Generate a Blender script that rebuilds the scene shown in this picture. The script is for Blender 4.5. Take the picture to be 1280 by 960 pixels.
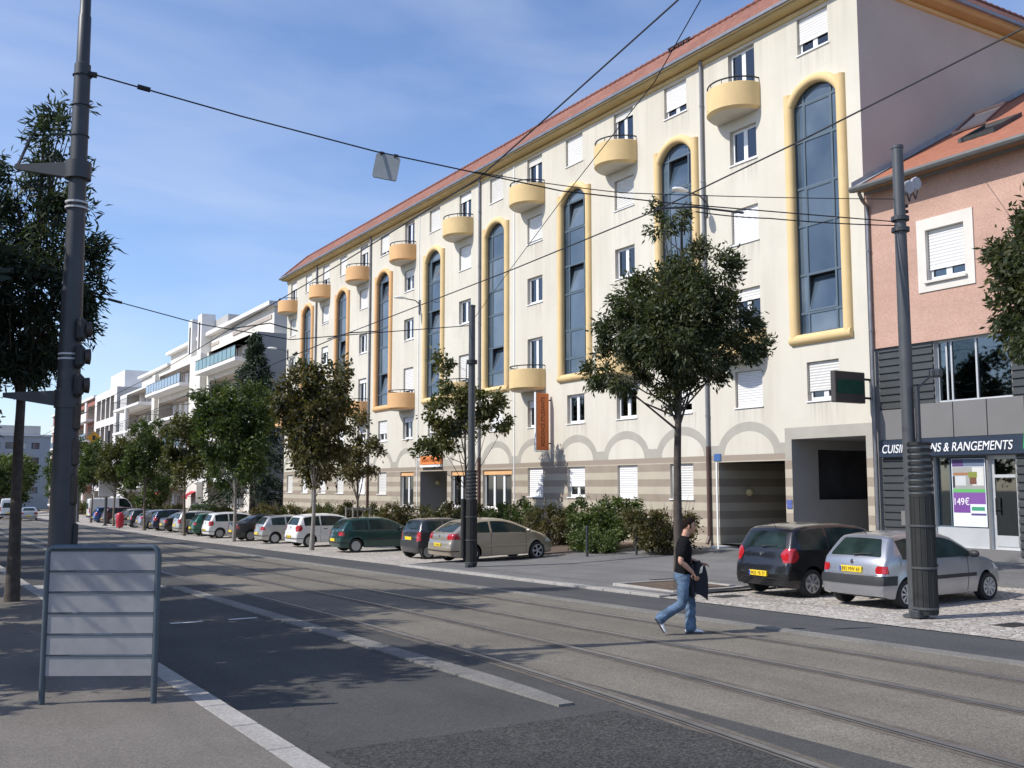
import bpy, math, random
import numpy as np
from mathutils import Vector, Matrix

# ------------------------------------------------------------------ scene, camera, light
sc = bpy.context.scene
for o in list(bpy.data.objects): bpy.data.objects.remove(o, do_unlink=True)
COL = sc.collection
cam_d = bpy.data.cameras.new('camera'); cam = bpy.data.objects.new('camera', cam_d); COL.objects.link(cam)
cam.location = (0, 0, 2.05)
cam.rotation_euler = (math.radians(90 + 5.81), 0, math.radians(-31.04))
cam_d.lens = 35.38; cam_d.sensor_width = 36; cam_d.clip_start = 0.05; cam_d.clip_end = 3000
sc.camera = cam
sc.render.resolution_x = 1024; sc.render.resolution_y = 768
SUN_EL = 42.0
SUN_DX, SUN_DY = -0.972, 0.235            # horizontal direction towards the sun
world = bpy.data.worlds.new("World"); sc.world = world; world.use_nodes = True
wn = world.node_tree; wn.nodes.clear()
w_out = wn.nodes.new('ShaderNodeOutputWorld'); w_bg = wn.nodes.new('ShaderNodeBackground')
w_sky = wn.nodes.new('ShaderNodeTexSky'); w_sky.sky_type = 'NISHITA'; w_sky.sun_disc = False
w_sky.sun_elevation = math.radians(SUN_EL); w_sky.sun_rotation = math.atan2(SUN_DX, SUN_DY)
w_sky.altitude = 200; w_sky.air_density = 1.0; w_sky.dust_density = 0.6; w_sky.ozone_density = 2.6
w_bg.inputs['Strength'].default_value = 0.14
# thin cirrus streaks
w_tc = wn.nodes.new('ShaderNodeTexCoord'); w_map = wn.nodes.new('ShaderNodeMapping')
w_map.inputs['Scale'].default_value = (1.2, 3.2, 6.5); w_map.inputs['Rotation'].default_value = (0.25, 0.2, 0.5)
w_no = wn.nodes.new('ShaderNodeTexNoise'); w_no.inputs['Scale'].default_value = 1.6; w_no.inputs['Detail'].default_value = 7; w_no.inputs['Distortion'].default_value = 0.5
w_rp = wn.nodes.new('ShaderNodeValToRGB'); w_rp.color_ramp.elements[0].position = 0.42; w_rp.color_ramp.elements[1].position = 0.82
w_rp.color_ramp.elements[1].color = (0.36, 0.36, 0.36, 1)
w_mix = wn.nodes.new('ShaderNodeMixRGB'); w_mix.inputs[2].default_value = (4.6, 5.0, 5.6, 1)
wn.links.new(w_tc.outputs['Generated'], w_map.inputs[0]); wn.links.new(w_map.outputs[0], w_no.inputs['Vector'])
wn.links.new(w_no.outputs[0], w_rp.inputs[0]); wn.links.new(w_rp.outputs[0], w_mix.inputs[0])
w_tint = wn.nodes.new('ShaderNodeMixRGB'); w_tint.blend_type = 'MULTIPLY'; w_tint.inputs[0].default_value = 1.0; w_tint.inputs[2].default_value = (0.92, 0.93, 1.05, 1)
wn.links.new(w_sky.outputs[0], w_tint.inputs[1]); wn.links.new(w_tint.outputs[0], w_mix.inputs[1]); wn.links.new(w_mix.outputs[0], w_bg.inputs[0]); wn.links.new(w_bg.outputs[0], w_out.inputs[0])
sun_d = bpy.data.lights.new('sun', 'SUN'); sun = bpy.data.objects.new('sun', sun_d); COL.objects.link(sun)
sun_d.energy = 3.5; sun_d.angle = math.radians(0.53); sun_d.color = (1.0, 0.955, 0.89)
_e = math.radians(SUN_EL)
sun.rotation_euler = Vector((SUN_DX*math.cos(_e), SUN_DY*math.cos(_e), math.sin(_e))).to_track_quat('Z', 'Y').to_euler()
sc.view_settings.view_transform = 'Standard'; sc.view_settings.look = 'None'
sc.view_settings.exposure = 0.42; sc.view_settings.gamma = 1.0
try: sc.view_settings.use_curve_mapping = False
except Exception: pass
random.seed(7); RNG = np.random.default_rng(11)
W = 24.3                                  # distance of the long facade plane from the camera line

# ------------------------------------------------------------------ helpers
def tag(o, label=None, cat=None, group=None, kind=None):
    if label: o['label'] = label
    if cat: o['category'] = cat
    if group: o['group'] = group
    if kind: o['kind'] = kind
    return o
def thing(name, label, cat, loc=(0, 0, 0), rz=0, group=None):
    o = bpy.data.objects.new(name, None); COL.objects.link(o); o.location = loc; o.rotation_euler = (0, 0, rz)
    o.empty_display_size = 0.3
    return tag(o, label, cat, group)
def put(name, mesh, parent=None, loc=(0, 0, 0), rot=(0, 0, 0), scale=None):
    o = bpy.data.objects.new(name, mesh); COL.objects.link(o); o.parent = parent; o.location = loc; o.rotation_euler = rot
    if scale: o.scale = scale
    return o
class MB:
    def __init__(s): s.v = []; s.f = []; s.m = []
    def add(s, vs, fs, m=0):
        n = len(s.v); s.v += [tuple(map(float, p)) for p in vs]; s.f += [tuple(i + n for i in f) for f in fs]; s.m += [m]*len(fs); return s
    def quad(s, a, b, c, d, m=0): return s.add([a, b, c, d], [(0, 1, 2, 3)], m)
    def box(s, x0, y0, z0, x1, y1, z1, m=0):
        v = [(x, y, z) for x in (x0, x1) for y in (y0, y1) for z in (z0, z1)]
        return s.add(v, [(0, 1, 3, 2), (4, 6, 7, 5), (0, 4, 5, 1), (2, 3, 7, 6), (0, 2, 6, 4), (1, 5, 7, 3)], m)
    def bbox(s, x0, y0, z0, x1, y1, z1, b=0.01, m=0):      # box with chamfered edges
        vs = []; idx = {}
        X = (x0, x1); Y = (y0, y1); Z = (z0, z1)
        for i in (0, 1):
            for j in (0, 1):
                for k in (0, 1):
                    sx = b if i == 0 else -b; sy = b if j == 0 else -b; sz = b if k == 0 else -b
                    for a, p in (('x', (X[i], Y[j]+sy, Z[k]+sz)), ('y', (X[i]+sx, Y[j], Z[k]+sz)), ('z', (X[i]+sx, Y[j]+sy, Z[k]))):
                        idx[(i, j, k, a)] = len(vs); vs.append(p)
        fs = []
        def q(*k): fs.append(tuple(idx[t] for t in k))
        for i in (0, 1): q((i,0,0,'x'),(i,1,0,'x'),(i,1,1,'x'),(i,0,1,'x'))
        for j in (0, 1): q((0,j,0,'y'),(1,j,0,'y'),(1,j,1,'y'),(0,j,1,'y'))
        for k in (0, 1): q((0,0,k,'z'),(1,0,k,'z'),(1,1,k,'z'),(0,1,k,'z'))
        for i in (0, 1):
            for j in (0, 1):
                q((i,j,0,'x'),(i,j,1,'x'),(i,j,1,'y'),(i,j,0,'y'))
                q((i,0,j,'x'),(i,1,j,'x'),(i,1,j,'z'),(i,0,j,'z'))
                q((0,i,j,'y'),(1,i,j,'y'),(1,i,j,'z'),(0,i,j,'z'))
                for k in (0, 1): fs.append((idx[(i,j,k,'x')], idx[(i,j,k,'y')], idx[(i,j,k,'z')])) if True else None
        return s.add(vs, fs, m)
    def tube(s, pts, r, n=8, m=0, cap=True):
        pts = [Vector(p) for p in pts]; rs = r if isinstance(r, (list, tuple)) else [r]*len(pts)
        vs = []; ref = None
        for i, p in enumerate(pts):
            t = (pts[min(i+1, len(pts)-1)] - pts[max(i-1, 0)]).normalized()
            if ref is None: ref = Vector((0, 0, 1)) if abs(t.z) < 0.9 else Vector((1, 0, 0))
            a = t.cross(ref)
            if a.length < 1e-4: a = t.cross(Vector((0, 1, 0)))
            a.normalize(); b = t.cross(a).normalized()
            for k in range(n):
                q = 2*math.pi*k/n; vs.append(p + (a*math.cos(q) + b*math.sin(q))*rs[i])
        fs = [(i*n+k, i*n+(k+1) % n, (i+1)*n+(k+1) % n, (i+1)*n+k) for i in range(len(pts)-1) for k in range(n)]
        if cap: fs += [tuple(range(n)), tuple(range((len(pts)-1)*n, len(pts)*n))]
        return s.add(vs, fs, m)
    def lathe(s, prof, c=(0, 0, 0), n=16, m=0, axis='z'):
        vs = []
        for r, h in prof:
            for k in range(n):
                a = 2*math.pi*k/n
                p = (r*math.cos(a), r*math.sin(a), h)
                if axis == 'y': p = (p[0], h, p[1])
                if axis == 'x': p = (h, p[0], p[1])
                vs.append((p[0]+c[0], p[1]+c[1], p[2]+c[2]))
        fs = [(i*n+k, i*n+(k+1) % n, (i+1)*n+(k+1) % n, (i+1)*n+k) for i in range(len(prof)-1) for k in range(n)]
        fs += [tuple(range(n)), tuple(range((len(prof)-1)*n, len(prof)*n))]
        return s.add(vs, fs, m)
    def mesh(s, name, mats, smooth=False, off=(0, 0, 0), angle=None):
        me = bpy.data.meshes.new(name)
        vs = [(x-off[0], y-off[1], z-off[2]) for x, y, z in s.v]
        me.from_pydata(vs, [], s.f)
        if not isinstance(mats, (list, tuple)): mats = [mats]
        for mt in mats: me.materials.append(mt)
        if len(mats) > 1: me.polygons.foreach_set('material_index', s.m)
        import bmesh
        bm = bmesh.new(); bm.from_mesh(me)
        bmesh.ops.remove_doubles(bm, verts=bm.verts, dist=1e-5)
        bmesh.ops.recalc_face_normals(bm, faces=bm.faces)
        bm.to_mesh(me); bm.free()
        if smooth:
            me.polygons.foreach_set('use_smooth', [True]*len(me.polygons))
            me.set_sharp_from_angle(angle=math.radians(angle or 38))
        me.update(); return me
    def build(s, name, mats, parent=None, smooth=False, loc=None, angle=None):
        """world-space vertices; origin put at the parent's location (parents here are unrotated) or at loc"""
        off = tuple(parent.matrix_world.translation) if parent and False else (0, 0, 0)
        if parent is not None: off = abs_loc(parent)
        elif loc: off = loc
        me = s.mesh(name, mats, smooth, off, angle)
        return put(name, me, parent, (0, 0, 0) if parent else (loc or (0, 0, 0)))
def abs_loc(o):
    p = Vector((0, 0, 0))
    while o is not None: p += o.location; o = o.parent
    return tuple(p)

# ------------------------------------------------------------------ materials
MATS = {}
def nmat(name):
    m = bpy.data.materials.new(name); m.use_nodes = True; nt = m.node_tree
    return m, nt, nt.nodes['Principled BSDF']
def L(nt, a, b): nt.links.new(a, b)
def math_n(nt, op, a, b=None, c=None):
    n = nt.nodes.new('ShaderNodeMath'); n.operation = op
    for i, v in enumerate((a, b, c)):
        if v is None: continue
        if isinstance(v, (int, float)): n.inputs[i].default_value = v
        else: nt.links.new(v, n.inputs[i])
    return n.outputs[0]
def mixc(nt, f, a, b, mode='MIX'):
    n = nt.nodes.new('ShaderNodeMixRGB'); n.blend_type = mode
    for i, v in enumerate((f, a, b)):
        if isinstance(v, (int, float)): n.inputs[i].default_value = v
        elif isinstance(v, tuple): n.inputs[i].default_value = (*v[:3], 1)
        else: nt.links.new(v, n.inputs[i])
    return n.outputs[0]
def noise(nt, scale, detail=4, vec=None, rough=0.55):
    n = nt.nodes.new('ShaderNodeTexNoise'); n.inputs['Scale'].default_value = scale; n.inputs['Detail'].default_value = detail
    n.inputs['Roughness'].default_value = rough
    if vec is not None: nt.links.new(vec, n.inputs['Vector'])
    return n.outputs[0]
def pos(nt, scale=None):
    g = nt.nodes.new('ShaderNodeNewGeometry').outputs['Position']
    if scale:
        m = nt.nodes.new('ShaderNodeMapping'); m.inputs['Scale'].default_value = scale; nt.links.new(g, m.inputs[0]); return m.outputs[0]
    return g
def ramp(nt, f, p0, p1, c0=(0, 0, 0), c1=(1, 1, 1)):
    n = nt.nodes.new('ShaderNodeValToRGB'); n.color_ramp.elements[0].position = p0; n.color_ramp.elements[1].position = p1
    n.color_ramp.elements[0].color = (*c0, 1); n.color_ramp.elements[1].color = (*c1, 1); nt.links.new(f, n.inputs[0]); return n.outputs[0]
def bump(nt, bsdf, h, strength, dist=0.01):
    b = nt.nodes.new('ShaderNodeBump'); b.inputs['Strength'].default_value = strength; b.inputs['Distance'].default_value = dist
    nt.links.new(h, b.inputs['Height']); nt.links.new(b.outputs[0], bsdf.inputs['Normal'])
def pm(name, col, rough=0.6, var=0.12, scale=2.0, bmp=0.0, bscale=60, metal=0.0, spec=0.5, coat=0.0, fine=0.0, fscale=40, dist=0.01):
    if name in MATS: return MATS[name]
    m, nt, b = nmat(name)
    b.inputs['Roughness'].default_value = rough; b.inputs['Metallic'].default_value = metal
    b.inputs['Specular IOR Level'].default_value = spec; b.inputs['Coat Weight'].default_value = coat
    b.inputs['Coat Roughness'].default_value = 0.05
    g = pos(nt)
    dk = tuple(c*(1-var) for c in col); lt = tuple(min(1, c*(1+var)) for c in col)
    c = mixc(nt, ramp(nt, noise(nt, scale, 5, g), 0.3, 0.7), dk, lt)
    if fine:
        c = mixc(nt, ramp(nt, noise(nt, fscale, 3, g), 0.35, 0.65), mixc(nt, 1.0, c, (1-fine,)*3, 'MULTIPLY'), mixc(nt, 1.0, c, (1+fine,)*3, 'MULTIPLY'))
    L(nt, c, b.inputs['Base Color'])
    if bmp: bump(nt, b, noise(nt, bscale, 4, g), bmp, dist)
    MATS[name] = m; return m
def glass(name, tint=(0.5, 0.55, 0.55), rough=0.02):
    if name in MATS: return MATS[name]
    m, nt, b = nmat(name); nt.nodes.remove(b)
    out = nt.nodes['Material Output']
    tr = nt.nodes.new('ShaderNodeBsdfTransparent'); tr.inputs[0].default_value = (*tint, 1)
    gl = nt.nodes.new('ShaderNodeBsdfGlossy'); gl.inputs['Roughness'].default_value = rough; gl.inputs[0].default_value = (0.9, 0.95, 1, 1)
    fr = nt.nodes.new('ShaderNodeFresnel'); fr.inputs[0].default_value = 1.6
    f = math_n(nt, 'ADD', math_n(nt, 'MULTIPLY', fr.outputs[0], 1.3), 0.03)
    mx = nt.nodes.new('ShaderNodeMixShader'); L(nt, f, mx.inputs[0]); L(nt, tr.outputs[0], mx.inputs[1]); L(nt, gl.outputs[0], mx.inputs[2])
    L(nt, mx.outputs[0], out.inputs[0]); MATS[name] = m; return m

def facade_material():
    m, nt, b = nmat('rendered_facade'); b.inputs['Roughness'].default_value = 0.85; b.inputs['Specular IOR Level'].default_value = 0.25
    g = pos(nt); sp = nt.nodes.new('ShaderNodeSeparateXYZ'); L(nt, g, sp.inputs[0]); Y, Z = sp.outputs[1], sp.outputs[2]
    cream = mixc(nt, ramp(nt, noise(nt, 0.35, 5, g), 0.3, 0.7), (0.59, 0.55, 0.455), (0.645, 0.61, 0.52))
    streak = ramp(nt, noise(nt, 1.0, 5, pos(nt, (1.5, 1.9, 0.16))), 0.45, 0.78)
    cream = mixc(nt, math_n(nt, 'MULTIPLY', streak, 0.42), cream, (0.46, 0.42, 0.345))
    blot = ramp(nt, noise(nt, 0.55, 7, g, 0.7), 0.54, 0.72); cream = mixc(nt, math_n(nt, 'MULTIPLY', blot, 0.28), cream, (0.47, 0.445, 0.39))
    def band(lo, hi): return math_n(nt, 'MULTIPLY', math_n(nt, 'SMOOTHSTEP', lo, hi, Z) if False else math_n(nt, 'MULTIPLY', math_n(nt, 'GREATER_THAN', Z, lo), 1.0), math_n(nt, 'MINIMUM', math_n(nt, 'MAXIMUM', math_n(nt, 'DIVIDE', math_n(nt, 'SUBTRACT', Z, lo), hi-lo), 0.0), 1.0))
    drip = ramp(nt, noise(nt, 1.0, 6, pos(nt, (2, 3.2, 0.12)), 0.65), 0.40, 0.66)
    cream = mixc(nt, math_n(nt, 'MULTIPLY', math_n(nt, 'MULTIPLY', drip, band(15.2, 17.6)), 0.45), cream, (0.40, 0.37, 0.31))
    um = math_n(nt, 'LESS_THAN', math_n(nt, 'ABSOLUTE', math_n(nt, 'SUBTRACT', math_n(nt, 'MODULO', math_n(nt, 'ADD', math_n(nt, 'SUBTRACT', Y, 24.87), 1.685+33.7), 3.37), 1.685)), 0.70)
    zf = math_n(nt, 'MODULO', math_n(nt, 'SUBTRACT', Z, 4.72-2.83), 2.83)       # 0 at each sill, rising
    us = math_n(nt, 'MULTIPLY', um, math_n(nt, 'MAXIMUM', math_n(nt, 'DIVIDE', math_n(nt, 'SUBTRACT', zf, 1.9), 0.93), 0.0))
    drip2 = ramp(nt, noise(nt, 1.0, 6, pos(nt, (2, 9.0, 0.25)), 0.65), 0.45, 0.62)
    cream = mixc(nt, math_n(nt, 'MULTIPLY', math_n(nt, 'MULTIPLY', drip2, us), 0.55), cream, (0.38, 0.35, 0.30))
    # ground floor stripes (painted render)
    st = math_n(nt, 'GREATER_THAN', math_n(nt, 'MODULO', math_n(nt, 'ADD', Z, 10.0), 0.56), 0.28)
    blotch = ramp(nt, noise(nt, 1.3, 5, g), 0.3, 0.7)
    s1 = mixc(nt, blotch, (0.43, 0.385, 0.30), (0.50, 0.445, 0.35)); s2 = mixc(nt, blotch, (0.285, 0.235, 0.185), (0.345, 0.29, 0.23))
    stripes = mixc(nt, st, s1, s2)
    greyc = mixc(nt, blotch, (0.36, 0.34, 0.29), (0.42, 0.40, 0.345))
    u = math_n(nt, 'SUBTRACT', math_n(nt, 'MODULO', math_n(nt, 'ADD', math_n(nt, 'SUBTRACT', Y, 24.95), 1.685+33.7), 3.37), 1.685)
    def ell(a, h):
        p = math_n(nt, 'POWER', math_n(nt, 'ABSOLUTE', math_n(nt, 'DIVIDE', u, a)), 2.0)
        q = math_n(nt, 'POWER', math_n(nt, 'DIVIDE', math_n(nt, 'MAXIMUM', math_n(nt, 'SUBTRACT', Z, 3.12), 0.0), h), 2.0)
        return math_n(nt, 'LESS_THAN', math_n(nt, 'ADD', p, q), 1.0)
    outer = ell(1.50, 1.10); inner = ell(1.16, 0.78)
    gate = math_n(nt, 'GREATER_THAN', Y, 23.3)
    outer = math_n(nt, 'MULTIPLY', outer, gate); inner = math_n(nt, 'MULTIPLY', inner, gate)
    band = math_n(nt, 'LESS_THAN', Z, 3.46)
    side = math_n(nt, 'MULTIPLY', math_n(nt, 'LESS_THAN', Y, 23.3), math_n(nt, 'LESS_THAN', Z, 3.92))
    grey = math_n(nt, 'MAXIMUM', math_n(nt, 'MAXIMUM', outer, band), side)
    grey = math_n(nt, 'MULTIPLY', grey, math_n(nt, 'SUBTRACT', 1.0, inner))
    c = mixc(nt, grey, cream, greyc)
    low = math_n(nt, 'LESS_THAN', Z, 3.12)
    low = math_n(nt, 'MULTIPLY', low, math_n(nt, 'SUBTRACT', 1.0, math_n(nt, 'MULTIPLY', side, math_n(nt, 'GREATER_THAN', Z, 2.9))))
    brown = math_n(nt, 'MULTIPLY', math_n(nt, 'GREATER_THAN', Z, 2.92), low)
    c = mixc(nt, low, c, stripes); c = mixc(nt, brown, c, (0.32, 0.265, 0.21))
    L(nt, c, b.inputs['Base Color']); bump(nt, b, noise(nt, 45, 4, g), 0.25, 0.01)
    return m
def asphalt_mat(name, a, b_, fs=55, fine=0.35, patch=0.6, bmp=0.5, spot=None, crack=0.0):
    m, nt, b = nmat(name); b.inputs['Roughness'].default_value = 0.88; b.inputs['Specular IOR Level'].default_value = 0.3
    g = pos(nt)
    base = mixc(nt, ramp(nt, noise(nt, patch, 6, g), 0.3, 0.72), a, b_)
    base = mixc(nt, ramp(nt, noise(nt, 1.0, 5, pos(nt, (1.6, 0.12, 1))), 0.35, 0.75), base, mixc(nt, 1.0, base, (0.80, 0.80, 0.80), 'MULTIPLY'))
    vo = nt.nodes.new('ShaderNodeTexVoronoi'); vo.inputs['Scale'].default_value = fs; L(nt, g, vo.inputs['Vector'])
    hv = nt.nodes.new('ShaderNodeSeparateColor'); L(nt, vo.outputs['Color'], hv.inputs[0])
    sp = ramp(nt, hv.outputs[0], 0.2, 0.95)
    c = mixc(nt, sp, mixc(nt, 1.0, base, (1-fine,)*3, 'MULTIPLY'), mixc(nt, 1.0, base, (1+fine,)*3, 'MULTIPLY'))
    if spot:
        c = mixc(nt, math_n(nt, 'MULTIPLY', ramp(nt, noise(nt, 0.9, 6, g, 0.7), 0.60, 0.72), 0.5), c, spot)
    if crack:
        nz = nt.nodes.new('ShaderNodeTexNoise'); nz.inputs['Scale'].default_value = 2.2; nz.inputs['Detail'].default_value = 5; L(nt, g, nz.inputs['Vector'])
        va = nt.nodes.new('ShaderNodeVectorMath'); va.operation = 'SCALE'; va.inputs[3].default_value = 0.9; L(nt, nz.outputs['Color'], va.inputs[0])
        vb = nt.nodes.new('ShaderNodeVectorMath'); L(nt, g, vb.inputs[0]); L(nt, va.outputs[0], vb.inputs[1])
        ve = nt.nodes.new('ShaderNodeTexVoronoi'); ve.feature = 'DISTANCE_TO_EDGE'; ve.inputs['Scale'].default_value = 0.22; L(nt, vb.outputs[0], ve.inputs['Vector'])
        k = math_n(nt, 'MULTIPLY', math_n(nt, 'LESS_THAN', ve.outputs[0], 0.0022), math_n(nt, 'GREATER_THAN', noise(nt, 0.35, 2, g), 0.48))
        c = mixc(nt, math_n(nt, 'MULTIPLY', k, crack), c, (0.03, 0.028, 0.026))
        ol = ramp(nt, noise(nt, 1.7, 4, g, 0.6), 0.66, 0.74); c = mixc(nt, math_n(nt, 'MULTIPLY', ol, 0.35), c, mixc(nt, 1.0, c, (0.55, 0.53, 0.5), 'MULTIPLY'))
    L(nt, c, b.inputs['Base Color']); bump(nt, b, vo.outputs['Distance'], bmp, 0.006)
    return m
def cobble_mat():
    m, nt, b = nmat('cobbled_paving'); b.inputs['Roughness'].default_value = 0.85
    g = pos(nt)
    vo = nt.nodes.new('ShaderNodeTexVoronoi'); vo.feature = 'DISTANCE_TO_EDGE'; vo.inputs['Scale'].default_value = 8.5; vo.inputs['Randomness'].default_value = 0.75; L(nt, g, vo.inputs['Vector'])
    vc = nt.nodes.new('ShaderNodeTexVoronoi'); vc.inputs['Scale'].default_value = 8.5; vc.inputs['Randomness'].default_value = 0.75; L(nt, g, vc.inputs['Vector'])
    hv = nt.nodes.new('ShaderNodeSeparateColor'); L(nt, vc.outputs['Color'], hv.inputs[0])
    c = mixc(nt, hv.outputs[0], (0.40, 0.36, 0.31), (0.66, 0.62, 0.56))
    c = mixc(nt, ramp(nt, noise(nt, 0.7, 5, g), 0.35, 0.7), mixc(nt, 1.0, c, (0.8, 0.78, 0.75), 'MULTIPLY'), c)
    c = mixc(nt, ramp(nt, vo.outputs[0], 0.02, 0.09), (0.20, 0.18, 0.155), c)
    L(nt, c, b.inputs['Base Color']); bump(nt, b, ramp(nt, vo.outputs[0], 0.0, 0.12), 0.6, 0.02)
    return m
def leaf_mat(name, c0, c1, tr=0.35):
    m, nt, b = nmat(name); nt.nodes.remove(b); out = nt.nodes['Material Output']
    at = nt.nodes.new('ShaderNodeAttribute'); at.attribute_name = 'tone'
    c = mixc(nt, at.outputs['Fac'], c0, c1)
    d = nt.nodes.new('ShaderNodeBsdfDiffuse'); t = nt.nodes.new('ShaderNodeBsdfTranslucent'); gl = nt.nodes.new('ShaderNodeBsdfGlossy')
    gl.inputs['Roughness'].default_value = 0.55; gl.inputs[0].default_value = (0.8, 0.85, 0.8, 1)
    L(nt, c, d.inputs[0]); L(nt, mixc(nt, 1.0, c, (1.2, 1.35, 0.6), 'MULTIPLY'), t.inputs[0])
    m1 = nt.nodes.new('ShaderNodeMixShader'); m1.inputs[0].default_value = tr; L(nt, d.outputs[0], m1.inputs[1]); L(nt, t.outputs[0], m1.inputs[2])
    m2 = nt.nodes.new('ShaderNodeMixShader'); m2.inputs[0].default_value = 0.035; L(nt, m1.outputs[0], m2.inputs[1]); L(nt, gl.outputs[0], m2.inputs[2])
    L(nt, m2.outputs[0], out.inputs[0]); return m
def roof_mat():
    m, nt, b = nmat('terracotta_roof_tiles'); b.inputs['Roughness'].default_value = 0.85
    g = pos(nt)
    c = mixc(nt, ramp(nt, noise(nt, 3.0, 5, g), 0.3, 0.7), (0.215, 0.09, 0.064), (0.31, 0.14, 0.10))
    c = mixc(nt, ramp(nt, noise(nt, 0.6, 4, g), 0.4, 0.7), c, mixc(nt, 1.0, c, (0.75, 0.72, 0.7), 'MULTIPLY'))
    L(nt, c, b.inputs['Base Color']); return m
M_fac = facade_material()
M_gable = pm('gable_render', (0.465, 0.435, 0.385), 0.9, 0.08, 0.35, 0.2, 40, fine=0.04)
M_asph1 = asphalt_mat('asphalt_near_lane', (0.066, 0.065, 0.061), (0.092, 0.089, 0.083), 80, 0.22, crack=0.7)
M_asph2 = asphalt_mat('asphalt_far_lane', (0.071, 0.073, 0.076), (0.093, 0.093, 0.094), 60, 0.2)
M_asph3 = asphalt_mat('asphalt_coarse_patch', (0.046, 0.045, 0.042), (0.070, 0.068, 0.062), 62, 0.55, bmp=0.6)
M_side = asphalt_mat('asphalt_footway', (0.162, 0.144, 0.124), (0.205, 0.184, 0.160), 85, 0.2, spot=(0.14, 0.125, 0.11), crack=0.6)
M_side2 = asphalt_mat('grey_asphalt_footway', (0.158, 0.155, 0.151), (0.202, 0.198, 0.194), 55, 0.2, crack=0.6)
M_track = asphalt_mat('washed_concrete_trackbed', (0.158, 0.142, 0.115), (0.228, 0.205, 0.165), 75, 0.30, 0.5, 0.45, spot=(0.16, 0.14, 0.11))
M_strip = asphalt_mat('pale_concrete_strip', (0.180, 0.173, 0.158), (0.247, 0.236, 0.214), 50, 0.16, 1.2, 0.3, spot=(0.28, 0.26, 0.23))
M_kerb = asphalt_mat('pale_granite_kerb', (0.336, 0.316, 0.288), (0.416, 0.396, 0.364), 50, 0.14, 2.0, 0.3, spot=(0.3, 0.27, 0.235))
M_cob = cobble_mat()
M_soil = pm('mulch_soil', (0.12, 0.085, 0.06), 0.95, 0.3, 6, 0.8, 30, fine=0.4, dist=0.03)
M_sunlit = pm('sunlit_lane_band', (0.36, 0.34, 0.31), 0.85, 0.12, 2, 0.2)
M_terrain = pm('verge_ground', (0.13, 0.12, 0.09), 0.95, 0.25, 0.3)
M_rail = pm('rail_steel', (0.20, 0.195, 0.19), 0.34, 0.2, 3, metal=0.5)
M_groove = pm('rail_groove', (0.010, 0.009, 0.008), 0.8, 0.2, 5)
M_stain = pm('rust_stained_concrete', (0.125, 0.105, 0.082), 0.9, 0.3, 5, fine=0.3, fscale=60)
M_railrust = pm('rail_side_rubber', (0.06, 0.045, 0.035), 0.85, 0.3, 6)
M_white = pm('white_pvc', (0.80, 0.80, 0.79), 0.4, 0.03, 2)
M_shut = pm('white_roller_shutter', (0.80, 0.80, 0.795), 0.5, 0.03, 1.5)
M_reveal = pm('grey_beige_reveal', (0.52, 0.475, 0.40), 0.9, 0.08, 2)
M_glass = glass('window_glass')
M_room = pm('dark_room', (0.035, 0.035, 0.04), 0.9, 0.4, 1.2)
M_curt = pm('purple_curtain', (0.17, 0.075, 0.095), 0.9, 0.3, 9)
M_curt2 = pm('pale_curtain', (0.5, 0.47, 0.42), 0.9, 0.12, 9)
M_red = pm('red_cloth', (0.42, 0.04, 0.05), 0.9, 0.2, 9)
M_yel = pm('pale_ochre_render', (0.70, 0.51, 0.25), 0.8, 0.07, 1.2, 0.15, 50, fine=0.03)
M_ora = pm('orange_ochre_render', (0.72, 0.42, 0.19), 0.8, 0.07, 1.2, 0.15, 50, fine=0.03)
M_soff = pm('pale_soffit', (0.62, 0.58, 0.50), 0.9, 0.05, 2)
M_corn = pm('ochre_cornice', (0.56, 0.42, 0.20), 0.85, 0.08, 1.5)
M_cornl = pm('pale_yellow_cornice', (0.74, 0.60, 0.33), 0.85, 0.06, 1.5)
M_gut = pm('zinc_gutter', (0.25, 0.25, 0.26), 0.4, 0.15, 3, metal=0.6)
M_pipe = pm('grey_downpipe', (0.20, 0.205, 0.22), 0.5, 0.12, 3)
M_pipeb = pm('brown_downpipe', (0.10, 0.055, 0.045), 0.5, 0.15, 3)
M_tilesr = roof_mat()
M_bframe = pm('slate_blue_frame', (0.085, 0.12, 0.15), 0.42, 0.08, 2)
def vary(m, lo, hi):
    nt = m.node_tree; b = nt.nodes['Principled BSDF']; src = b.inputs['Base Color'].links[0].from_socket
    oi = nt.nodes.new('ShaderNodeObjectInfo'); L(nt, mixc(nt, 1.0, src, mixc(nt, oi.outputs['Random'], lo, hi), 'MULTIPLY'), b.inputs['Base Color'])
vary(M_shut, (0.80, 0.78, 0.73), (1.0, 1.0, 1.0))
def blue_glass():
    m, nt, b = nmat('blue_grey_glazing'); b.inputs['Roughness'].default_value = 0.06; b.inputs['Specular IOR Level'].default_value = 0.9
    c = mixc(nt, ramp(nt, noise(nt, 0.45, 3, pos(nt)), 0.35, 0.65), (0.045, 0.075, 0.11), (0.10, 0.14, 0.18))
    L(nt, c, b.inputs['Base Color']); return m
M_bglass = blue_glass(); vary(M_bglass, (0.5, 0.55, 0.6), (1.7, 1.5, 1.35))
M_iron = pm('black_iron', (0.02, 0.02, 0.022), 0.5, 0.2, 5)
M_pole = pm('dark_steel_pole', (0.048, 0.051, 0.056), 0.48, 0.12, 4, metal=0.2)
M_poleg = pm('grey_painted_pole', (0.082, 0.086, 0.089), 0.45, 0.1, 4, metal=0.2)
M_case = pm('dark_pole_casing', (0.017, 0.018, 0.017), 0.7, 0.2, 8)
M_wire = pm('black_cable', (0.012, 0.012, 0.014), 0.6, 0.1, 5)
M_porc = pm('grey_insulator', (0.42, 0.42, 0.43), 0.35, 0.1, 5)
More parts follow.
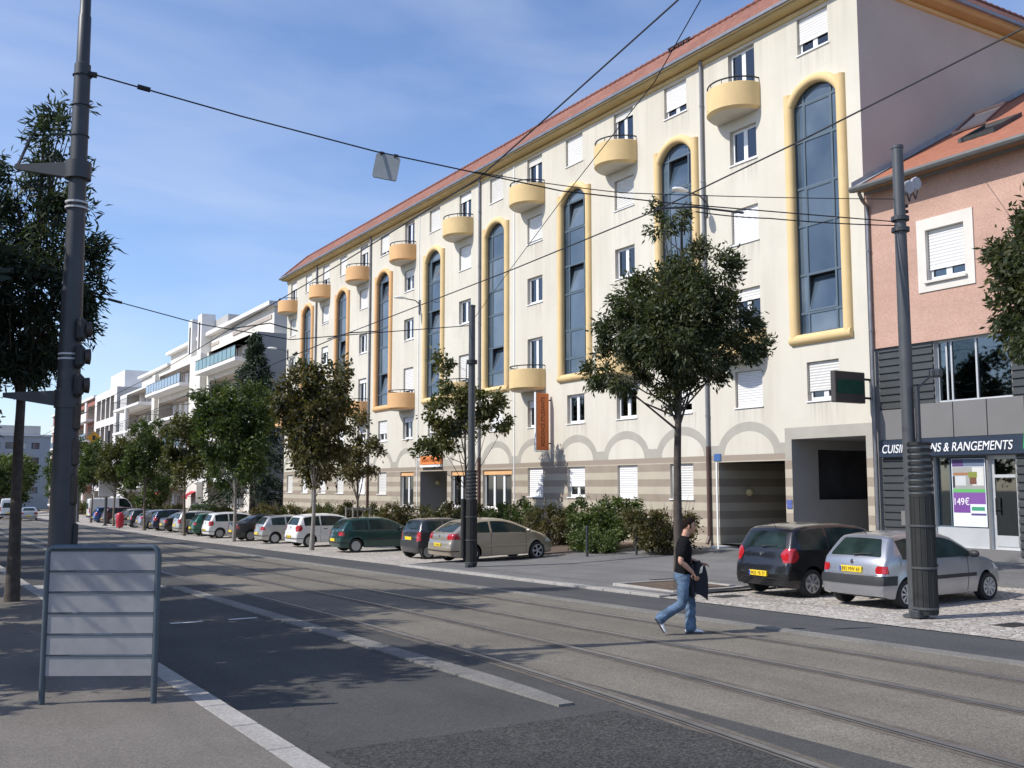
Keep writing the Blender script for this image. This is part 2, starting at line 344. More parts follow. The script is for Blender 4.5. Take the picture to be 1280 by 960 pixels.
M_bark = pm('grey_brown_bark', (0.17, 0.135, 0.105), 0.9, 0.3, 7, 0.7, 40, dist=0.02)
M_barkd = pm('dark_bark', (0.075, 0.06, 0.05), 0.9, 0.3, 7, 0.7, 40, dist=0.02)
M_barkg = pm('pale_grey_bark', (0.25, 0.23, 0.205), 0.9, 0.2, 7, 0.5, 40, dist=0.02)

# ------------------------------------------------------------------ ground
def prof(y):                                   # the street falls gently away from the camera
    return -0.0164*y if y < 60 else -0.984 - 0.0098*(y-60)
def zg(x, y):
    z = prof(y)
    if x >= 14.0: z += 0.0
    if x > 18: z += min(0.34, (x-18)*0.054)
    return z
def ystations(y0, y1, st=3.0):
    n = max(1, int(math.ceil((y1-y0)/st))); s = [y0 + (y1-y0)*i/n for i in range(n+1)]
    if y0 < 60 < y1: s = sorted(set(s + [60.0]))
    return s
def xc(x, y): return x(y) if callable(x) else x
def sheet(name, x0, x1, y0, y1, mat, dz=0.0, skirt=0.0, kind='structure', step=3.0, dx=None):
    b = MB(); ys = ystations(y0, y1, step)
    for a, c in zip(ys[:-1], ys[1:]):
        xa0, xa1, xb0, xb1 = xc(x0, a), xc(x1, a), xc(x0, c), xc(x1, c)
        n = 1 if dx is None else int(math.ceil((xa1-xa0)/dx))
        for i in range(n):
            f, g_ = i/n, (i+1)/n
            p = [(xa0+(xa1-xa0)*f, a), (xa0+(xa1-xa0)*g_, a), (xb0+(xb1-xb0)*g_, c), (xb0+(xb1-xb0)*f, c)]
            b.quad(*[(x, y, zg(x, y)+dz) for x, y in p])
        if skirt:
            for X0, X1 in ((xa0, xb0), (xa1, xb1)):
                b.quad((X0, a, zg(X0, a)+dz), (X1, c, zg(X1, c)+dz), (X1, c, zg(X1, c)+dz-skirt), (X0, a, zg(X0, a)+dz-skirt))
    if skirt:
        for y in (y0, y1):
            X0, X1 = xc(x0, y), xc(x1, y)
            b.quad((X0, y, zg(X0, y)+dz), (X1, y, zg(X1, y)+dz), (X1, y, zg(X1, y)+dz-skirt), (X0, y, zg(X0, y)+dz-skirt))
    o = b.build(name, mat); tag(o, kind=kind); return o
def terrain():
    b = MB(); xs = [-900, -200, -60, -14, 0, 14, 40, 120, 900]; ys = [-400, -30, 0, 60, 120, 200, 300, 600, 1500]
    for i in range(len(xs)-1):
        for j in range(len(ys)-1):
            b.quad(*[(x, y, (prof(min(y, 200)) if y > 0 else 0)-0.14) for x, y in ((xs[i], ys[j]), (xs[i+1], ys[j]), (xs[i+1], ys[j+1]), (xs[i], ys[j+1]))])
    tag(b.build('ground', M_terrain), kind='structure')
terrain()
Y0, YE = -14.0, 240.0
KX0, KX1 = 2.56, 2.81
sheet('left_footway', -14, KX0, Y0, YE, M_side, 0.12)
sheet('near_lane', KX1, 5.72, Y0, 140, M_asph1, 0)
# curve of the near track towards the camera side
def bend(y): return -0.62*max(0.0, (13.5-y)/8.0)**1.7 - (0.10 if y < 13.5 else 0.10*max(0, (18-y)/4.5))
def bend2(y): return -0.24*max(0.0, (10-y)/5.0)**1.6
sheet('trackbed', 6.72, lambda y: 11.75, Y0, YE, M_track, 0, step=3)
sheet('trackbed_edge', 5.72, 6.72, Y0, YE, M_asph1, 0)
for nm, x, bf in (('rail_a', 6.83, bend), ('rail_b', 8.27, bend), ('rail_c', 9.49, bend2), ('rail_d', 10.93, bend2)):
    yA = Y0 if bf is None else 2.0
    sheet('rail_bedding', lambda y, x=x, bf=bf: x-0.17+bf(y), lambda y, x=x, bf=bf: x+0.15+bf(y), yA, YE, M_stain, 0.003, step=0.8)
    sheet('rail_bedding', lambda y, x=x, bf=bf: x-0.105+bf(y), lambda y, x=x, bf=bf: x+0.065+bf(y), yA, YE, M_railrust, 0.006, step=0.8)
    sheet('tram_rail', lambda y, x=x, bf=bf: x-0.035+bf(y), lambda y, x=x, bf=bf: x+0.035+bf(y), yA, YE, M_rail, 0.014, 0.01, step=0.8)
    sheet('tram_rail', lambda y, x=x, bf=bf: x-0.085+bf(y), lambda y, x=x, bf=bf: x-0.072+bf(y), yA, YE, M_rail, 0.012, 0.01, step=0.8)
    sheet('rail_groove', lambda y, x=x, bf=bf: x-0.071+bf(y), lambda y, x=x, bf=bf: x-0.036+bf(y), yA, YE, M_groove, 0.009, step=0.8)
sheet('track_edge_strip', lambda y: 6.30-0.35*min(1, max(0, (y-6)/4.)) if y < 10 else 5.72, lambda y: 6.12-0.06*max(0, 12-y), 8.2, 26.0, M_strip, 0.03, 0.03, step=1.0) if False else None
sheet('track_edge_strip', 5.72, lambda y: 6.03 if y > 10 else 6.03-0.09*(10-y), 8.6, 25.8, M_strip, 0.025, 0.03, step=1.0)
sheet('track_edge_strip', 5.72, 6.1, 31.5, YE, M_strip, 0.025, 0.03)
sheet('sunlit_band', 2.81, 5.72, 26.0, 28.6, M_sunlit, 0.004)  # pale band painted in for the gap of sunlight across the near lane
sheet('far_edge_strip', 11.75, 12.02, Y0, YE, M_strip, 0.02, 0.02)
sheet('far_lane', 12.02, 13.72, Y0, YE, M_asph2, 0)
sheet('asphalt_patch', lambda y: 3.1, lambda y: 6.2-(0.05*abs(y-6)), 3.5, 8.15, M_asph3, 0.004, step=0.5)
sheet('parking_bays', 13.72, 20.2, Y0, 16.8, M_cob, 0.01, dx=2.1)
sheet('parking_bays', 13.72, 20.2, 29.8, 190, M_cob, 0.01, dx=2.1)
sheet('right_footway', 14.02, 24.3, 16.8, 29.8, M_side2, 0.05, 0.05, dx=2.06)
sheet('right_footway', 20.2, 24.3, Y0, 16.8, M_side2, 0.05, 0.05, dx=2.06)
sheet('planting_bed', 20.2, 24.3, 29.8, 190, M_soil, 0.06, 0.05, dx=2.06)
sheet('forecourt', 24.3, 60, 73.5, 82.0, M_side2, 0.05)
sheet('shop_threshold', 24.3, 60, -14, 73.4, M_side2, 0.02)
# white road marks across the near lane
for x0, x1 in ((4.05, 4.6), (5.05, 5.56)):
    sheet('lane_marking', x0, x1, 18.05, 18.2, pm('worn_white_paint', (0.6, 0.6, 0.58), 0.8, 0.15, 8), 0.005, step=0.1)
# kerbs: individual stones near, one run beyond
def kerb(name, x0, x1, ya, yb, yfar, h, mat):
    root = bpy.data.objects.new(name, None); COL.objects.link(root); tag(root, kind='structure')
    cache = []
    for L_ in (0.985,):
        for v in range(3):
            b = MB(); j = [random.uniform(-0.004, 0.004) for _ in range(2)]
            b.bbox(x0+j[0], 0, h-0.2, x1+j[1], L_, h, 0.012); cache.append(b.mesh('kerb_stone', mat))
    y = ya
    while y < yb:
        o = put('kerb_stone', cache[random.randrange(3)], root, (0, y, prof(y+0.5)+random.uniform(-0.003, 0.003)), (math.atan(-0.0164), 0, 0)); y += 1.0
    b = MB()
    for a, c in (((Y0, ya), (yb, yfar)) if yfar else ()):
        ys = ystations(a, c)
        for p, q in zip(ys[:-1], ys[1:]):
            zp, zq = prof(p)+h-0.004, prof(q)+h-0.004
            b.quad((x0, p, zp), (x1, p, zp), (x1, q, zq), (x0, q, zq)); b.quad((x0, p, zp), (x0, q, zq), (x0, q, zq-0.2), (x0, p, zp-0.2)); b.quad((x1, p, zp), (x1, q, zq), (x1, q, zq-0.2), (x1, p, zp-0.2))
    if yfar: tag(b.build('kerb_run', mat, root), kind='stuff')
kerb('left_kerb', KX0, KX1, 3.0, 34.0, YE, 0.125, M_kerb)
kerb('right_kerb', 13.72, 14.02, 16.8, 29.8, None, 0.06, M_kerb)
def tree_pit(x0, y0, x1, y1, dz=0.06):
    root = thing('tree_pit', 'mulched tree pit with pale kerb frame at the foot of the dark round tree', 'tree pit', ((x0+x1)/2, (y0+y1)/2, zg(x0, y0)))
    b = MB(); z = prof((y0+y1)/2)+dz
    b.quad((x0, y0, z+0.008), (x1, y0, z+0.008), (x1, y1, z+0.008), (x0, y1, z+0.008)); b.build('mulch', M_soil, root)
    f = MB(); t = 0.12
    f.bbox(x0-t, y0-t, z-0.1, x1+t, y0, z+0.035, 0.01); f.bbox(x0-t, y1, z-0.1, x1+t, y1+t, z+0.035, 0.01)
    f.bbox(x0-t, y0+0.001, z-0.1, x0, y1-0.001, z+0.034, 0.01); f.bbox(x1, y0+0.001, z-0.1, x1+t, y1-0.001, z+0.034, 0.01)
    f.build('kerb_frame', M_kerb, root)
tree_pit(14.5, 17.25, 16.4, 19.2)

# ------------------------------------------------------------------ walls with openings
def wall_sheet(P, rects, u0, u1, v0, v1, depth, b=None, reveal=1, front=0, maxu=None):
    """front faces on P(u,v,0) with rectangular openings (ua,ub,va,vb[,skip sides]) and reveals to P(u,v,depth)"""
    b = b or MB()
    us = sorted(set([u0, u1] + [r[0] for r in rects] + [r[1] for r in rects])); vs = sorted(set([v0, v1] + [r[2] for r in rects] + [r[3] for r in rects]))
    for i in range(len(us)-1):
        for j in range(len(vs)-1):
            cu, cv = (us[i]+us[i+1])/2, (vs[j]+vs[j+1])/2
            if any(r[0] < cu < r[1] and r[2] < cv < r[3] for r in rects): continue
            b.quad(P(us[i], vs[j], 0), P(us[i+1], vs[j], 0), P(us[i+1], vs[j+1], 0), P(us[i], vs[j+1], 0), front)
    for r in rects:
        d = r[4] if len(r) > 4 else depth
        if d <= 0: continue
        a, c, e, f = r[:4]
        for p, q in (((a, e), (c, e)), ((c, e), (c, f)), ((c, f), (a, f)), ((a, f), (a, e))):
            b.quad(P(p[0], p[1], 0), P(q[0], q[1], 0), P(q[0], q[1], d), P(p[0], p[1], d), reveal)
    return b
WIN = {}
def window_parts(w, h, shut, leaves=2, glassm=None, curtain=None, sill=True, frame=None, key='', door=False):
    """meshes in local coords: u -> +Y, v -> +Z, inward -> +X, origin low corner on the wall plane"""
    k = (round(w, 2), round(h, 2), round(shut, 2), leaves, curtain, sill, key)
    if k in WIN: return WIN[k]
    frame = frame or M_white; x = 0.15; t = 0.055; parts = {}
    b = MB()
    b.box(x, 0, 0, x+0.06, t, h); b.box(x, w-t, 0, x+0.06, w, h); b.box(x+0.001, t, 0, x+0.06, w-t, t); b.box(x+0.001, t, h-t, x+0.06, w-t, h)
    for i in range(1, leaves): b.box(x-0.012, w*i/leaves-0.05, t, x+0.058, w*i/leaves+0.05, h-t)
    s = 0.04
    for i in range(leaves):
        a = t if i == 0 else w*i/leaves+0.05; c = w-t if i == leaves-1 else w*(i+1)/leaves-0.05
        b.box(x-0.01, a, t, x+0.05, a+s, h-t); b.box(x-0.01, c-s, t, x+0.05, c, h-t)
        b.box(x-0.009, a+s, t, x+0.05, c-s, t+s+0.02); b.box(x-0.009, a+s, h-t-s, x+0.05, c-s, h-t)
    parts['frame'] = b.mesh('window', frame)
    b = MB(); b.box(x+0.02, t, t, x+0.028, w-t, h-t); parts['pane'] = b.mesh('pane', glassm or M_glass)
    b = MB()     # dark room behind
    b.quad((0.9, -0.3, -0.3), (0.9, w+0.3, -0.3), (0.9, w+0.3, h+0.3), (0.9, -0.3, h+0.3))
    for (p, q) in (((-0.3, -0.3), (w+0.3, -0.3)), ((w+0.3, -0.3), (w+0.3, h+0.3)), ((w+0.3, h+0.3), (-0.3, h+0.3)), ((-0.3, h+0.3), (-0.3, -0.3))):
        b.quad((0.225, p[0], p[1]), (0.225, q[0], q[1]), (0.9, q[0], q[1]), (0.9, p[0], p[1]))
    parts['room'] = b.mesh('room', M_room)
    if shut > 0:
        b = MB(); hb = h*(1-shut) if shut < 1 else 0.012; n = max(3, int((h-hb)/0.085)); dz = (h-hb)/n
        for i in range(n):
            z0 = hb+i*dz
            b.add([(0.105, 0.02, z0), (0.105, w-0.02, z0), (0.092, w-0.02, z0+dz*0.5), (0.092, 0.02, z0+dz*0.5), (0.105, w-0.02, z0+dz*0.96), (0.105, 0.02, z0+dz*0.96)],
                  [(0, 1, 2, 3), (3, 2, 4, 5)])
            b.quad((0.105, 0.02, z0+dz*0.96), (0.105, w-0.02, z0+dz*0.96), (0.112, w-0.02, z0+dz), (0.112, 0.02, z0+dz))
        b.box(0.088, 0.02, hb-0.035 if shut < 1 else 0.0, 0.118, w-0.02, hb+0.005)
        parts['shutter'] = b.mesh('roller_shutter', M_shut)
    if curtain is not None:
        b = MB(); n = 26
        for side in (0, 1):
            a0, a1 = (t, w*0.40) if side == 0 else (w*0.62, w-t)
            for i in range(n):
                f0, f1 = i/n, (i+1)/n; g0, g1 = (0.03*math.sin(f*19+side) for f in (f0, f1))
                b.quad((0.27+g0, a0+(a1-a0)*f0, 0.02), (0.27+g1, a0+(a1-a0)*f1, 0.02), (0.27+g1, a0+(a1-a0)*f1, h), (0.27+g0, a0+(a1-a0)*f0, h))
        parts['curtain'] = b.mesh('curtain', [M_curt, M_curt2, M_red][curtain])
    if sill:
        b = MB(); b.bbox(-0.045, -0.04, -0.05, 0.15, w+0.04, -0.002, 0.008); parts['sill'] = b.mesh('sill', M_kerb if sill == 2 else M_white)
    WIN[k] = parts; return parts
def add_window(root, base, y, z, w, h, shut=0.0, X=W, **kw):
    p = window_parts(w, h, shut, **kw)
    o = put('window', p['frame'], root, (X-base[0], y-base[1], z-base[2]))
    put('pane', p['pane'], o); put('room', p['room'], o)
    for n_, k in (('roller_shutter', 'shutter'), ('curtain', 'curtain'), ('sill', 'sill')):
        if k in p: put(n_, p[k], o)
    return o

# ------------------------------------------------------------------ the long cream building
BY0, BY1 = 19.86, 73.45
bbase = (W, (BY0+BY1)/2, -0.6)
bld = thing('apartment_building', 'long cream six storey residence with yellow tube framed arched windows and tiled mansard', 'building', bbase)
AC = [21.65+6.74*k for k in range(8)]       # arched window columns
BC = [24.87+6.74*k for k in range(8)]       # balcony columns
ZS = {0: 1.60, 1: 4.72, 2: 7.55, 3: 10.38, 4: 13.22, 5: 16.03}
WW, WH = 1.28, 1.23
wins = []      # (y_low, z, w, h, shut, kw)
SHA5 = [0.66, 0.72, 1, 1, 1, 0.8, 1, 0.9]; SHA1 = [0.72, 0.7, 0, 0.78, 0.8, 0.6, 1, 0.8]; SHA0 = [None, 1, 0.62, None, None, 1, 1, 1]
for k, c in enumerate(AC):
    wins.append((c-WW/2, ZS[5], WW, WH, SHA5[k], {})); wins.append((c-WW/2, ZS[1], WW, WH, SHA1[k], {}))
    if SHA0[k] is not None: wins.append((c-WW/2, ZS[0], WW, 1.28, SHA0[k], {}))
SHB = {5: [0.0, 0.22, 0.25, 0.3, 0.0, 0.35, 0.7, 0.4], 4: [0, 0.9, 0.87, 1, 0.3, 1, 0.85, 1], 3: [1, 0, 0, 0, 0, 0, 0.3, 0], 2: [0.3, 0.4, 0, 1, 1, 0.2, 0.5, 0.3], 1: [1, 0, 0.25, 0.4, 0.2, 0.5, 1, 0], 0: [None, 1, 1, None, None, 1, 0.85, 1]}
for k, c in enumerate(BC):
    for r in (5, 2): wins.append((c-WW/2, ZS[r]-1.05, WW, WH+1.05, SHB[r][k]*0.55, dict(curtain={0: 0}.get(k, None) if r == 5 else None, sill=False, key='door')))
    for r in (4, 3, 1): wins.append((c-WW/2, ZS[r], WW, WH, SHB[r][k], dict(curtain={(2, 3): 1, (4, 3): 2, (1, 1): 0}.get((k, r)))))
    if SHB[0][k] is not None: wins.append((c-WW/2, ZS[0], WW, 1.28, SHB[0][k], {}))
openings = [(y, y+w, z, z+h) for y, z, w, h, s, kw in wins]
HA, Z0A, ZSP = 0.93, 6.85, 14.35            # arched glazing half width, foot, spring
arch_open = [(c-HA-0.02, c+HA+0.02, Z0A, 15.05, 0) for c in AC]
garages = [(23.32, 26.42, -0.9, 2.88, 0), (20.10, 23.02, -0.9, 3.55, 0)]
entry = [(46.95, 50.15, -0.9, 2.86, 0)]
tallw = [(40.4, 43.15, 0.98, 2.83), (44.6, 46.5, 0.98, 2.83), (51.0, 52.75, 0.92, 2.86)]
P = lambda u, v, d: (W+d, u, v)
fb = wall_sheet(P, openings + arch_open + garages + entry + tallw, BY0, BY1, -2.2, 17.62, 0.22)
def arc_z(dy):                               # circular head of the glazing
    R = (HA*HA+0.62**2)/(2*0.62); return ZSP + math.sqrt(max(0, R*R-dy*dy)) - (R-0.62)
for c in AC:                                # spandrels over the arched heads and the reveals
    N = 14; hw = HA+0.02
    for i in range(N):
        a, e = -hw+2*hw*i/N, -hw+2*hw*(i+1)/N; za, ze = arc_z(min(HA, abs(a))), arc_z(min(HA, abs(e)))
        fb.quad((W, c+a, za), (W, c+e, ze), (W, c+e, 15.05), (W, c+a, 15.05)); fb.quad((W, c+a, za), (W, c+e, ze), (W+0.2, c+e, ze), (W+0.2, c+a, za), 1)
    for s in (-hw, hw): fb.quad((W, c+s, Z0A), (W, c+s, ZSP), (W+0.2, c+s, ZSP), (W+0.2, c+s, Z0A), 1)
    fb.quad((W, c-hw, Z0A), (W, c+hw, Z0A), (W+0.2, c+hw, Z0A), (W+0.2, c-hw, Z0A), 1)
fb.build('facade_wall', [M_fac, M_reveal], bld)
g = MB(); XD = W+13.5
g.quad((W+0.001, BY0, -2.2), (XD, BY0, -2.2), (XD, BY0, 17.62), (W+0.001, BY0, 17.62)); g.quad((W+0.001, BY1, -2.2), (XD, BY1, -2.2), (XD, BY1, 17.62), (W+0.001, BY1, 17.62))
g.quad((XD, BY0, -2.2), (XD, BY1, -2.2), (XD, BY1, 17.62), (XD, BY0, 17.62)); g.build('gable_wall', M_gable, bld)
for y, z, w, h, s, kw in wins: add_window(bld, bbase, y, z, w, h, s, **kw)
# passages
def recess(y0, y1, z0, z1, d, back_open=None, side=M_fac, name='passage', dark=False, side_open=None):
    b = MB(); e = 0.0
    b.quad((W, y0, z0), (W+d, y0, z0), (W+d, y0, z1), (W, y0, z1))
    if side_open:
        a_, c_, lo_, hi_ = side_open; q_ = wall_sheet(lambda u, v, t: (u, y1+t, v), [side_open], W, W+d, z0, z1, 0.22); b.add(q_.v, q_.f, 0)
        b.quad((a_, y1+0.22, lo_), (c_, y1+0.22, lo_), (c_, y1+0.22, hi_), (a_, y1+0.22, hi_), 3)
    else: b.quad((W, y1, z0), (W+d, y1, z0), (W+d, y1, z1), (W, y1, z1))
    b.quad((W, y0, z1), (W+d, y0, z1), (W+d, y1, z1), (W, y1, z1), 1)
    b.quad((W, y0, z0+1.0), (W+d, y0, z0+1.0), (W+d, y1, z0+1.0), (W, y1, z0+1.0), 2)
    if back_open:
        a, c, lo, hi = back_open
        bb = wall_sheet(lambda u, v, t: (W+d+t, u, v), [(a, c, lo, hi, 0.8)], y0, y1, z0, z1, 0.8)
        b.add(bb.v, bb.f, 0); b.quad((W+d+0.8, a, lo), (W+d+0.8, c, lo), (W+d+0.8, c, hi), (W+d+0.8, a, hi), 3)
    else: b.quad((W+d, y0, z0), (W+d, y1, z0), (W+d, y1, z1), (W+d, y0, z1), 3)
    b.build(name, [side, M_case if dark else M_inner, M_asph1 if dark else M_side2, M_room], bld)  # dark: passage shade put into a near-black ceiling and darker floor colour
M_inner = pm('shaded_beige_passage', (0.36, 0.34, 0.315), 0.9, 0.06, 1)  # beige with the shade inside the passages put into its lowered albedo
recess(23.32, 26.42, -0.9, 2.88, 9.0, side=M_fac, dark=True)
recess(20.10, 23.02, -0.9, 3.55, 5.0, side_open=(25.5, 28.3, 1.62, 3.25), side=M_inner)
recess(46.95, 50.15, -0.9, 2.86, 4.5, side=M_inner)
M_globe = pm('frosted_globe', (0.62, 0.50, 0.26), 0.4, 0.05, 3)
for X, Y, Z in ((W+1.3, 26.30, 1.85), (W+1.0, 50.0, 2.25)):
    b = MB(); b.lathe([(0.14*math.sin(math.pi*i/8)+0.001, 0.14*-math.cos(math.pi*i/8)) for i in range(9)], (X, Y-0.02, Z), 14); lm = b.build('globe_lamp', M_globe, bld, True)
    b = MB(); b.box(X-0.05, Y-0.02, Z-0.05, X+0.05, Y+0.119, Z+0.05); b.build('lamp_bracket', M_iron, bld)
b = MB(); b.tube([(W-0.02, 47.1, 1.25), (W+0.2, 50.1, -0.35)], 0.045, 8); b.build('ramp_handrail', M_white, bld)
b = MB(); b.box(W-0.45, 26.0, -0.2, W+0.5, 26.41, 0.02); b.build('white_step', M_white, bld)
# tall glazed bays on the ground floor
M_door = glass('greenish_glass', (0.16, 0.22, 0.20), 0.03)
for (a, c, lo, hi) in tallw:
    n = 3 if c-a > 2.5 else 2
    p = window_parts(c-a, hi-lo, 0, leaves=n, glassm=M_door, key='tall')
    o = put('window', p['frame'], bld, (0, a-bbase[1], lo-bbase[2])); put('pane', p['pane'], o); put('room', p['room'], o); put('sill', p['sill'], o)
    b = MB(); b.box(0.06, 0.03, hi-lo-0.22, 0.10, c-a-0.03, hi-lo-0.005); put('blind', b.mesh('blind', M_ora), o)
# arched glazing with tube frames
def tube_frame(orange):
    b = MB(); r = 0.168; yo = HA+r-0.02; m = 0
    z0 = Z0A-r+0.02
    b.tube([(0, -yo, z0), (0, -yo, 14.80)], r, 18); b.tube([(0, yo, z0), (0, yo, 14.80)], r, 18)
    b.tube([(-0.002, -yo-r*0.9, z0-0.01), (-0.002, yo+r*0.9, z0-0.01)], r, 18)
    pts = []
    for i in range(15):
        a = -1+2*i/14; dy = a*(yo); R = (yo*yo+0.70**2)/(2*0.70); pts.append((0.004, dy, 14.34+math.sqrt(R*R-dy*dy)-(R-0.70)))
    b.tube(pts, r*0.93, 18)
    return b.mesh('tube_frame', M_ora if orange else M_yel, True, angle=50)
TF = [tube_frame(False), tube_frame(True)]
PANES = {}
def pane_mesh(w, h):
    k = (round(w, 3), round(h, 3))
    if k not in PANES: b = MB(); b.box(0, 0, 0, 0.015, w, h); PANES[k] = b.mesh('pane', M_bglass)
    return PANES[k]
rowsA = [(6.90, 7.50, 0), (7.58, 8.74, 1), (8.82, 10.34, 0), (10.42, 11.58, 1), (11.66, 13.14, 0), (13.22, 14.36, 1)]
cols3 = [(-HA+0.03, -0.60), (-0.53, 0.53), (0.60, HA-0.03)]
def arch_bars():
    b = MB(); x0, x1 = 0.10, 0.17
    for y in (-0.565, 0.565): b.box(x0, y-0.035, Z0A, x1, y+0.035, arc_z(abs(y)))
    for y in (-HA+0.012, HA-0.012): b.box(x0, y-0.02, Z0A, x1, y+0.02, ZSP)
    for z in (Z0A+0.02, 7.54, 8.78, 10.38, 11.62, 13.18, 14.40): b.box(x0+0.001, -HA, z-0.04, x1-0.001, HA, z+0.04)
    return b.mesh('glazing_bars', M_bframe)
AB = arch_bars()
def head_pane():
    b = MB(); pts = [(0.135, -HA+2*HA*i/14, max(14.44, arc_z(abs(-HA+2*HA*i/14))-0.005)) for i in range(15)]
    b.add([(0.135, -HA, 14.44), (0.135, HA, 14.44)] + pts[::-1], [tuple(range(17))]); return b.mesh('pane', M_bglass)
HP = head_pane()
OPENP = {0: [7.58], 1: [13.22], 2: [13.22, 10.42], 3: [7.58], 4: [13.22, 10.42, 7.58], 5: [13.22, 7.58], 6: [10.42], 7: [7.58]}
for k, c in enumerate(AC):
    aw = put('arched_window', AB, bld, (0, c-bbase[1], -bbase[2]))
    put('tube_frame', TF[1 if c > 50 else 0], aw); put('pane', HP, aw)
    for z0, z1, op in rowsA:
        for ci, (a, e) in enumerate(cols3):
            if ci == 1 and op and any(abs(z0-q) < 0.02 for q in OPENP[k]):
                o = put('pane', pane_mesh(e-a-0.02, z1-z0-0.02), aw, (0.10, a+0.01, z0+0.01), (0, math.radians(13), 0)); tag(o, 'tilted open pane')
                b = MB(); y0, y1 = a, e
                for s in (y0, y1-0.045): b.box(0, s-a, 0, 0.05, s-a+0.045, z1-z0)
                b.box(0.001, 0.045, 0, 0.05, y1-y0-0.045, 0.05); b.box(0.001, 0.045, z1-z0-0.05, 0.05, y1-y0-0.045, z1-z0)
                put('sash', b.mesh('sash', M_bframe), aw, (0.085, a, z0), (0, math.radians(13), 0))
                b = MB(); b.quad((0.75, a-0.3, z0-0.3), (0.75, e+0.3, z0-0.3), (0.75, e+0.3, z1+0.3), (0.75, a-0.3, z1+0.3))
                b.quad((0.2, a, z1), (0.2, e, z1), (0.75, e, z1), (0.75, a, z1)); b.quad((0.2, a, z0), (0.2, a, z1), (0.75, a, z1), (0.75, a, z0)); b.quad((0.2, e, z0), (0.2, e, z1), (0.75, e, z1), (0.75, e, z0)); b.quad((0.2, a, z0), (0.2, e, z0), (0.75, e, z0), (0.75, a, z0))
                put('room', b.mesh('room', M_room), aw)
            else: put('pane', pane_mesh(e-a, z1-z0), aw, (0.13, a, z0))
            if ci == 1 and op:
                b = MB(); t = 0.035
                if not any(abs(z0-q) < 0.02 for q in OPENP[k]):
                    b.box(0.105, a, z0, 0.128, a+t, z1); b.box(0.105, e-t, z0, 0.128, e, z1); b.box(0.106, a+t, z0, 0.128, e-t, z0+t); b.box(0.106, a+t, z1-t, 0.128, e-t, z1)
                    put('sash', b.mesh('sash', M_bframe), aw)
# balconies
def balcony_meshes(orange):
    R, t = 1.08, 0.09; N = 24; wall = MB(); H0, H1 = 0.0, 0.93
    def ring(r, z): return [(-r*math.sin(math.pi*i/N), r*math.cos(math.pi*i/N), z) for i in range(N+1)]
    prof_ = [(R-0.10, H0), (R, H0+0.10), (R, H1-0.015), (R-0.015, H1), (R-t, H1), (R-t, 0.24)]
    rings = [ring(r, z) for r, z in prof_]
    vs = [p for r in rings for p in r]; n1 = N+1
    wall.add(vs, [(i*n1+k, i*n1+k+1, (i+1)*n1+k+1, (i+1)*n1+k) for i in range(len(rings)-1) for k in range(N)])
    sl = MB(); lo = ring(R-0.10, H0+0.002); sl.add(lo, [tuple(range(n1))]); hi = ring(R-t, 0.24); sl.add(hi, [tuple(range(n1))])
    rl = MB(); top = [(-(R-0.05)*math.sin(math.pi*i/N), (R-0.05)*math.cos(math.pi*i/N), H1+0.16) for i in range(N+1)]
    top = [(0.0, top[0][1], top[0][2])] + top[1:-1] + [(0.0, top[-1][1], top[-1][2])]
    rl.tube(top, 0.028, 6)
    for i in range(2, N, 4): p = top[i]; rl.tube([(p[0], p[1], H1-0.02), (p[0], p[1], p[2])], 0.014, 5)
    return wall.mesh('parapet', M_ora if orange else M_yel, True), sl.mesh('slab', M_soff), rl.mesh('guard_rail', M_iron, True)
BM = [balcony_meshes(False), balcony_meshes(True)]
for k, c in enumerate(BC):
    for z in (14.84, 6.35):
        w_, s_, r_ = BM[1 if c > 49 else 0]
        o = put('balcony', w_, bld, (0.001, c+0.20-bbase[1], z-bbase[2])); put('slab', s_, o); put('guard_rail', r_, o)
        sp = MB(); sp.box(-0.99, 0.42, 0.16, -0.90, 0.46, 0.20); put('spout', sp.mesh('spout', M_iron), o)
# cornice, gutter, mansard roof
def run(profile, name, mats, closed=False, y0=BY0, y1=BY1, xd=XD):
    """profile: list of (outset, z); swept round street side and both gables with mitred corners"""
    b = MB()
    for i in range(len(profile)-1):
        (o0, z0), (o1, z1) = profile[i], profile[i+1]
        def path(o, z): return [(xd, y1+o, z), (W-o, y1+o, z), (W-o, y0-o, z), (xd, y0-o, z)]
        p, q = path(o0, z0), path(o1, z1)
        for k in range(3): b.quad(p[k], p[k+1], q[k+1], q[k])
    return b.build(name, mats, bld)
run([(0.0, 17.35), (0.06, 17.38), (0.06, 17.50), (0.0, 17.56)], 'cornice_moulding', M_corn)
run([(0.0, 17.56), (0.16, 17.575), (0.34, 17.60), (0.40, 17.64), (0.40, 17.70)], 'cornice_soffit', M_corn)
run([(0.40, 17.70), (0.43, 17.71), (0.43, 17.80), (0.36, 17.82)], 'cornice_fascia', M_cornl)
run([(0.44, 17.74), (0.50, 17.70), (0.56, 17.74), (0.56, 17.84), (0.54, 17.84), (0.54, 17.78), (0.50, 17.75)], 'gutter', M_gut)
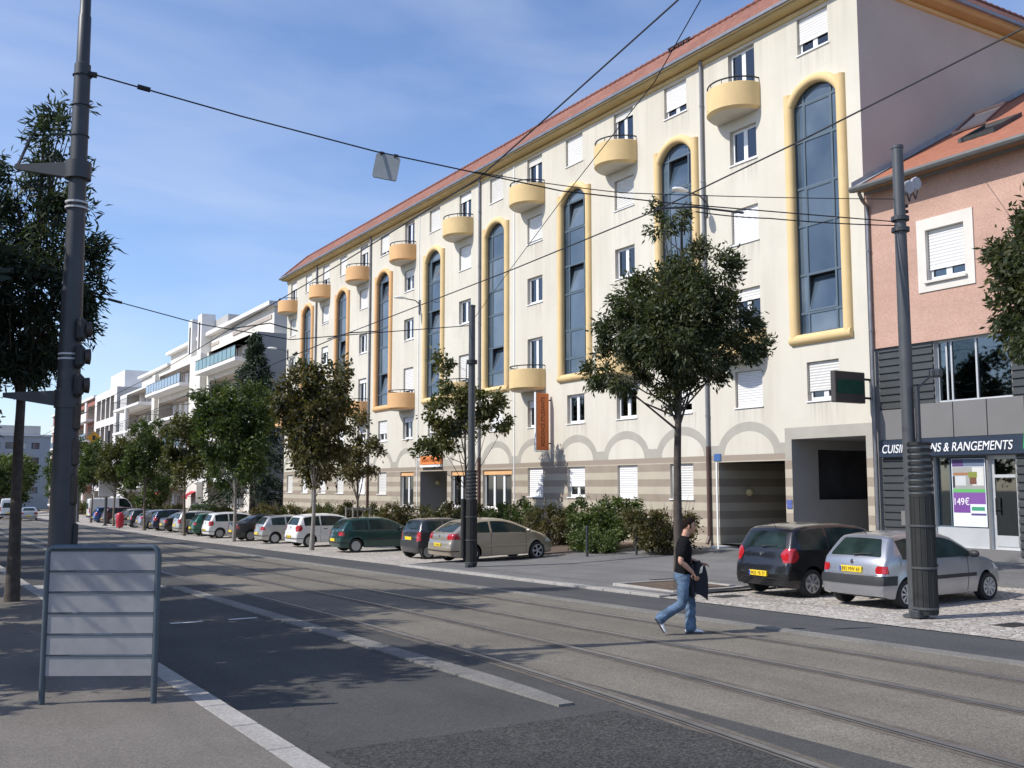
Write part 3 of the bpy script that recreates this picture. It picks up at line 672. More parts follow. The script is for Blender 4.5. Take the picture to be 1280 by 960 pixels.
def tile_slope():
    b = MB(); NC = 7; rise = 1.55; d = rise/NC
    z0 = 17.82; s0 = -0.42                    # outset at the eave (negative outset = inwards below)
    def wave(t): return 0.028*abs(math.sin(t*math.pi/0.30))
    def face(mapf, L0, L1, step, mit):
        n = int((L1-L0)/step)
        for c in range(NC):
            za, zb = z0+c*d-0.012, z0+(c+1)*d+0.035; ia, ib = s0+c*d, s0+(c+1)*d
            va = []; 
            for i in range(n+1):
                t = L0+(L1-L0)*i/n
                ta, tb = max(L0+mit*(ia), min(L1-mit*(ia), t)), max(L0+mit*(ib), min(L1-mit*(ib), t))
                w = wave(t); va.append((mapf(ta, ia-w*0.7-0.012, za+w*0.7)));  va.append((mapf(tb, ib-w*0.7+0.02, zb-0.02+w*0.7)))
            b.add(va, [(2*i, 2*i+2, 2*i+3, 2*i+1) for i in range(n)])
            vb = []
            for i in range(0, n+1): vb.append(va[2*i]); x, y, z = va[2*i]; vb.append((x+0.0, y, z-0.03))
            b.add(vb, [(2*i, 2*i+2, 2*i+3, 2*i+1) for i in range(n)])
    face(lambda t, i, z: (W+i, t, z), BY0, BY1, 0.075, 1.0)
    face(lambda t, i, z: (t, BY0+i, z), W, XD, 0.15, 1.0)
    face(lambda t, i, z: (t, BY1-i, z), W, XD, 0.3, 1.0)
    o = b.build('roof_tiles', M_tilesr, bld, True, angle=60); o['kind'] = 'stuff'
    cr = MB(); i = s0+rise; zt = z0+rise+0.02
    y = BY0+i
    while y < BY1-i: cr.lathe([(0.075, 0), (0.10, 0.28), (0.0, 0.29)], (0, 0, 0), 6) if False else cr.tube([(W+i, y, zt), (W+i, y+0.33, zt+0.02)], [0.075, 0.095], 6); y += 0.36
    x = W+i
    while x < XD: cr.tube([(x, BY0+i, zt), (x+0.33, BY0+i, zt+0.02)], [0.075, 0.095], 6); x += 0.36
    for k in range(8):
        f = k/8.; cr.tube([(W+s0+rise*f, BY0+s0+rise*f, z0+rise*f+0.03), (W+s0+rise*(f+.14), BY0+s0+rise*(f+.14), z0+rise*(f+.14)+0.05)], 0.09, 6)
        cr.tube([(W+s0+rise*f, BY1-s0-rise*f, z0+rise*f+0.03), (W+s0+rise*(f+.14), BY1-s0-rise*(f+.14), z0+rise*(f+.14)+0.05)], 0.09, 6)
    o = cr.build('ridge_tiles', pm('dark_ridge_tiles', (0.19, 0.075, 0.06), 0.85, 0.25, 5), bld, True); o['kind'] = 'stuff'
    t = MB(); t.quad((W+i, BY0+i, zt-0.03), (XD, BY0+i, zt-0.03), (XD, BY1-i, zt-0.03), (W+i, BY1-i, zt-0.03)); t.build('roof_deck', M_gut, bld)
tile_slope()
b = MB()
for y in np.arange(28.7, 29.9, 0.28): b.box(W+0.95, y, 19.2, W+1.0, y+0.03, 19.42)
b.box(W+0.94, 28.6, 19.4, W+1.0, 29.9, 19.44); b.build('snow_rail', M_iron, bld)
for y, m, zt in ((26.86, M_pipe, 17.56), (43.43, M_pipe, 17.56), (57.35, M_pipe, 17.56), (66.95, M_pipe, 17.56)):
    b = MB(); b.tube([(W-0.08, y, 3.4), (W-0.08, y, zt)], 0.062, 10)
    for z in np.arange(4.5, 17, 2.83): b.lathe([(0.075, z), (0.075, z+0.07)], (W-0.08, y, 0), 10)
    o = b.build('downpipe', m, bld, True)
    b = MB(); b.tube([(W-0.08, y, prof(y)+0.75), (W-0.08, y, 3.45)], 0.07, 10); b.tube([(W-0.08, y, prof(y)+0.75), (W-0.2, y, prof(y)+0.5)], 0.07, 8); b.build('downpipe', M_pipeb if y < 60 else M_pipe, bld, True)
for y in (50.5, 40.15, 26.5):
    b = MB(); b.box(W-0.035, y-0.03, -0.6, W-0.002, y+0.03, 17.5 if y > 30 else 2.9); b.build('joint_cover', M_white, bld)
def vertical_sign():
    loc = (W-0.55, 37.0, 3.6); r = thing('wall_sign', 'tall narrow orange sign reading RESIDENCE ETUDIANTE upright on the facade', 'sign', loc)
    M_o = pm('orange_sign', (0.62, 0.16, 0.035), 0.5, 0.1, 3); b = MB(); b.bbox(W-0.78, 37.0, 3.62, W-0.14, 37.14, 6.12, 0.012); b.build('panel', M_o, r)
    b = MB(); b.box(W-0.82, 37.01, 3.56, W-0.79, 37.13, 6.16); b.box(W-0.79, 37.01, 3.55, W-0.12, 37.13, 3.6); b.build('edge_trim', M_white, r)
    b = MB()
    for z in (3.9, 5.8): b.box(W-0.14, 37.05, z, W, 37.09, z+0.05)
    b.build('bracket', M_iron, r)
    t = text_mesh('RESIDENCE ETUDIANTE', 0.27, pm('dark_brown_letters', (0.07, 0.02, 0.01), 0.6, 0.1, 3), 2.15)
    # read upwards on the face turned to the camera (-Y)
    o = put('lettering', t, r, (W-0.36-loc[0], 36.994-loc[1], 3.80-loc[2])); o.rotation_euler = (math.radians(90), math.radians(-90), 0)
def text_mesh(s, size, mat, width=None, shear=0.0, ext=0.004, align='LEFT'):
    cu = bpy.data.curves.new('lettering', 'FONT'); cu.body = s; cu.size = size; cu.extrude = ext; cu.shear = shear; cu.align_x = align
    o = bpy.data.objects.new('lettering', cu); COL.objects.link(o); bpy.context.view_layer.update()
    dg = bpy.context.evaluated_depsgraph_get(); me = bpy.data.meshes.new_from_object(o.evaluated_get(dg)); bpy.data.objects.remove(o, do_unlink=True); bpy.data.curves.remove(cu)
    me.name = 'lettering'; me.materials.clear(); me.materials.append(mat)
    n = len(me.vertices); co = np.empty(n*3); me.vertices.foreach_get('co', co); co = co.reshape(-1, 3)
    if width: 
        w = co[:, 0].max()-co[:, 0].min(); co[:, 0] = (co[:, 0]-co[:, 0].min())*width/w
        me.vertices.foreach_set('co', co.ravel())
    me.update(); return me
vertical_sign()
def flat_sign():
    loc = (W-0.1, 48.6, 3.1); r = thing('wall_sign', 'small horizontal orange sign over the entrance passage', 'sign', loc)
    b = MB(); b.bbox(W-0.16, 47.45, 3.22, W-0.02, 49.85, 3.68, 0.01); b.build('panel', pm('bright_orange_sign', (0.75, 0.24, 0.06), 0.5, 0.08, 3), r)
    b = MB(); b.box(W-0.18, 47.45, 3.08, W-0.02, 49.85, 3.20); b.build('base_trim', M_white, r)
    o = put('lettering', text_mesh('RESIDENCE ETUDIANTE', 0.24, pm('rust_letters', (0.30, 0.05, 0.01), 0.6, 0.1, 3), 2.0), r, (W-0.165-loc[0], 49.65-loc[1], 3.36-loc[2])); o.rotation_euler = (math.radians(90), 0, math.radians(-90))
flat_sign()
def plate():
    b = MB(); b.box(W-0.03, 26.28, 2.93, W-0.002, 26.62, 3.18); o = b.build('house_number_plate', pm('blue_enamel', (0.06, 0.14, 0.33), 0.3, 0.1, 3), None, loc=(W, 26.45, 3.0)); tag(o, 'small blue number plate above the garage passage corner', 'number plate')
    b = MB(); b.box(W-0.03, 23.05, 1.35, W-0.002, 23.27, 1.62); o = b.build('notice_plate', pm('blue_white_notice', (0.10, 0.13, 0.35), 0.4, 0.3, 12), None, loc=(W, 23.15, 1.5)); tag(o, 'little blue notice between the two garage openings', 'notice')
plate()
# street lamps bracketed to the facades
def wall_lamp(y, z, label):
    r = thing('wall_lamp', label, 'street lamp', (W, y, z), group='white street lamps bracketed to the cream facade')
    b = MB(); b.tube([(W-0.02, y-0.12, z-0.15), (W-0.3, y-0.12, z+0.05), (W-0.9, y-0.12, z+0.1)], 0.03, 8); b.build('arm', M_poleg, r, True)
    b = MB(); b.box(W-0.06, y-0.2, z-0.7, W-0.003, y-0.04, z+0.1); b.build('wall_box', M_poleg, r)
    b = MB(); vs = []; n = 14
    for i, (f, wd, h0, h1) in enumerate(((0, 0.02, 0.0, 0.03), (0.12, 0.12, -0.03, 0.08), (0.5, 0.17, -0.05, 0.12), (0.85, 0.14, -0.04, 0.09), (1.0, 0.02, 0.0, 0.03))):
        X = W-0.85-0.75*f
        for k in range(n): a = 2*math.pi*k/n; vs.append((X, y-0.12+wd*math.cos(a), z+0.1+(h1 if math.sin(a) > 0 else -h0)*math.sin(a)))
    b.add(vs, [(i*n+k, i*n+(k+1) % n, (i+1)*n+(k+1) % n, (i+1)*n+k) for i in range(4) for k in range(n)]); b.build('lamp_head', M_white, r, True)
wall_lamp(26.9, 12.4, 'white street lamp on the facade just above the dark round tree crown')
wall_lamp(50.5, 12.35, 'white street lamp on the facade by the white joint strip mid building')
wall_lamp(73.2, 12.2, 'white street lamp at the far left end of the cream facade')

# ------------------------------------------------------------------ pink neighbour with the kitchen shop
NY0, NY1 = 4.0, 19.84; nb = (W, 12.0, -0.2); XN = W+11
shop = thing('shop_building', 'pink rendered house with tiled roof over a dark clad kitchen shop', 'building', nb)
M_pink = asphalt_mat('salmon_roughcast', (0.50, 0.315, 0.24), (0.57, 0.37, 0.29), 38, 0.09, 1.0, 0.5)
M_surr = pm('cream_surround', (0.66, 0.62, 0.55), 0.85, 0.06, 2)
M_clad = pm('anthracite_corrugated_cladding', (0.062, 0.068, 0.07), 0.5, 0.1, 2, metal=0.2)
M_panel = pm('grey_composite_panel', (0.185, 0.178, 0.172), 0.5, 0.05, 1, metal=0.1)
M_navy = pm('navy_fascia', (0.022, 0.035, 0.06), 0.4, 0.15, 2)
M_alu = pm('pale_aluminium', (0.55, 0.56, 0.56), 0.4, 0.06, 2, metal=0.3)
P2 = lambda u, v, d: (W+0.02+d, u, v)
up_open = [(16.60, 17.80, 7.77, 9.22), (10.0, 11.2, 7.77, 9.22)]
b = wall_sheet(P2, up_open, NY0, NY1, 6.08, 10.75, 0.2); b.build('upper_wall', [M_pink, M_surr], shop)
for (a, c, lo, hi) in up_open:
    p = window_parts(c-a, hi-lo, 0.76, key='pink', sill=False)
    o = put('window', p['frame'], shop, (0.02, a-nb[1], lo-nb[2])); put('pane', p['pane'], o); put('roller_shutter', p['shutter'], o); put('room', p['room'], o)
    s = MB(); Xa, Xb = W-0.015, W+0.019
    for (q0, q1, r0, r1) in ((a-0.28, a-0.002, lo-0.30, hi+0.33), (c+0.002, c+0.28, lo-0.30, hi+0.33), (a-0.002, c+0.002, hi+0.002, hi+0.33), (a-0.002, c+0.002, lo-0.30, lo-0.002)): s.box(Xa, q0, r0, Xb, q1, r1)
    put('surround', s.mesh('surround', M_surr, off=(W+0.02, a, lo)), o)
    s = MB(); s.bbox(-0.12, -0.06, -0.075, 0.15, c-a+0.06, 0.0, 0.008); put('sill', s.mesh('sill', M_surr), o)
# lower storeys: core wall openings
low_open = [(15.5, 17.75, 4.36, 6.07, 0.25), (7.0, 13.6, 4.36, 6.07, 0.25), (16.34, 17.92, 0.42, 2.86, 0.35), (15.5, 16.28, 0.42, 2.86, 0.3), (7.0, 14.4, 0.42, 2.86, 0.3)]
b = wall_sheet(lambda u, v, d: (W+0.10+d, u, v), low_open, NY0, NY1, -1.0, 6.08, 0.25); b.build('lower_wall', [M_panel, M_alu], shop)
def corrugated(y0, y1, z0, z1, pitch=0.21, name='cladding_sheet'):
    b = MB(); z = z0
    while z < z1-0.01:
        zz = min(z+pitch, z1); h = zz-z
        pr = [(0.0, 0.0), (0.045, 0.12), (0.045, 0.55), (0.0, 0.68), (0.0, 1.0)]
        for (x0, f0), (x1, f1) in zip(pr[:-1], pr[1:]): b.quad((W+0.095-x0, y0, z+h*f0), (W+0.095-x0, y1, z+h*f0), (W+0.095-x1, y1, z+h*f1), (W+0.095-x1, y0, z+h*f1))
        z = zz
    b.build(name, M_clad, shop)
corrugated(17.78, 19.60, 4.26, 6.05); corrugated(13.7, 15.47, 4.38, 6.05); corrugated(17.95, 19.60, 0.25, 2.86); corrugated(14.45, 15.46, 0.25, 2.86)
corrugated(4.0, 6.9, 0.25, 2.86); corrugated(4.0, 6.9, 4.38, 6.05)
# composite panels over the fascia
pmesh = {}
ys_ = [19.62, 18.35, 17.2, 16.2, 15.15, 14.1, 13.0, 11.9, 10.8, 9.7, 8.6, 7.5, 6.4, 5.3]
for a, c in zip(ys_[1:], ys_[:-1]):
    b = MB(); b.bbox(W+0.03, a+0.012, 3.385, W+0.094, c-0.012, 4.25 if a > 17.7 else 4.35, 0.006); b.build('facade_panel', M_panel, shop)
b = MB(); b.bbox(W-0.06, 4.2, 2.88, W+0.09, 19.60, 3.37, 0.01); fas = b.build('fascia_board', M_navy, shop)
M_let = pm('white_letters', (0.85, 0.85, 0.85), 0.4, 0.02, 3)
o = put('lettering', text_mesh('CUISINES BAINS & RANGEMENTS', 0.34, M_let, 4.02, 0.22, 0.012), fas, (W-0.075-nb[0], 19.46-nb[1], 3.0-nb[2])); o.rotation_euler = (math.radians(90), 0, math.radians(-90))
o.location = (W-0.075-nb[0], 19.46-nb[1], 3.0-nb[2])
# showroom glazing above
def glazed(y0, y1, z0, z1, mull, name, d=0.12, frame=M_alu, back=1.2, fw=0.05):
    b = MB(); X = W+0.10+d
    b.box(X, y0, z0, X+0.06, y0+fw, z1); b.box(X, y1-fw, z0, X+0.06, y1, z1); b.box(X+0.001, y0+fw, z0, X+0.06, y1-fw, z0+fw); b.box(X+0.001, y0+fw, z1-fw, X+0.06, y1-fw, z1)
    for m in mull: b.box(X-0.01, m-fw/2, z0+fw, X+0.055, m+fw/2, z1-fw)
    o = b.build(name, frame, shop)
    es = [y0+fw]+list(mull)+[y1-fw]
    for a, c in zip(es[:-1], es[1:]):
        q = MB(); q.box(X+0.025, a, z0+fw, X+0.035, c, z1-fw); me = q.mesh('pane', M_glass, off=nb); put('pane', me, o)
    r = MB(); Xb = X+back
    r.quad((Xb, y0-.3, z0), (Xb, y1+.3, z0), (Xb, y1+.3, z1), (Xb, y0-.3, z1)); r.quad((X+.1, y0, z0), (X+.1, y1, z0), (Xb, y1+.3, z0), (Xb, y0-.3, z0)); r.quad((X+.1, y0, z1), (X+.1, y1, z1), (Xb, y1+.3, z1), (Xb, y0-.3, z1))
    r.quad((X+.1, y0, z0), (X+.1, y0, z1), (Xb, y0-.3, z1), (Xb, y0-.3, z0)); r.quad((X+.1, y1, z0), (X+.1, y1, z1), (Xb, y1+.3, z1), (Xb, y1+.3, z0))
    put('room', r.mesh('room', pm('showroom_interior', (0.10, 0.105, 0.10), 0.9, 0.5, 0.8), off=nb), o); return o
sg = glazed(15.5, 17.75, 4.36, 6.07, [17.45, 17.3, 16.55], 'showroom_window')
q = MB(); q.box(W+0.5, 16.6, 4.4, W+0.55, 17.3, 6.0); put('display_panel', q.mesh('display_panel', pm('pale_green_panel', (0.45, 0.50, 0.46), 0.6, 0.15, 2), off=nb), sg)
q = MB(); q.box(W+0.32, 15.62, 4.42, W+0.55, 15.85, 4.72); put('cardboard_box', q.mesh('cardboard_box', pm('cardboard', (0.45, 0.36, 0.24), 0.8, 0.1, 2), off=nb), sg)
glazed(7.0, 13.6, 4.36, 6.07, [9.2, 11.4], 'showroom_window')
sw = glazed(16.34, 17.92, 0.95, 2.86, [17.50], 'shop_window', frame=M_bframe, fw=0.035)
b = MB(); b.box(W+0.16, 16.34, 0.42, W+0.30, 17.92, 0.948); b.build('window_apron', M_alu, shop)
dr = glazed(15.5, 16.28, 0.42, 2.86, [], 'shop_door', fw=0.09)
q = MB(); q.box(W+0.19, 15.59, 2.28, W+0.27, 16.19, 2.36); q.box(W+0.2, 15.59, 0.5, W+0.27, 16.19, 0.78); put('door_rail', q.mesh('door_rail', M_alu, off=nb), dr)
q = MB(); q.box(W+0.12, 16.11, 1.3, W+0.15, 16.14, 1.75); q.box(W+0.12, 16.11, 1.4, W+0.24, 16.14, 1.43); put('handle', q.mesh('handle', M_iron, off=nb), dr)
glazed(7.0, 14.4, 0.42, 2.86, [9.5, 12.0], 'shop_window')
b = MB(); b.box(W+0.02, 18.55, 0.95, W+0.048, 18.98, 1.36); b.build('meter_cupboard', M_panel, shop)
# poster
def poster():
    loc = (W+0.16, 16.95, 0.98); r = thing('poster', 'purple white and green kitchen offer poster reading 149 euro behind the shop glass', 'poster', loc)
    def flat(n, c): return pm(n, c, 0.5, 0.05, 3)
    base = MB(); base.box(W+0.175, 16.42, 0.98, W+0.19, 17.42, 2.80); base.build('sheet', flat('poster_white', (0.72, 0.78, 0.85)), r)
    def rect(n, c, u0, u1, v0, v1, lvl=1):     # u from the left edge 0..1, v from the foot 0..1
        b = MB(); X = W+0.175-0.002*lvl; y0, y1 = 17.42-u1, 17.42-u0; b.box(X, y0, 0.98+v0*1.82, X+0.0015, y1, 0.98+v1*1.82); b.build('print_block', flat(n, c), r)
    rect('poster_purple_dark', (0.09, 0.05, 0.16), 0.02, 0.36, 0.88, 0.99); rect('poster_slate', (0.13, 0.17, 0.24), 0.36, 0.98, 0.88, 0.99)
    rect('poster_scene', (0.33, 0.33, 0.31), 0.02, 0.98, 0.55, 0.875)
    rect('poster_shelf', (0.35, 0.16, 0.07), 0.05, 0.55, 0.755, 0.79, 2); rect('poster_light', (0.62, 0.62, 0.58), 0.62, 0.95, 0.60, 0.87, 2); rect('poster_pot', (0.16, 0.07, 0.04), 0.54, 0.74, 0.62, 0.72, 3)
    rect('poster_leaf', (0.22, 0.25, 0.05), 0.50, 0.76, 0.72, 0.80, 3); rect('poster_lightb', (0.55, 0.56, 0.55), 0.10, 0.42, 0.60, 0.74, 2); rect('poster_dark', (0.03, 0.03, 0.03), 0.03, 0.09, 0.57, 0.74, 3)
    rect('poster_green', (0.12, 0.42, 0.12), 0.02, 0.98, 0.50, 0.55)
    rect('poster_purple', (0.20, 0.08, 0.30), 0.02, 0.98, 0.33, 0.50); rect('poster_purpleb', (0.17, 0.06, 0.27), 0.02, 0.52, 0.20, 0.33)
    rect('poster_greenb', (0.05, 0.30, 0.16), 0.56, 0.94, 0.235, 0.29, 2); rect('poster_purplec', (0.11, 0.06, 0.2), 0.54, 0.98, 0.165, 0.195, 2)
    o = put('lettering', text_mesh('149€', 0.27, M_let, 0.44), r, (0.171-0.16, 17.36-loc[1], 0.98+0.315*1.82-loc[2])); o.rotation_euler = (math.radians(90), 0, math.radians(-90))
poster()
# roof of the pink house
def pink_roof():
    b = MB(); t = 0.535; e = -0.55; x0 = W+e; z0 = 10.86
    def z(x): return z0+(x-x0)*t
    n = 22; d = 9.2/n
    for i in range(n):
        xa, xb = x0+i*d, x0+(i+1)*d; za, zb = z(xa), z(xb)+0.02; cols = 90
        va = []
        for k in range(cols+1):
            y = NY0+(NY1+0.0-NY0)*k/cols; w = 0.02*abs(math.sin(y*math.pi/0.35)); va += [(xa, y, za+w), (xb, y, zb+w-0.02)]
        b.add(va, [(2*k, 2*k+2, 2*k+3, 2*k+1) for k in range(cols)])
        b.quad((xa, NY0, za), (xa, NY1, za), (xa, NY1, za-0.03), (xa, NY0, za-0.03))
    o = b.build('roof_tiles', pm('orange_flat_tiles', (0.33, 0.125, 0.07), 0.85, 0.14, 3, fine=0.1, fscale=12), shop, True, angle=60); o['kind'] = 'stuff'
    b = MB(); xr = x0+9.2; b.quad((xr, NY0, z(xr)), (xr, NY1, z(xr)), (xr+9, NY1, z(xr)-4), (xr+9, NY0, z(xr)-4)); b.quad((x0, NY0, z0-0.03), (x0, NY1, z0-0.03), (xr, NY1, z(xr)-0.03), (xr, NY0, z(xr)-0.03)); b.build('roof_deck', pm('roof_underside', (0.3, 0.2, 0.12), 0.9), shop)
    b = MB(); b.quad((x0+0.05, NY0, z0-0.1), (x0+0.05, NY1, z0-0.1), (W+0.02, NY1, z0-0.02), (W+0.02, NY0, z0-0.02)); b.build('soffit', pm('wood_soffit', (0.30, 0.17, 0.08), 0.8, 0.2, 6), shop)
    b = MB(); pr = [(x0-0.02, z0+0.02), (x0-0.13, z0+0.02), (x0-0.15, z0-0.05), (x0-0.12, z0-0.12), (x0-0.05, z0-0.14), (x0+0.03, z0-0.1), (x0+0.06, z0-0.12), (x0+0.06, z0-0.02)]
    for (xa, za), (xb, zb) in zip(pr[:-1], pr[1:]): b.quad((xa, NY0, za), (xa, NY1, za), (xb, NY1, zb), (xb, NY0, zb))
    b.add([(x, NY1, z_) for x, z_ in pr], [tuple(range(len(pr)))]); b.build('gutter', pm('dark_gutter', (0.10, 0.10, 0.095), 0.45, 0.15, 3), shop)
    b = MB(); n_ = 12
    b.box(x0, NY1-0.05, z0, x0+0.01, NY1, z0+0.01)
    def band(y0, y1, dz0, dz1):
        b.quad((x0, y0, z(x0)+dz0), (x0, y1, z(x0)+dz1), (xr, y1, z(xr)+dz1), (xr, y0, z(xr)+dz0))
    band(NY1-0.22, NY1+0.005, 0.05, 0.06); b.quad((x0, NY1+0.005, z(x0)+0.06), (xr, NY1+0.005, z(xr)+0.06), (xr, NY1+0.005, z(xr)+0.2), (x0, NY1+0.005, z(x0)+0.2)); b.build('wall_flashing', pm('lead_flashing', (0.34, 0.35, 0.36), 0.5, 0.15, 3, metal=0.2), shop)
    # open roof window
    sk = MB(); u0, u1 = W+1.6, W+2.9; y0, y1 = 16.55, 17.75
    def sq(a0, a1, c0, c1, h0, h1): # frame piece along the slope
        sk.add([(a0, c0, z(a0)+h0), (a1, c0, z(a1)+h0), (a1, c1, z(a1)+h0), (a0, c1, z(a0)+h0), (a0, c0, z(a0)+h1), (a1, c0, z(a1)+h1), (a1, c1, z(a1)+h1), (a0, c1, z(a0)+h1)], [(0, 1, 2, 3), (4, 5, 6, 7), (0, 1, 5, 4), (1, 2, 6, 5), (2, 3, 7, 6), (3, 0, 4, 7)])
    sq(u0, u1, y0, y0+0.09, 0.02, 0.14); sq(u0, u1, y1-0.09, y1, 0.02, 0.14); sq(u0, u0+0.1, y0+0.09, y1-0.09, 0.02, 0.135); sq(u1-0.1, u1, y0+0.09, y1-0.09, 0.02, 0.135)
    rw = sk.build('roof_window', pm('brown_roof_window', (0.055, 0.05, 0.048), 0.5, 0.2, 4), shop)
    q = MB(); q.quad((u0+.1, y0+.09, z(u0+.1)+0.03), (u1-.1, y0+.09, z(u1-.1)+0.03), (u1-.1, y1-.09, z(u1-.1)+0.03), (u0+.1, y1-.09, z(u0+.1)+0.03)); put('opening', q.mesh('opening', M_room, off=nb), rw)
    q = MB(); xa, xb = u0-0.35, u1-0.55; za, zb = z(u0)-0.02+0.22, z(u1)+0.32
    for (c0, c1) in ((y0+0.05, y0+0.12), (y1-0.12, y1-0.05)): q.add([(xa, c0, za), (xb, c0, zb), (xb, c1, zb), (xa, c1, za), (xa, c0, za+0.07), (xb, c0, zb+0.07), (xb, c1, zb+0.07), (xa, c1, za+0.07)], [(0, 1, 2, 3), (4, 5, 6, 7), (0, 1, 5, 4), (1, 2, 6, 5), (2, 3, 7, 6), (3, 0, 4, 7)])
    q.box(xa, y0+0.12, za, xa+0.08, y1-0.12, za+0.07); q.box(xb-0.08, y0+0.12, zb-0.03, xb, y1-0.12, zb+0.05); put('sash', q.mesh('sash', pm('red_brown_sash', (0.05, 0.022, 0.02), 0.5, 0.2, 4), off=nb), rw)
    q = MB(); q.quad((xa, y0+.12, za+.03), (xb, y0+.12, zb+.02), (xb, y1-.12, zb+.02), (xa, y1-.12, za+.03)); put('pane', q.mesh('pane', M_glass, off=nb), rw)
pink_roof()
b = MB(); b.tube([(W-0.45, 19.66, 10.72), (W-0.30, 19.68, 10.52), (W-0.06, 19.70, 10.36), (W-0.06, 19.72, 9.9), (W-0.06, 19.72, 3.0)], 0.055, 10)
for z in (9.0, 6.6, 4.3): b.lathe([(0.07, z), (0.07, z+0.06)], (W-0.06, 19.72, 0), 10)
b.build('downpipe', M_gut, shop, True)
b = MB(); b.tube([(W-0.06, 19.72, 3.02), (W-0.06, 19.72, 0.1)], 0.062, 10); b.build('downpipe', M_gut, shop, True)
def hang_signs():
    r = thing('projecting_sign', 'dark box sign with green face projecting from the facade corner above the garage', 'sign', (23.5, 19.9, 4.4))
    b = MB(); b.bbox(22.72, 19.80, 4.46, 24.0, 19.98, 5.37, 0.02); b.build('box', pm('dark_sign_box', (0.07, 0.06, 0.055), 0.45, 0.1, 3), r)
    b = MB(); b.box(22.80, 19.792, 4.72, 23.92, 19.799, 5.12); b.build('green_face', pm('dark_green_sign', (0.01, 0.07, 0.045), 0.3, 0.25, 6), r)
    b = MB(); b.box(24.0, 19.86, 4.6, 24.297, 19.92, 4.66); b.box(24.0, 19.86, 5.15, 24.297, 19.92, 5.21); b.build('bracket', M_iron, r)
    r = thing('projecting_sign', 'bright green projecting sign cut by the right edge of the view', 'sign', (24.0, 14.7, 2.9))
    b = MB(); b.add([(23.62, 14.68, 2.98), (24.1, 14.68, 2.98), (24.1, 14.68, 4.4), (23.85, 14.68, 4.4), (23.62, 14.80, 2.98), (24.1, 14.80, 2.98), (24.1, 14.80, 4.4), (23.85, 14.80, 4.4)], [(0, 1, 2, 3), (4, 5, 6, 7), (0, 1, 5, 4), (1, 2, 6, 5), (2, 3, 7, 6), (3, 0, 4, 7)]); b.build('green_panel', pm('bright_green_sign', (0.02, 0.30, 0.05), 0.4, 0.1, 3), r)
    b = MB(); b.box(24.1, 14.71, 3.1, 24.36, 14.77, 3.16); b.box(24.1, 14.71, 4.1, 24.36, 14.77, 4.16); b.build('bracket', M_iron, r)
hang_signs()

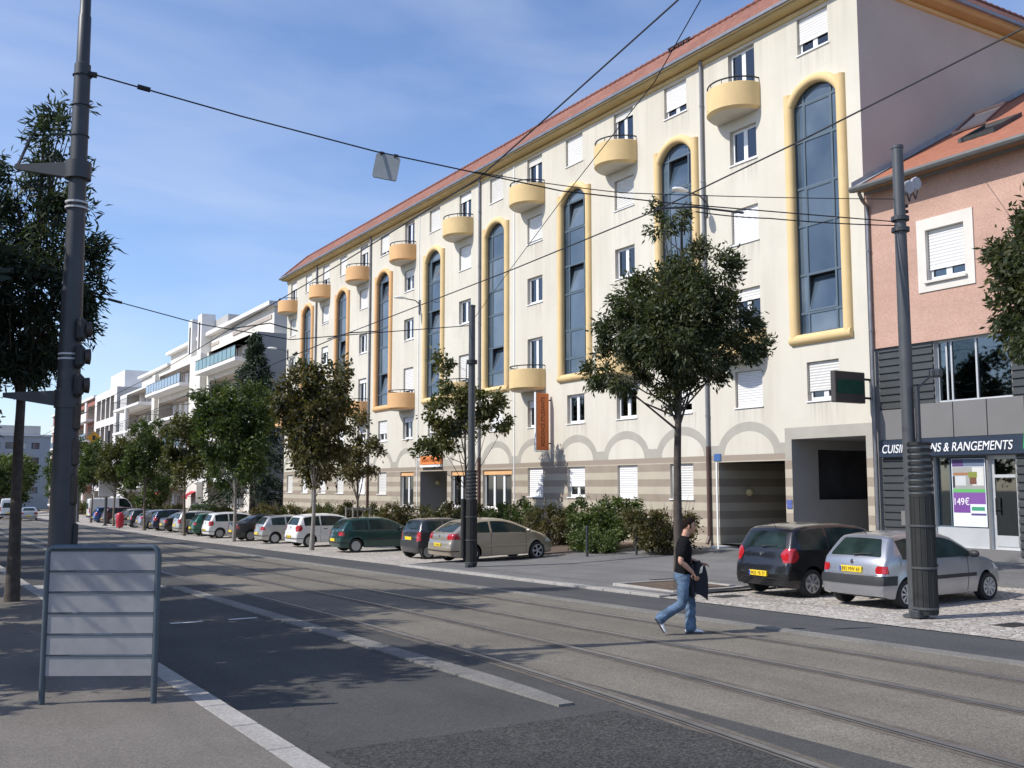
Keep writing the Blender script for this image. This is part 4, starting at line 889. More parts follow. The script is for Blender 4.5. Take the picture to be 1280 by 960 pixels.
# ------------------------------------------------------------------ white terraced building beyond
M_bw = pm('white_render', (0.74, 0.72, 0.69), 0.85, 0.05, 0.8); M_bc = pm('cream_render', (0.70, 0.665, 0.595), 0.85, 0.06, 0.8)
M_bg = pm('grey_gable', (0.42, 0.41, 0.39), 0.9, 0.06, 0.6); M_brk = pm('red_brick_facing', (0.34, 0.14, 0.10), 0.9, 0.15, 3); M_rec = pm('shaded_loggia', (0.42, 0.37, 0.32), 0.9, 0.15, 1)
M_tur = pm('turquoise_glass_panel', (0.16, 0.27, 0.27), 0.15, 0.1, 2); M_blug = pm('blue_glass_panel', (0.25, 0.32, 0.40), 0.15, 0.15, 2)
def terr_building(name, label, y0, y1, zt, loggias, mat, X=24.6, gable=True):
    """loggias: (ya, yb, floor z, height, balcony depth, rail kind)"""
    base = (X, (y0+y1)/2, prof(y0)-0.1); r = thing(name, label, 'building', base)
    P_ = lambda u, v, d: (X+d, u, v)
    rects = [(a, c, z, z+h) for a, c, z, h, dp, rk in loggias]
    b = wall_sheet(P_, rects, y0, y1, -3.2, zt, 1.5); b.quad((X, y0, -3.2), (X+14, y0, -3.2), (X+14, y0, zt), (X, y0, zt), 2); b.quad((X, y1, -3.2), (X+14, y1, -3.2), (X+14, y1, zt), (X, y1, zt), 2)
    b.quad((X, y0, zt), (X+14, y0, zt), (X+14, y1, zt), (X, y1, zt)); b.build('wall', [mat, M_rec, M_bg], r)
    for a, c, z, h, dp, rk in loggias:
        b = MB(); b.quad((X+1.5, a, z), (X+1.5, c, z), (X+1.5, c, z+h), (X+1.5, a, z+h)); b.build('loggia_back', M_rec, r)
        w = (c-a)/max(2, int((c-a)/2.4)); y = a+0.4
        while y+w*0.7 < c:
            p = window_parts(1.5, 2.05, random.choice([0, 0, 0.5, 1]), key='far', sill=False); o = put('window', p['frame'], r, (1.33, y-base[1], z+0.05-base[2])); put('pane', p['pane'], o)
            if 'shutter' in p: put('roller_shutter', p['shutter'], o)
            b = MB(); b.quad((1.30, y, z), (1.30, y+1.5, z), (1.30, y+1.5, z+2.1), (1.30, y, z+2.1)); y += w
        if dp > 0:
            b = MB(); b.bbox(X-dp, a-0.1, z-0.30, X+0.4, c+0.1, z+0.02, 0.02); b.build('balcony_slab', M_bw, r)
            b = MB(); b.box(X-dp+0.03, a, z+1.0, X-dp+0.09, c, z+1.05)
            for s in (a, c-0.04): b.box(X-dp+0.03, s, z+1.001, X, s+0.05, z+1.05)
            b.build('handrail', M_iron if rk != 'glass' else M_bframe, r)
            if rk in ('glass', 'tur'):
                n = max(1, int((c-a)/1.3)); pw = (c-a)/n
                for i in range(n):
                    b = MB(); b.box(X-dp+0.05, a+i*pw+0.06, z+0.1, X-dp+0.07, a+(i+1)*pw-0.06, z+0.98); b.build('rail_panel', M_tur if rk == 'tur' else M_blug, r)
                    b = MB(); b.box(X-dp+0.035, a+i*pw-0.02, z+0.02, X-dp+0.085, a+i*pw+0.02, z+1.0); b.build('baluster', M_iron, r)
            elif rk == 'bars':
                y = a
                while y < c: b = MB(); b.box(X-dp+0.04, y, z+0.02, X-dp+0.07, y+0.05, z+1.0); b.build('baluster', M_iron, r); y += 0.62
            elif rk == 'solid':
                b = MB(); b.box(X-dp, a-0.1, z+0.02, X-dp+0.1, c+0.1, z+0.95); b.build('parapet', M_bw, r)
    return r, base
# nearest block
r2, bs2 = terr_building('apartment_building', 'cream terraced block with turquoise glass balcony and chimney towers behind the dark conifer', 82.0, 121.5, 14.9, [
    (84.0, 97.6, 12.0+0.9, 2.0, 1.3, 'tur'), (84.0, 97.0, 9.6, 2.5, 1.3, 'bars'), (84.0, 97.0, 6.4, 2.4, 1.2, 'bars'), (84.0, 97.0, 2.75, 2.6, 1.0, 'bars'), (84.6, 96.4, -0.2, 2.7, 0, 'none'),
    (103.0, 119.5, 12.4, 2.2, 1.5, 'glass'), (103.0, 119.5, 9.2, 2.3, 1.5, 'bars'), (103.0, 119.5, 6.0, 2.3, 1.4, 'glass'), (103.0, 119.5, 2.3, 2.5, 1.0, 'bars'), (103.5, 118.5, -0.9, 2.6, 0, 'none')], M_bc)
def box_part(r, name, mat, *a): b = MB(); b.box(*a); return b.build(name, mat, r)
box_part(r2, 'penthouse', M_bc, 26.2, 82.6, 14.9, 37, 121.4, 17.3); box_part(r2, 'roof_edge', M_bw, 25.6, 82.2, 17.3, 37, 121.45, 17.65); box_part(r2, 'louvre', M_rec, 26.12, 83.2, 16.3, 26.19, 95, 16.65)
box_part(r2, 'louvre', M_rec, 26.12, 100, 16.2, 26.19, 105, 16.5)
for y in (103.2, 107.2): box_part(r2, 'chimney_tower', M_bw, 25.2, y, 14.9, 26.6, y+1.6, 19.6); box_part(r2, 'tower_window', M_room, 25.17, y+0.55, 16.0, 25.198, y+1.05, 18.8)
box_part(r2, 'stair_roof', M_bg, 26.6, 98.5, 17.65, 33, 107.0, 19.0)
for z in (12.8, 9.9): 
    for y in (98.6, 100.4): box_part(r2, 'slot_window', M_room, 24.57, y, z, 24.598, y+0.4, z+1.7)
box_part(r2, 'pier', M_bc, 24.0, 98.3, -3, 24.599, 102.5, 14.9)
box_part(r2, 'pier', M_bc, 24.2, 119.9, -3, 24.599, 121.4, 14.9)
box_part(r2, 'ground_wall', M_bw, 21.9, 81.0, -2.2, 22.1, 96, -0.35); box_part(r2, 'ground_wall', M_bw, 22.1, 101, -2.2, 22.3, 118, -0.6)
box_part(r2, 'frame_beam', M_bw, 23.6, 84.2, 2.4, 24.598, 97.2, 2.9) if False else None
r3, bs3 = terr_building('apartment_building', 'white terraced block with deep round columned balconies in the middle distance', 121.8, 143.9, 14.2, [
    (123.0, 139.2, 11.9, 2.1, 1.6, 'bars'), (123.0, 139.2, 8.9, 2.5, 1.6, 'bars'), (123.0, 139.2, 5.6, 2.5, 1.4, 'bars'), (123, 139.2, 2.2, 2.6, 1.2, 'bars'), (123.6, 139, -1.2, 2.6, 0, 'none')], M_bw)
box_part(r3, 'penthouse', M_bc, 26.4, 122, 14.2, 37, 139, 16.2); box_part(r3, 'roof_edge', M_bw, 25.9, 121.9, 16.2, 37, 139.4, 16.5)
for z in (8.9, 5.6): b = MB(); b.tube([(23.2, 131, z-0.3), (23.2, 131, z+3.0)], 0.28, 12); b.build('column', M_bw, r3, True)
r4, bs4 = terr_building('apartment_building', 'white block with tall framed window bays left of the terraced balconies', 144.2, 162.4, 15.6, [
    (146.2, 149, 11.6, 3.0, 0, 'n'), (149.6, 152.6, 11.6, 3.0, 0, 'n'), (153.2, 156.4, 11.6, 3.0, 0, 'n'), (157, 160.6, 11.6, 3.0, 0, 'n'),
    (146.2, 149, 7.4, 3.2, 0, 'n'), (149.6, 152.6, 7.4, 3.2, 0, 'n'), (153.2, 156.4, 7.4, 3.2, 0, 'n'), (157, 160.6, 7.4, 3.2, 0, 'n'), (146, 160, 3.2, 2.8, 1.0, 'solid'), (146, 160, -1.4, 2.8, 0, 'n')], M_bw, X=24.2)
box_part(r4, 'penthouse', M_bw, 25.6, 147, 15.6, 36, 158, 18.2)
r5, bs5 = terr_building('apartment_building', 'distant red brick and white block with stacked balconies', 162.7, 214.0, 15.4, [(164+9*i, 170.5+9*i, z, 2.3, 1.2, rk) for i in range(5) for z, rk in ((12.2, 'solid'), (9.0, 'glass'), (5.8, 'solid'), (2.4, 'glass'), (-1.2, 'n'))], M_brk, X=24.4)
box_part(r5, 'roof_edge', M_bw, 24.0, 162.8, 15.4, 36, 214.1, 15.8)
for i in range(5): box_part(r5, 'pale_panel', M_bw, 24.2, 171.0+9*i, -2.5, 24.398, 172.6+9*i, 15.35)
# grey block closing the street
def far_block(x0, x1, y, z1, label, mat, rows, cols):
    r = thing('apartment_building', label, 'building', ((x0+x1)/2, y, prof(y)))
    Pf = lambda u, v, d: (u, y+d, v); rects = []
    for i in range(rows):
        for j in range(cols):
            a = x0+1.2+(x1-x0-2.4)*j/cols; z = z1-2.6-3.0*i; rects.append((a, a+1.5, z, z+1.3))
    b = wall_sheet(Pf, rects, x0, x1, -6, z1, 0.25); b.quad((x0, y, -6), (x0, y+14, -6), (x0, y+14, z1), (x0, y, z1)); b.quad((x1, y, -6), (x1, y+14, -6), (x1, y+14, z1), (x1, y, z1)); b.quad((x0, y, z1), (x1, y, z1), (x1, y+14, z1), (x0, y+14, z1))
    b.build('wall', [mat, M_rec], r)
    for a, c, z, zz in rects: b = MB(); b.quad((a, y+0.2, z), (c, y+0.2, z), (c, y+0.2, zz), (a, y+0.2, zz)); b.build('window', M_bglass if random.random() < 0.6 else M_shut, r)
    b = MB(); b.box(x0-0.3, y-0.4, z1, x1+0.3, y+14, z1+0.35); b.build('roof_edge', M_bw, r)
    return r
rf_ = far_block(4, 25.5, 226, 12.2, 'pale grey block closing the far end of the street', pm('pale_grey_render', (0.42, 0.44, 0.46), 0.9, 0.06, 0.5), 4, 8)
b = MB(); b.box(15, 231, 12.5, 24, 237, 14.6); b.build('stair_house', M_bg, rf_); b = MB(); b.tube([(19.2, 231, 14.5), (19.2, 231, 21.5)], 0.09, 6); b.build('aerial_mast', M_poleg, rf_)
far_block(-14, 3.6, 214, 15.0, 'white block at the far left behind the left tree trunk', M_bw, 5, 6)

# ------------------------------------------------------------------ foliage
M_leafA = leaf_mat('dark_ash_leaves', (0.032, 0.050, 0.018), (0.098, 0.098, 0.042))
M_leafB = leaf_mat('olive_leaves', (0.045, 0.062, 0.016), (0.135, 0.120, 0.038))
M_leafC = leaf_mat('mid_green_leaves', (0.034, 0.060, 0.014), (0.105, 0.130, 0.032))
M_leafD = leaf_mat('rusty_green_leaves', (0.048, 0.052, 0.018), (0.140, 0.108, 0.040))
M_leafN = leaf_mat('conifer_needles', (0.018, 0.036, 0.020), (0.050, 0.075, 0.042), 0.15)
M_leafL = leaf_mat('left_tree_leaves', (0.020, 0.034, 0.020), (0.060, 0.075, 0.045))
def leaf_mesh(name, P_, D_, size, wid, mat, tone=None, per=5, spread=0.12, rng=None):
    """P_: spray centres (n,3); D_: outward directions (n,3); each spray carries `per` lance shaped leaves"""
    rng = rng or RNG; n = len(P_)
    c = np.repeat(P_, per, 0) + rng.normal(0, spread, (n*per, 3)); d = np.repeat(D_, per, 0) + rng.normal(0, 0.75, (n*per, 3)); d[:, 2] -= 0.35
    d /= np.linalg.norm(d, axis=1)[:, None]+1e-9
    r = rng.normal(0, 1, (n*per, 3)); s = np.cross(d, r); s /= np.linalg.norm(s, axis=1)[:, None]+1e-9; nn = np.cross(d, s)
    L_ = size*rng.uniform(0.65, 1.25, (n*per, 1)); w = wid*rng.uniform(0.8, 1.2, (n*per, 1))
    a = c; b_ = c + d*L_*0.45 + s*w*0.5 + nn*L_*0.05; e = c + d*L_*0.45 - s*w*0.5 + nn*L_*0.05; t = c + d*L_ - nn*L_*0.06
    V = np.stack([a, b_, t, e], 1).reshape(-1, 3); N = n*per
    me = bpy.data.meshes.new(name); me.vertices.add(4*N); me.vertices.foreach_set('co', V.ravel().astype(np.float32))
    me.loops.add(4*N); me.loops.foreach_set('vertex_index', np.arange(4*N, dtype=np.int32)); me.polygons.add(N)
    me.polygons.foreach_set('loop_start', np.arange(0, 4*N, 4, dtype=np.int32)); me.polygons.foreach_set('loop_total', np.full(N, 4, dtype=np.int32))
    me.update(calc_edges=True); me.materials.append(mat)
    tn = np.clip((np.repeat(tone, per) if tone is not None else 0.5) + rng.normal(0, 0.22, N), 0, 1)
    at = me.attributes.new('tone', 'FLOAT', 'POINT'); at.data.foreach_set('value', np.repeat(tn, 4).astype(np.float32)); return me
def blob_points(blobs, n, rng, shell=0.55):
    vol = np.array([b[3]*b[4]*b[5] for b in blobs]); vol = vol**0.8/np.sum(vol**0.8); P_, D_, T_ = [], [], []
    for (x, y, z, rx, ry, rz), f in zip(blobs, vol):
        m = int(n*f)+1
        # lumps: sub clump centres inside the blob
        k = max(5, int(m/26)); u = rng.normal(0, 1, (k, 3)); u /= np.linalg.norm(u, axis=1)[:, None]; rr = rng.uniform(shell, 1.0, (k, 1))**0.7
        C_ = u*rr; idx = rng.integers(0, k, m); q = C_[idx] + rng.normal(0, 0.13, (m, 3)); tt = rng.uniform(0.15, 0.85, k)[idx]
        P_.append(q*np.array([rx, ry, rz])+np.array([x, y, z])); dd = q+0.0; D_.append(dd/(np.linalg.norm(dd, axis=1)[:, None]+1e-6)); T_.append(tt)
    return np.concatenate(P_), np.concatenate(D_), np.concatenate(T_)
def tree(name, label, loc, blobs, trunk, n, leafm, barkm, size=0.17, wid=0.055, per=5, spread=0.12, seed=1, r0=0.11, group=None, lean=(0, 0), mesh=None, cat='tree', branches=True):
    rng = np.random.default_rng(seed); rd = random.Random(seed)
    r = thing(name, label, cat, loc, 0, group)
    if mesh is None:
        P_, D_, T_ = blob_points(blobs, n, rng)
        me = leaf_mesh('crown', P_, D_, size, wid, leafm, T_, per, spread, rng)
        b = MB(); top = max(bl[2] for bl in blobs); pts = []; rs = []
        H = trunk; m = 9
        for i in range(m+1):
            f = i/m; z = f*(top*0.97); pts.append((lean[0]*f+0.05*math.sin(f*7+seed), lean[1]*f+0.05*math.cos(f*6+seed), z-0.1*(i == 0))); rs.append(r0*(1.25 if i == 0 else 1.0)*(1-0.78*f))
        b.tube(pts, rs, 10)
        if branches:
            for bl in blobs:
                for q in range(2 if len(blobs) > 5 else 4):
                    z0 = rd.uniform(H*0.92, max(H, bl[2]-bl[5]*0.4)); f = min(1, z0/(top*0.97)); ax, ay = lean[0]*f+0.05*math.sin(f*7+seed), lean[1]*f+0.05*math.cos(f*6+seed)
                    ex = (bl[0]+rd.uniform(-.6, .6)*bl[3], bl[1]+rd.uniform(-.6, .6)*bl[4], bl[2]+rd.uniform(-.3, .7)*bl[5])
                    mid = ((ax+ex[0])/2+rd.uniform(-.1, .1), (ay+ex[1])/2+rd.uniform(-.1, .1), (z0+ex[2])/2-0.08)
                    rb = r0*0.34*(1-0.6*f); b.tube([(ax, ay, z0), mid, ex], [rb, rb*0.65, rb*0.25], 6)
        tm = b.mesh('trunk', barkm, True, angle=60); mesh = (tm, me)
    put('trunk', mesh[0], r); put('crown', mesh[1], r); return r, mesh
def rblobs(seed, cz, R, H, k=9, flat=1.0):
    rd = random.Random(seed); out = [(0, 0, cz, R*0.62, R*0.62, H*0.36)]
    for i in range(k):
        a = 2.4*i+rd.uniform(-.3, .3); q = rd.uniform(0.35, 0.62)*R; z = cz+H*0.36*math.sin(1.7*i+seed)+rd.uniform(-.1, .1)
        s = rd.uniform(0.30, 0.46); out.append((q*math.cos(a), q*math.sin(a), z, R*s, R*s, H*s*0.55))
    return out
# right vector of the view at the tree, used only to lay out its lopsided crown: +x here is along (0.86,-0.5)
def crown_xy(u, w): return (u*0.80+w*0.60, -u*0.60+w*0.80)
def cb(lst): return [(*crown_xy(u, w), z, r, r, rz) for u, w, z, r, rz in lst]
t1z = zg(14.95, 18.0)
tree('street_tree', 'dark round crowned street tree with a loose top tuft standing in the mulched pit', (15.10, 17.83, t1z),
     cb([(0.05, 0, 6.2, 1.25, 1.15), (-0.75, 0.2, 6.7, 0.7, 0.6), (0.75, -0.2, 7.15, 0.72, 0.68), (0.25, 0.1, 7.3, 0.5, 0.42), (-1.05, 0, 6.0, 0.65, 0.65), (1.25, 0.2, 6.1, 0.65, 0.7), (0.1, -0.7, 5.7, 0.9, 0.8), (0, 0.8, 5.9, 0.9, 0.8),
         (1.75, 0, 5.65, 0.36, 0.30), (1.45, 0, 5.45, 0.5, 0.4), (-1.62, 0.1, 5.15, 0.42, 0.45), (-1.25, -0.2, 4.85, 0.5, 0.38), (-0.75, 0.2, 5.1, 0.5, 0.4), (0.65, 0.1, 5.05, 0.62, 0.45), (-0.05, 0.0, 4.75, 0.5, 0.5), (-0.05, 0, 4.4, 0.3, 0.25), (-0.05, 0.0, 8.62, 0.38, 0.36), (-0.3, 0, 8.3, 0.22, 0.14)]),
     3.9, 6000, M_leafA, M_barkd, 0.145, 0.050, 6, 0.085, 3, 0.12, lean=(0.16, -0.14))
TR = [('rusty dark street tree rising between the white hatchback and the dark green hatchback', 41.9, 15.2, 4.3, 1.75, 4.6, M_leafD, 31),
      ('broad green street tree in front of the dark conifer', 54.0, 15.2, 4.6, 2.1, 5.0, M_leafC, 32),
      ('olive street tree left of the broad green one beside the silver hatchback', 65.2, 15.2, 4.3, 1.8, 4.6, M_leafB, 33),
      ('green street tree with a yellowish crown in front of the round columned balconies', 77.3, 15.2, 4.4, 1.9, 4.6, M_leafC, 34),
      ('dark street tree by the white roadside board', 90.2, 15.3, 4.2, 1.8, 4.4, M_leafB, 35),
      ('small far street tree just right of the tall dark pole', 104.0, 15.6, 4.2, 1.9, 4.6, M_leafC, 36),
      ('far street tree half hidden behind the tall dark pole', 118.0, 15.8, 4.2, 2.0, 4.8, M_leafB, 37),
      ('far street tree at the foot of the red brick block', 132.0, 16.0, 4.2, 2.0, 4.8, M_leafC, 38)]
for lb, y, x, cz, R, H, lm, sd in TR:
    tree('street_tree', lb, (x, y, zg(x, y)), rblobs(sd, cz+1.15, R*1.08, H, 10), 2.6, 2600 if y < 60 else 1700, lm, M_barkg if y < 60 else M_bark, 0.24, 0.12, 5, 0.16, sd, 0.10, 'street trees along the parking bays')
# light young trees in front of the hedge
tree('young_tree', 'sparse young tree with open branches behind the middle tram pole', (20.5, 37.9, zg(20.5, 37.9)),
     cb([(-1.0, 0, 8.1, 0.35, 0.5), (-0.8, 0, 7.2, 0.5, 0.5), (-0.85, 0, 5.6, 0.95, 0.7), (-1.35, 0, 4.7, 0.8, 0.5), (0.7, 0, 6.3, 0.8, 0.65), (-0.35, 0, 6.7, 0.6, 0.55), (0.1, 0.2, 6.0, 0.6, 0.6), (-0.9, 0.2, 4.2, 0.7, 0.35), (0.3, 0, 5.1, 0.5, 0.5), (0.95, 0, 5.6, 0.45, 0.35), (-1.6, 0, 4.1, 0.5, 0.3), (1.5, 0, 5.3, 0.45, 0.4)]) , 2.6, 1150, M_leafB, M_barkd, 0.21, 0.11, 5, 0.13, 51, 0.07)
tree('young_tree', 'slim young tree staked with a timber guard behind the dark green hatchback', (19.3, 46.8, zg(19.3, 46.8)),
     cb([(-0.1, 0, 5.6, 0.5, 0.7), (-0.5, 0, 4.3, 0.7, 0.6), (0.45, 0, 4.5, 0.6, 0.6), (0.1, 0, 3.7, 0.7, 0.35), (-0.6, 0, 3.4, 0.5, 0.3)]), 1.8, 560, M_leafD, M_barkd, 0.2, 0.1, 5, 0.15, 52, 0.07)
gd = thing('tree_guard', 'timber tree guard round the slim young tree', 'tree guard', (19.3, 46.8, zg(19.3, 46.8)))
for dx, dy in ((-.45, -.45), (.45, -.45), (-.45, .45), (.45, .45)): b = MB(); b.tube([(19.3+dx, 46.8+dy, zg(19.3, 46.8)), (19.3+dx, 46.8+dy, zg(19.3, 46.8)+1.75)], 0.05, 8); b.build('post', M_barkg, gd)
for dy in (-.45, .45): b = MB(); b.box(18.8, 46.8+dy-.03, zg(19, 47)+1.6, 19.8, 46.8+dy+.03, zg(19, 47)+1.72); b.build('rail', M_barkg, gd)
# tree at the right edge
tree('street_tree', 'dense dark street tree cut by the right edge of the view', (18.9, 11.1, zg(18.9, 11.1)),
     cb([(0.1, 0, 6.2, 1.0, 1.3), (-0.55, 0, 5.6, 0.55, 0.7), (-0.45, 0, 6.9, 0.5, 0.6), (0.2, 0, 7.6, 0.6, 0.5), (0.6, 0.3, 5.2, 0.8, 0.6), (-0.2, -0.3, 5.0, 0.5, 0.45), (0.9, 0, 6.5, 0.8, 1.0)]), 4.0, 3300, M_leafA, M_bark, 0.18, 0.065, 5, 0.10, 61, 0.1)
# left pavement tree
tree('street_tree', 'tall airy tree with long narrow leaves behind the tall dark pole at the left edge', (1.95, 22.9, zg(2, 22.9)+0.12),
     [(*crown_xy(u, w), z, r, r, rz) for u, w, z, r, rz in [(0.1, 0, 6.2, 1.1, 1.3), (-0.9, 0, 6.6, 0.9, 1.1), (0.9, 0, 6.6, 0.65, 1.1), (0.5, 0, 5.3, 0.7, 0.5), (-0.6, 0, 5.2, 0.9, 0.7), (1.1, 0, 5.6, 0.45, 0.7), (1.25, 0, 7.2, 0.4, 0.55), (0.2, 0, 7.9, 0.7, 0.6), (-0.2, 0, 8.8, 0.5, 0.7), (0.62, 0, 9.6, 0.42, 0.55), (0.55, 0, 9.0, 0.5, 0.35), (0.95, 0, 8.0, 0.3, 0.5), (-1.4, 0, 7.6, 0.8, 0.9), (-1.3, 0, 5.6, 0.9, 0.9), (0.0, 0, 4.6, 0.6, 0.4), (0.9, 0, 10.2, 0.15, 0.4), (0.45, 0, 10.0, 0.15, 0.35)]],
     4.0, 4300, M_leafL, M_barkd, 0.22, 0.05, 5, 0.12, 71, 0.13, lean=(0.2, 0))
# trees of the left pavement standing outside the view; they cast the shade that lies over the street
shade = None
for i, (x, y, s) in enumerate([(-2.1, 14.2, 0.84), (-2.0, 17.6, 0.86), (-1.6, 21.8, 1.12), (-1.6, 26.6, 0.84), (-0.9, 34.0, 1.1), (-0.6, 41.0, 1.12), (0.0, 48.5, 1.15), (0.3, 57.0, 1.2), (0.8, 66, 1.2), (1.2, 76, 1.2), (2.0, 88, 1.2)]):
    lb = 'leafy tree of the left pavement outside the frame whose shade crosses the street'
    rr, shade = tree('street_tree', lb, (x, y, zg(0, y)+0.12), rblobs(81, 5.6, 2.9, 5.0, 10), 3.0, 2300, M_leafL, M_barkd, 0.3, 0.14, 5, 0.2, 81, 0.15, 'trees of the left pavement outside the frame', mesh=shade)
    rr.scale = (s, s, s); rr.rotation_euler = (0, 0, i*1.3)
# conifer
def conifer():
    x, y = 23.4, 78.2; z = zg(22, y); r = thing('conifer', 'tall dark conifer between the cream building and the terraced block', 'tree', (x, y, z)); rng = np.random.default_rng(5)
    b = MB(); b.tube([(0, 0, -0.2), (0, 0, 7), (0, 0, 14.6)], [0.28, 0.16, 0.02], 8); P_, D_, T_ = [], [], []
    for i in range(250):
        f = 0.12+0.88*(i/250.); h = 15.0*f; rad = (5.4*(1-f)**0.85+0.1)*rng.uniform(0.5, 1.12); a = rng.uniform(0, 6.28); e = (rad*math.cos(a), rad*math.sin(a), h-0.35*rad+rng.uniform(-.2, .3))
        if i % 2 == 0: b.tube([(0, 0, h), (e[0]*.5, e[1]*.5, h+0.05), e], [0.04, 0.03, 0.012], 4)
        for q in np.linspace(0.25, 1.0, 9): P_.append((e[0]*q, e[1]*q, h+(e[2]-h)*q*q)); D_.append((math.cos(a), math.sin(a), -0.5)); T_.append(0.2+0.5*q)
    put('trunk', b.mesh('trunk', M_barkd, True), r); put('crown', leaf_mesh('crown', np.array(P_), np.array(D_), 0.34, 0.11, M_leafN, np.array(T_), 6, 0.13, rng), r)
conifer()
# shrubs and hedge
def shrub(label, x, y, w, d, h, leafm, seed, n=900, size=0.12, group=None, name='shrub', per=5):
    rng = np.random.default_rng(seed); z = zg(x, y)+0.05; rd = random.Random(seed); blobs = [(0, 0, h*0.45, w*0.42, d*0.42, h*0.42)]
    for i in range(7): blobs.append((rd.uniform(-.36, .36)*w, rd.uniform(-.36, .36)*d, rd.uniform(.25, .68)*h, w*0.22, d*0.24, h*rd.uniform(.22, .34)))
    r = thing(name, label, 'shrub', (x, y, z), 0, group); P_, D_, T_ = blob_points(blobs, n, rng, 0.5); P_[:, 2] = np.abs(P_[:, 2])
    put('foliage', leaf_mesh('foliage', P_, D_, size, size*0.5, leafm, T_, per, 0.07, rng), r)
    b = MB()
    for i in range(9):
        a = rd.uniform(0, 6.3); b.tube([(0.1*math.cos(a), 0.1*math.sin(a), -0.05), (w*.2*math.cos(a), d*.2*math.sin(a), h*.5), (w*rd.uniform(.25, .42)*math.cos(a), d*rd.uniform(.25, .42)*math.sin(a), h*rd.uniform(.8, 1.12))], [0.018, 0.012, 0.004], 5)
    put('stems', b.mesh('stems', M_bark, True), r)
shrub('bright leafy green shrub left of the brownish one behind the two bollards', 22.2, 30.0, 2.4, 3.3, 1.95, M_leafC, 101, 1700, 0.15)
shrub('brownish green shrub nearest the dark round tree trunk', 22.0, 26.4, 2.3, 3.2, 1.75, M_leafD, 102, 1900, 0.12)
shrub('low green shrub edging the paving under the bright green one', 21.0, 29.5, 1.1, 3.6, 0.75, M_leafC, 103, 800, 0.11)
shrub('dark rusty shrub between the beige hatchback and the bright green shrub', 22.2, 33.6, 2.2, 3.0, 1.75, M_leafD, 104, 1400, 0.12)
shrub('leafy green shrub over the roof of the beige hatchback', 22.3, 37.2, 2.2, 3.4, 1.75, M_leafC, 105, 1300, 0.14)
for i, y in enumerate(np.arange(40.8, 72, 3.6)):
    shrub(['rust tinted shrub of the long hedge', 'olive shrub of the long hedge'][i % 2]+[' behind the dark small hatchback', ' below the entrance passage', ' right of the tree guard', ' behind the tree guard', ' left of the tree guard', ' behind the white hatchback', ' behind the pale silver hatchback', ' by the left end of the cream facade', ' at the end of the cream facade'][i], 22.0, y, 2.3, 3.9, 1.75, [M_leafD, M_leafB][i % 2], 110+i, 900, 0.15, 'shrubs of the long hedge')
HL = ['nearest the conifer', 'behind the silver rounded hatchback', 'behind the dark upright hatchback', 'right of the round green tree', 'beside the round green tree', 'left of the round green tree', 'taller than the rest', 'behind the white row end van', 'just past the white van', 'under the framed window bays', 'beneath the white framed bays left side', 'near the red brick block', 'farthest along']
for i, y in enumerate(np.arange(76, 160, 6.5)):
    shrub('low hedge shrub '+HL[i]+' before the terraced blocks', 20.9, y, 2.0, 6.6, 1.6 + 1.4*(i == 6), [M_leafB, M_leafC, M_leafD][i % 3], 140+i, 600, 0.26, 'shrubs in front of the terraced blocks', per=4)
tree('street_tree', 'round green tree in front of the terraced block ground floor', (20.5, 100, zg(20, 100)), rblobs(90, 3.0, 1.9, 3.4, 7), 0.8, 900, M_leafC, M_bark, 0.26, 0.14, 5, 0.18, 90, 0.1)
for i, (x, y, s) in enumerate([(11.2, 150, 1.0), (8.8, 170, 1.15), (13.8, 175, 1.1), (6.2, 186, 1.2), (16.5, 196, 1.2)]):
    tree('street_tree', ['green tree beyond the white van left of the tall dark pole', 'darker tree behind the white van', 'far tree hidden beside the tall dark pole', 'low dark tree behind the left tree trunk', 'far tree below the grey block'][i], (x, y, prof(y)), rblobs(91+i, 5.0*s, 3.4*s, 6.0*s, 8), 2.0, 1100, [M_leafC, M_leafB][i % 2], M_bark, 0.5, 0.3, 4, 0.3, 91+i, 0.16)

# ------------------------------------------------------------------ cars
def paint(name, col, metal=0.3, rough=0.3):
    if name in MATS: return MATS[name]
    m, nt, b = nmat(name); g = pos(nt)
    c = mixc(nt, ramp(nt, noise(nt, 2.5, 4, g), 0.3, 0.7), tuple(k*0.92 for k in col), col); L(nt, c, b.inputs['Base Color'])
    b.inputs['Metallic'].default_value = metal; b.inputs['Roughness'].default_value = rough; b.inputs['Coat Weight'].default_value = 0.7; b.inputs['Coat Roughness'].default_value = 0.04
    MATS[name] = m; return m
M_tyre = pm('tyre_rubber', (0.022, 0.022, 0.022), 0.85, 0.2, 10); M_rim = pm('silver_wheel_trim', (0.50, 0.51, 0.52), 0.35, 0.06, 10, metal=0.6)
M_under = pm('car_underside', (0.012, 0.012, 0.012), 0.9, 0.3, 6); M_trim = pm('black_plastic_trim', (0.025, 0.026, 0.028), 0.55, 0.15, 8)
M_cglass = pm('dark_car_glass', (0.018, 0.030, 0.028), 0.06, 0.5, 2.5, spec=0.22); M_tail = pm('red_tail_light', (0.42, 0.015, 0.02), 0.15, 0.2, 14, coat=1.0)
M_clear = pm('clear_lamp_lens', (0.62, 0.64, 0.66), 0.12, 0.1, 14, metal=0.3, coat=1.0); M_plate = pm('yellow_number_plate', (0.82, 0.58, 0.03), 0.45, 0.04, 6); M_plw = pm('white_number_plate', (0.75, 0.75, 0.75), 0.45, 0.04, 6)
M_black = pm('black_letters', (0.01, 0.01, 0.01), 0.5, 0.1, 6); M_chrome = pm('chrome', (0.7, 0.7, 0.72), 0.15, 0.05, 6, metal=1.0); M_plb = pm('blue_plate_band', (0.02, 0.07, 0.35), 0.4, 0.1, 6)
M_seam = pm('panel_gap', (0.008, 0.008, 0.008), 0.8, 0.1, 6)
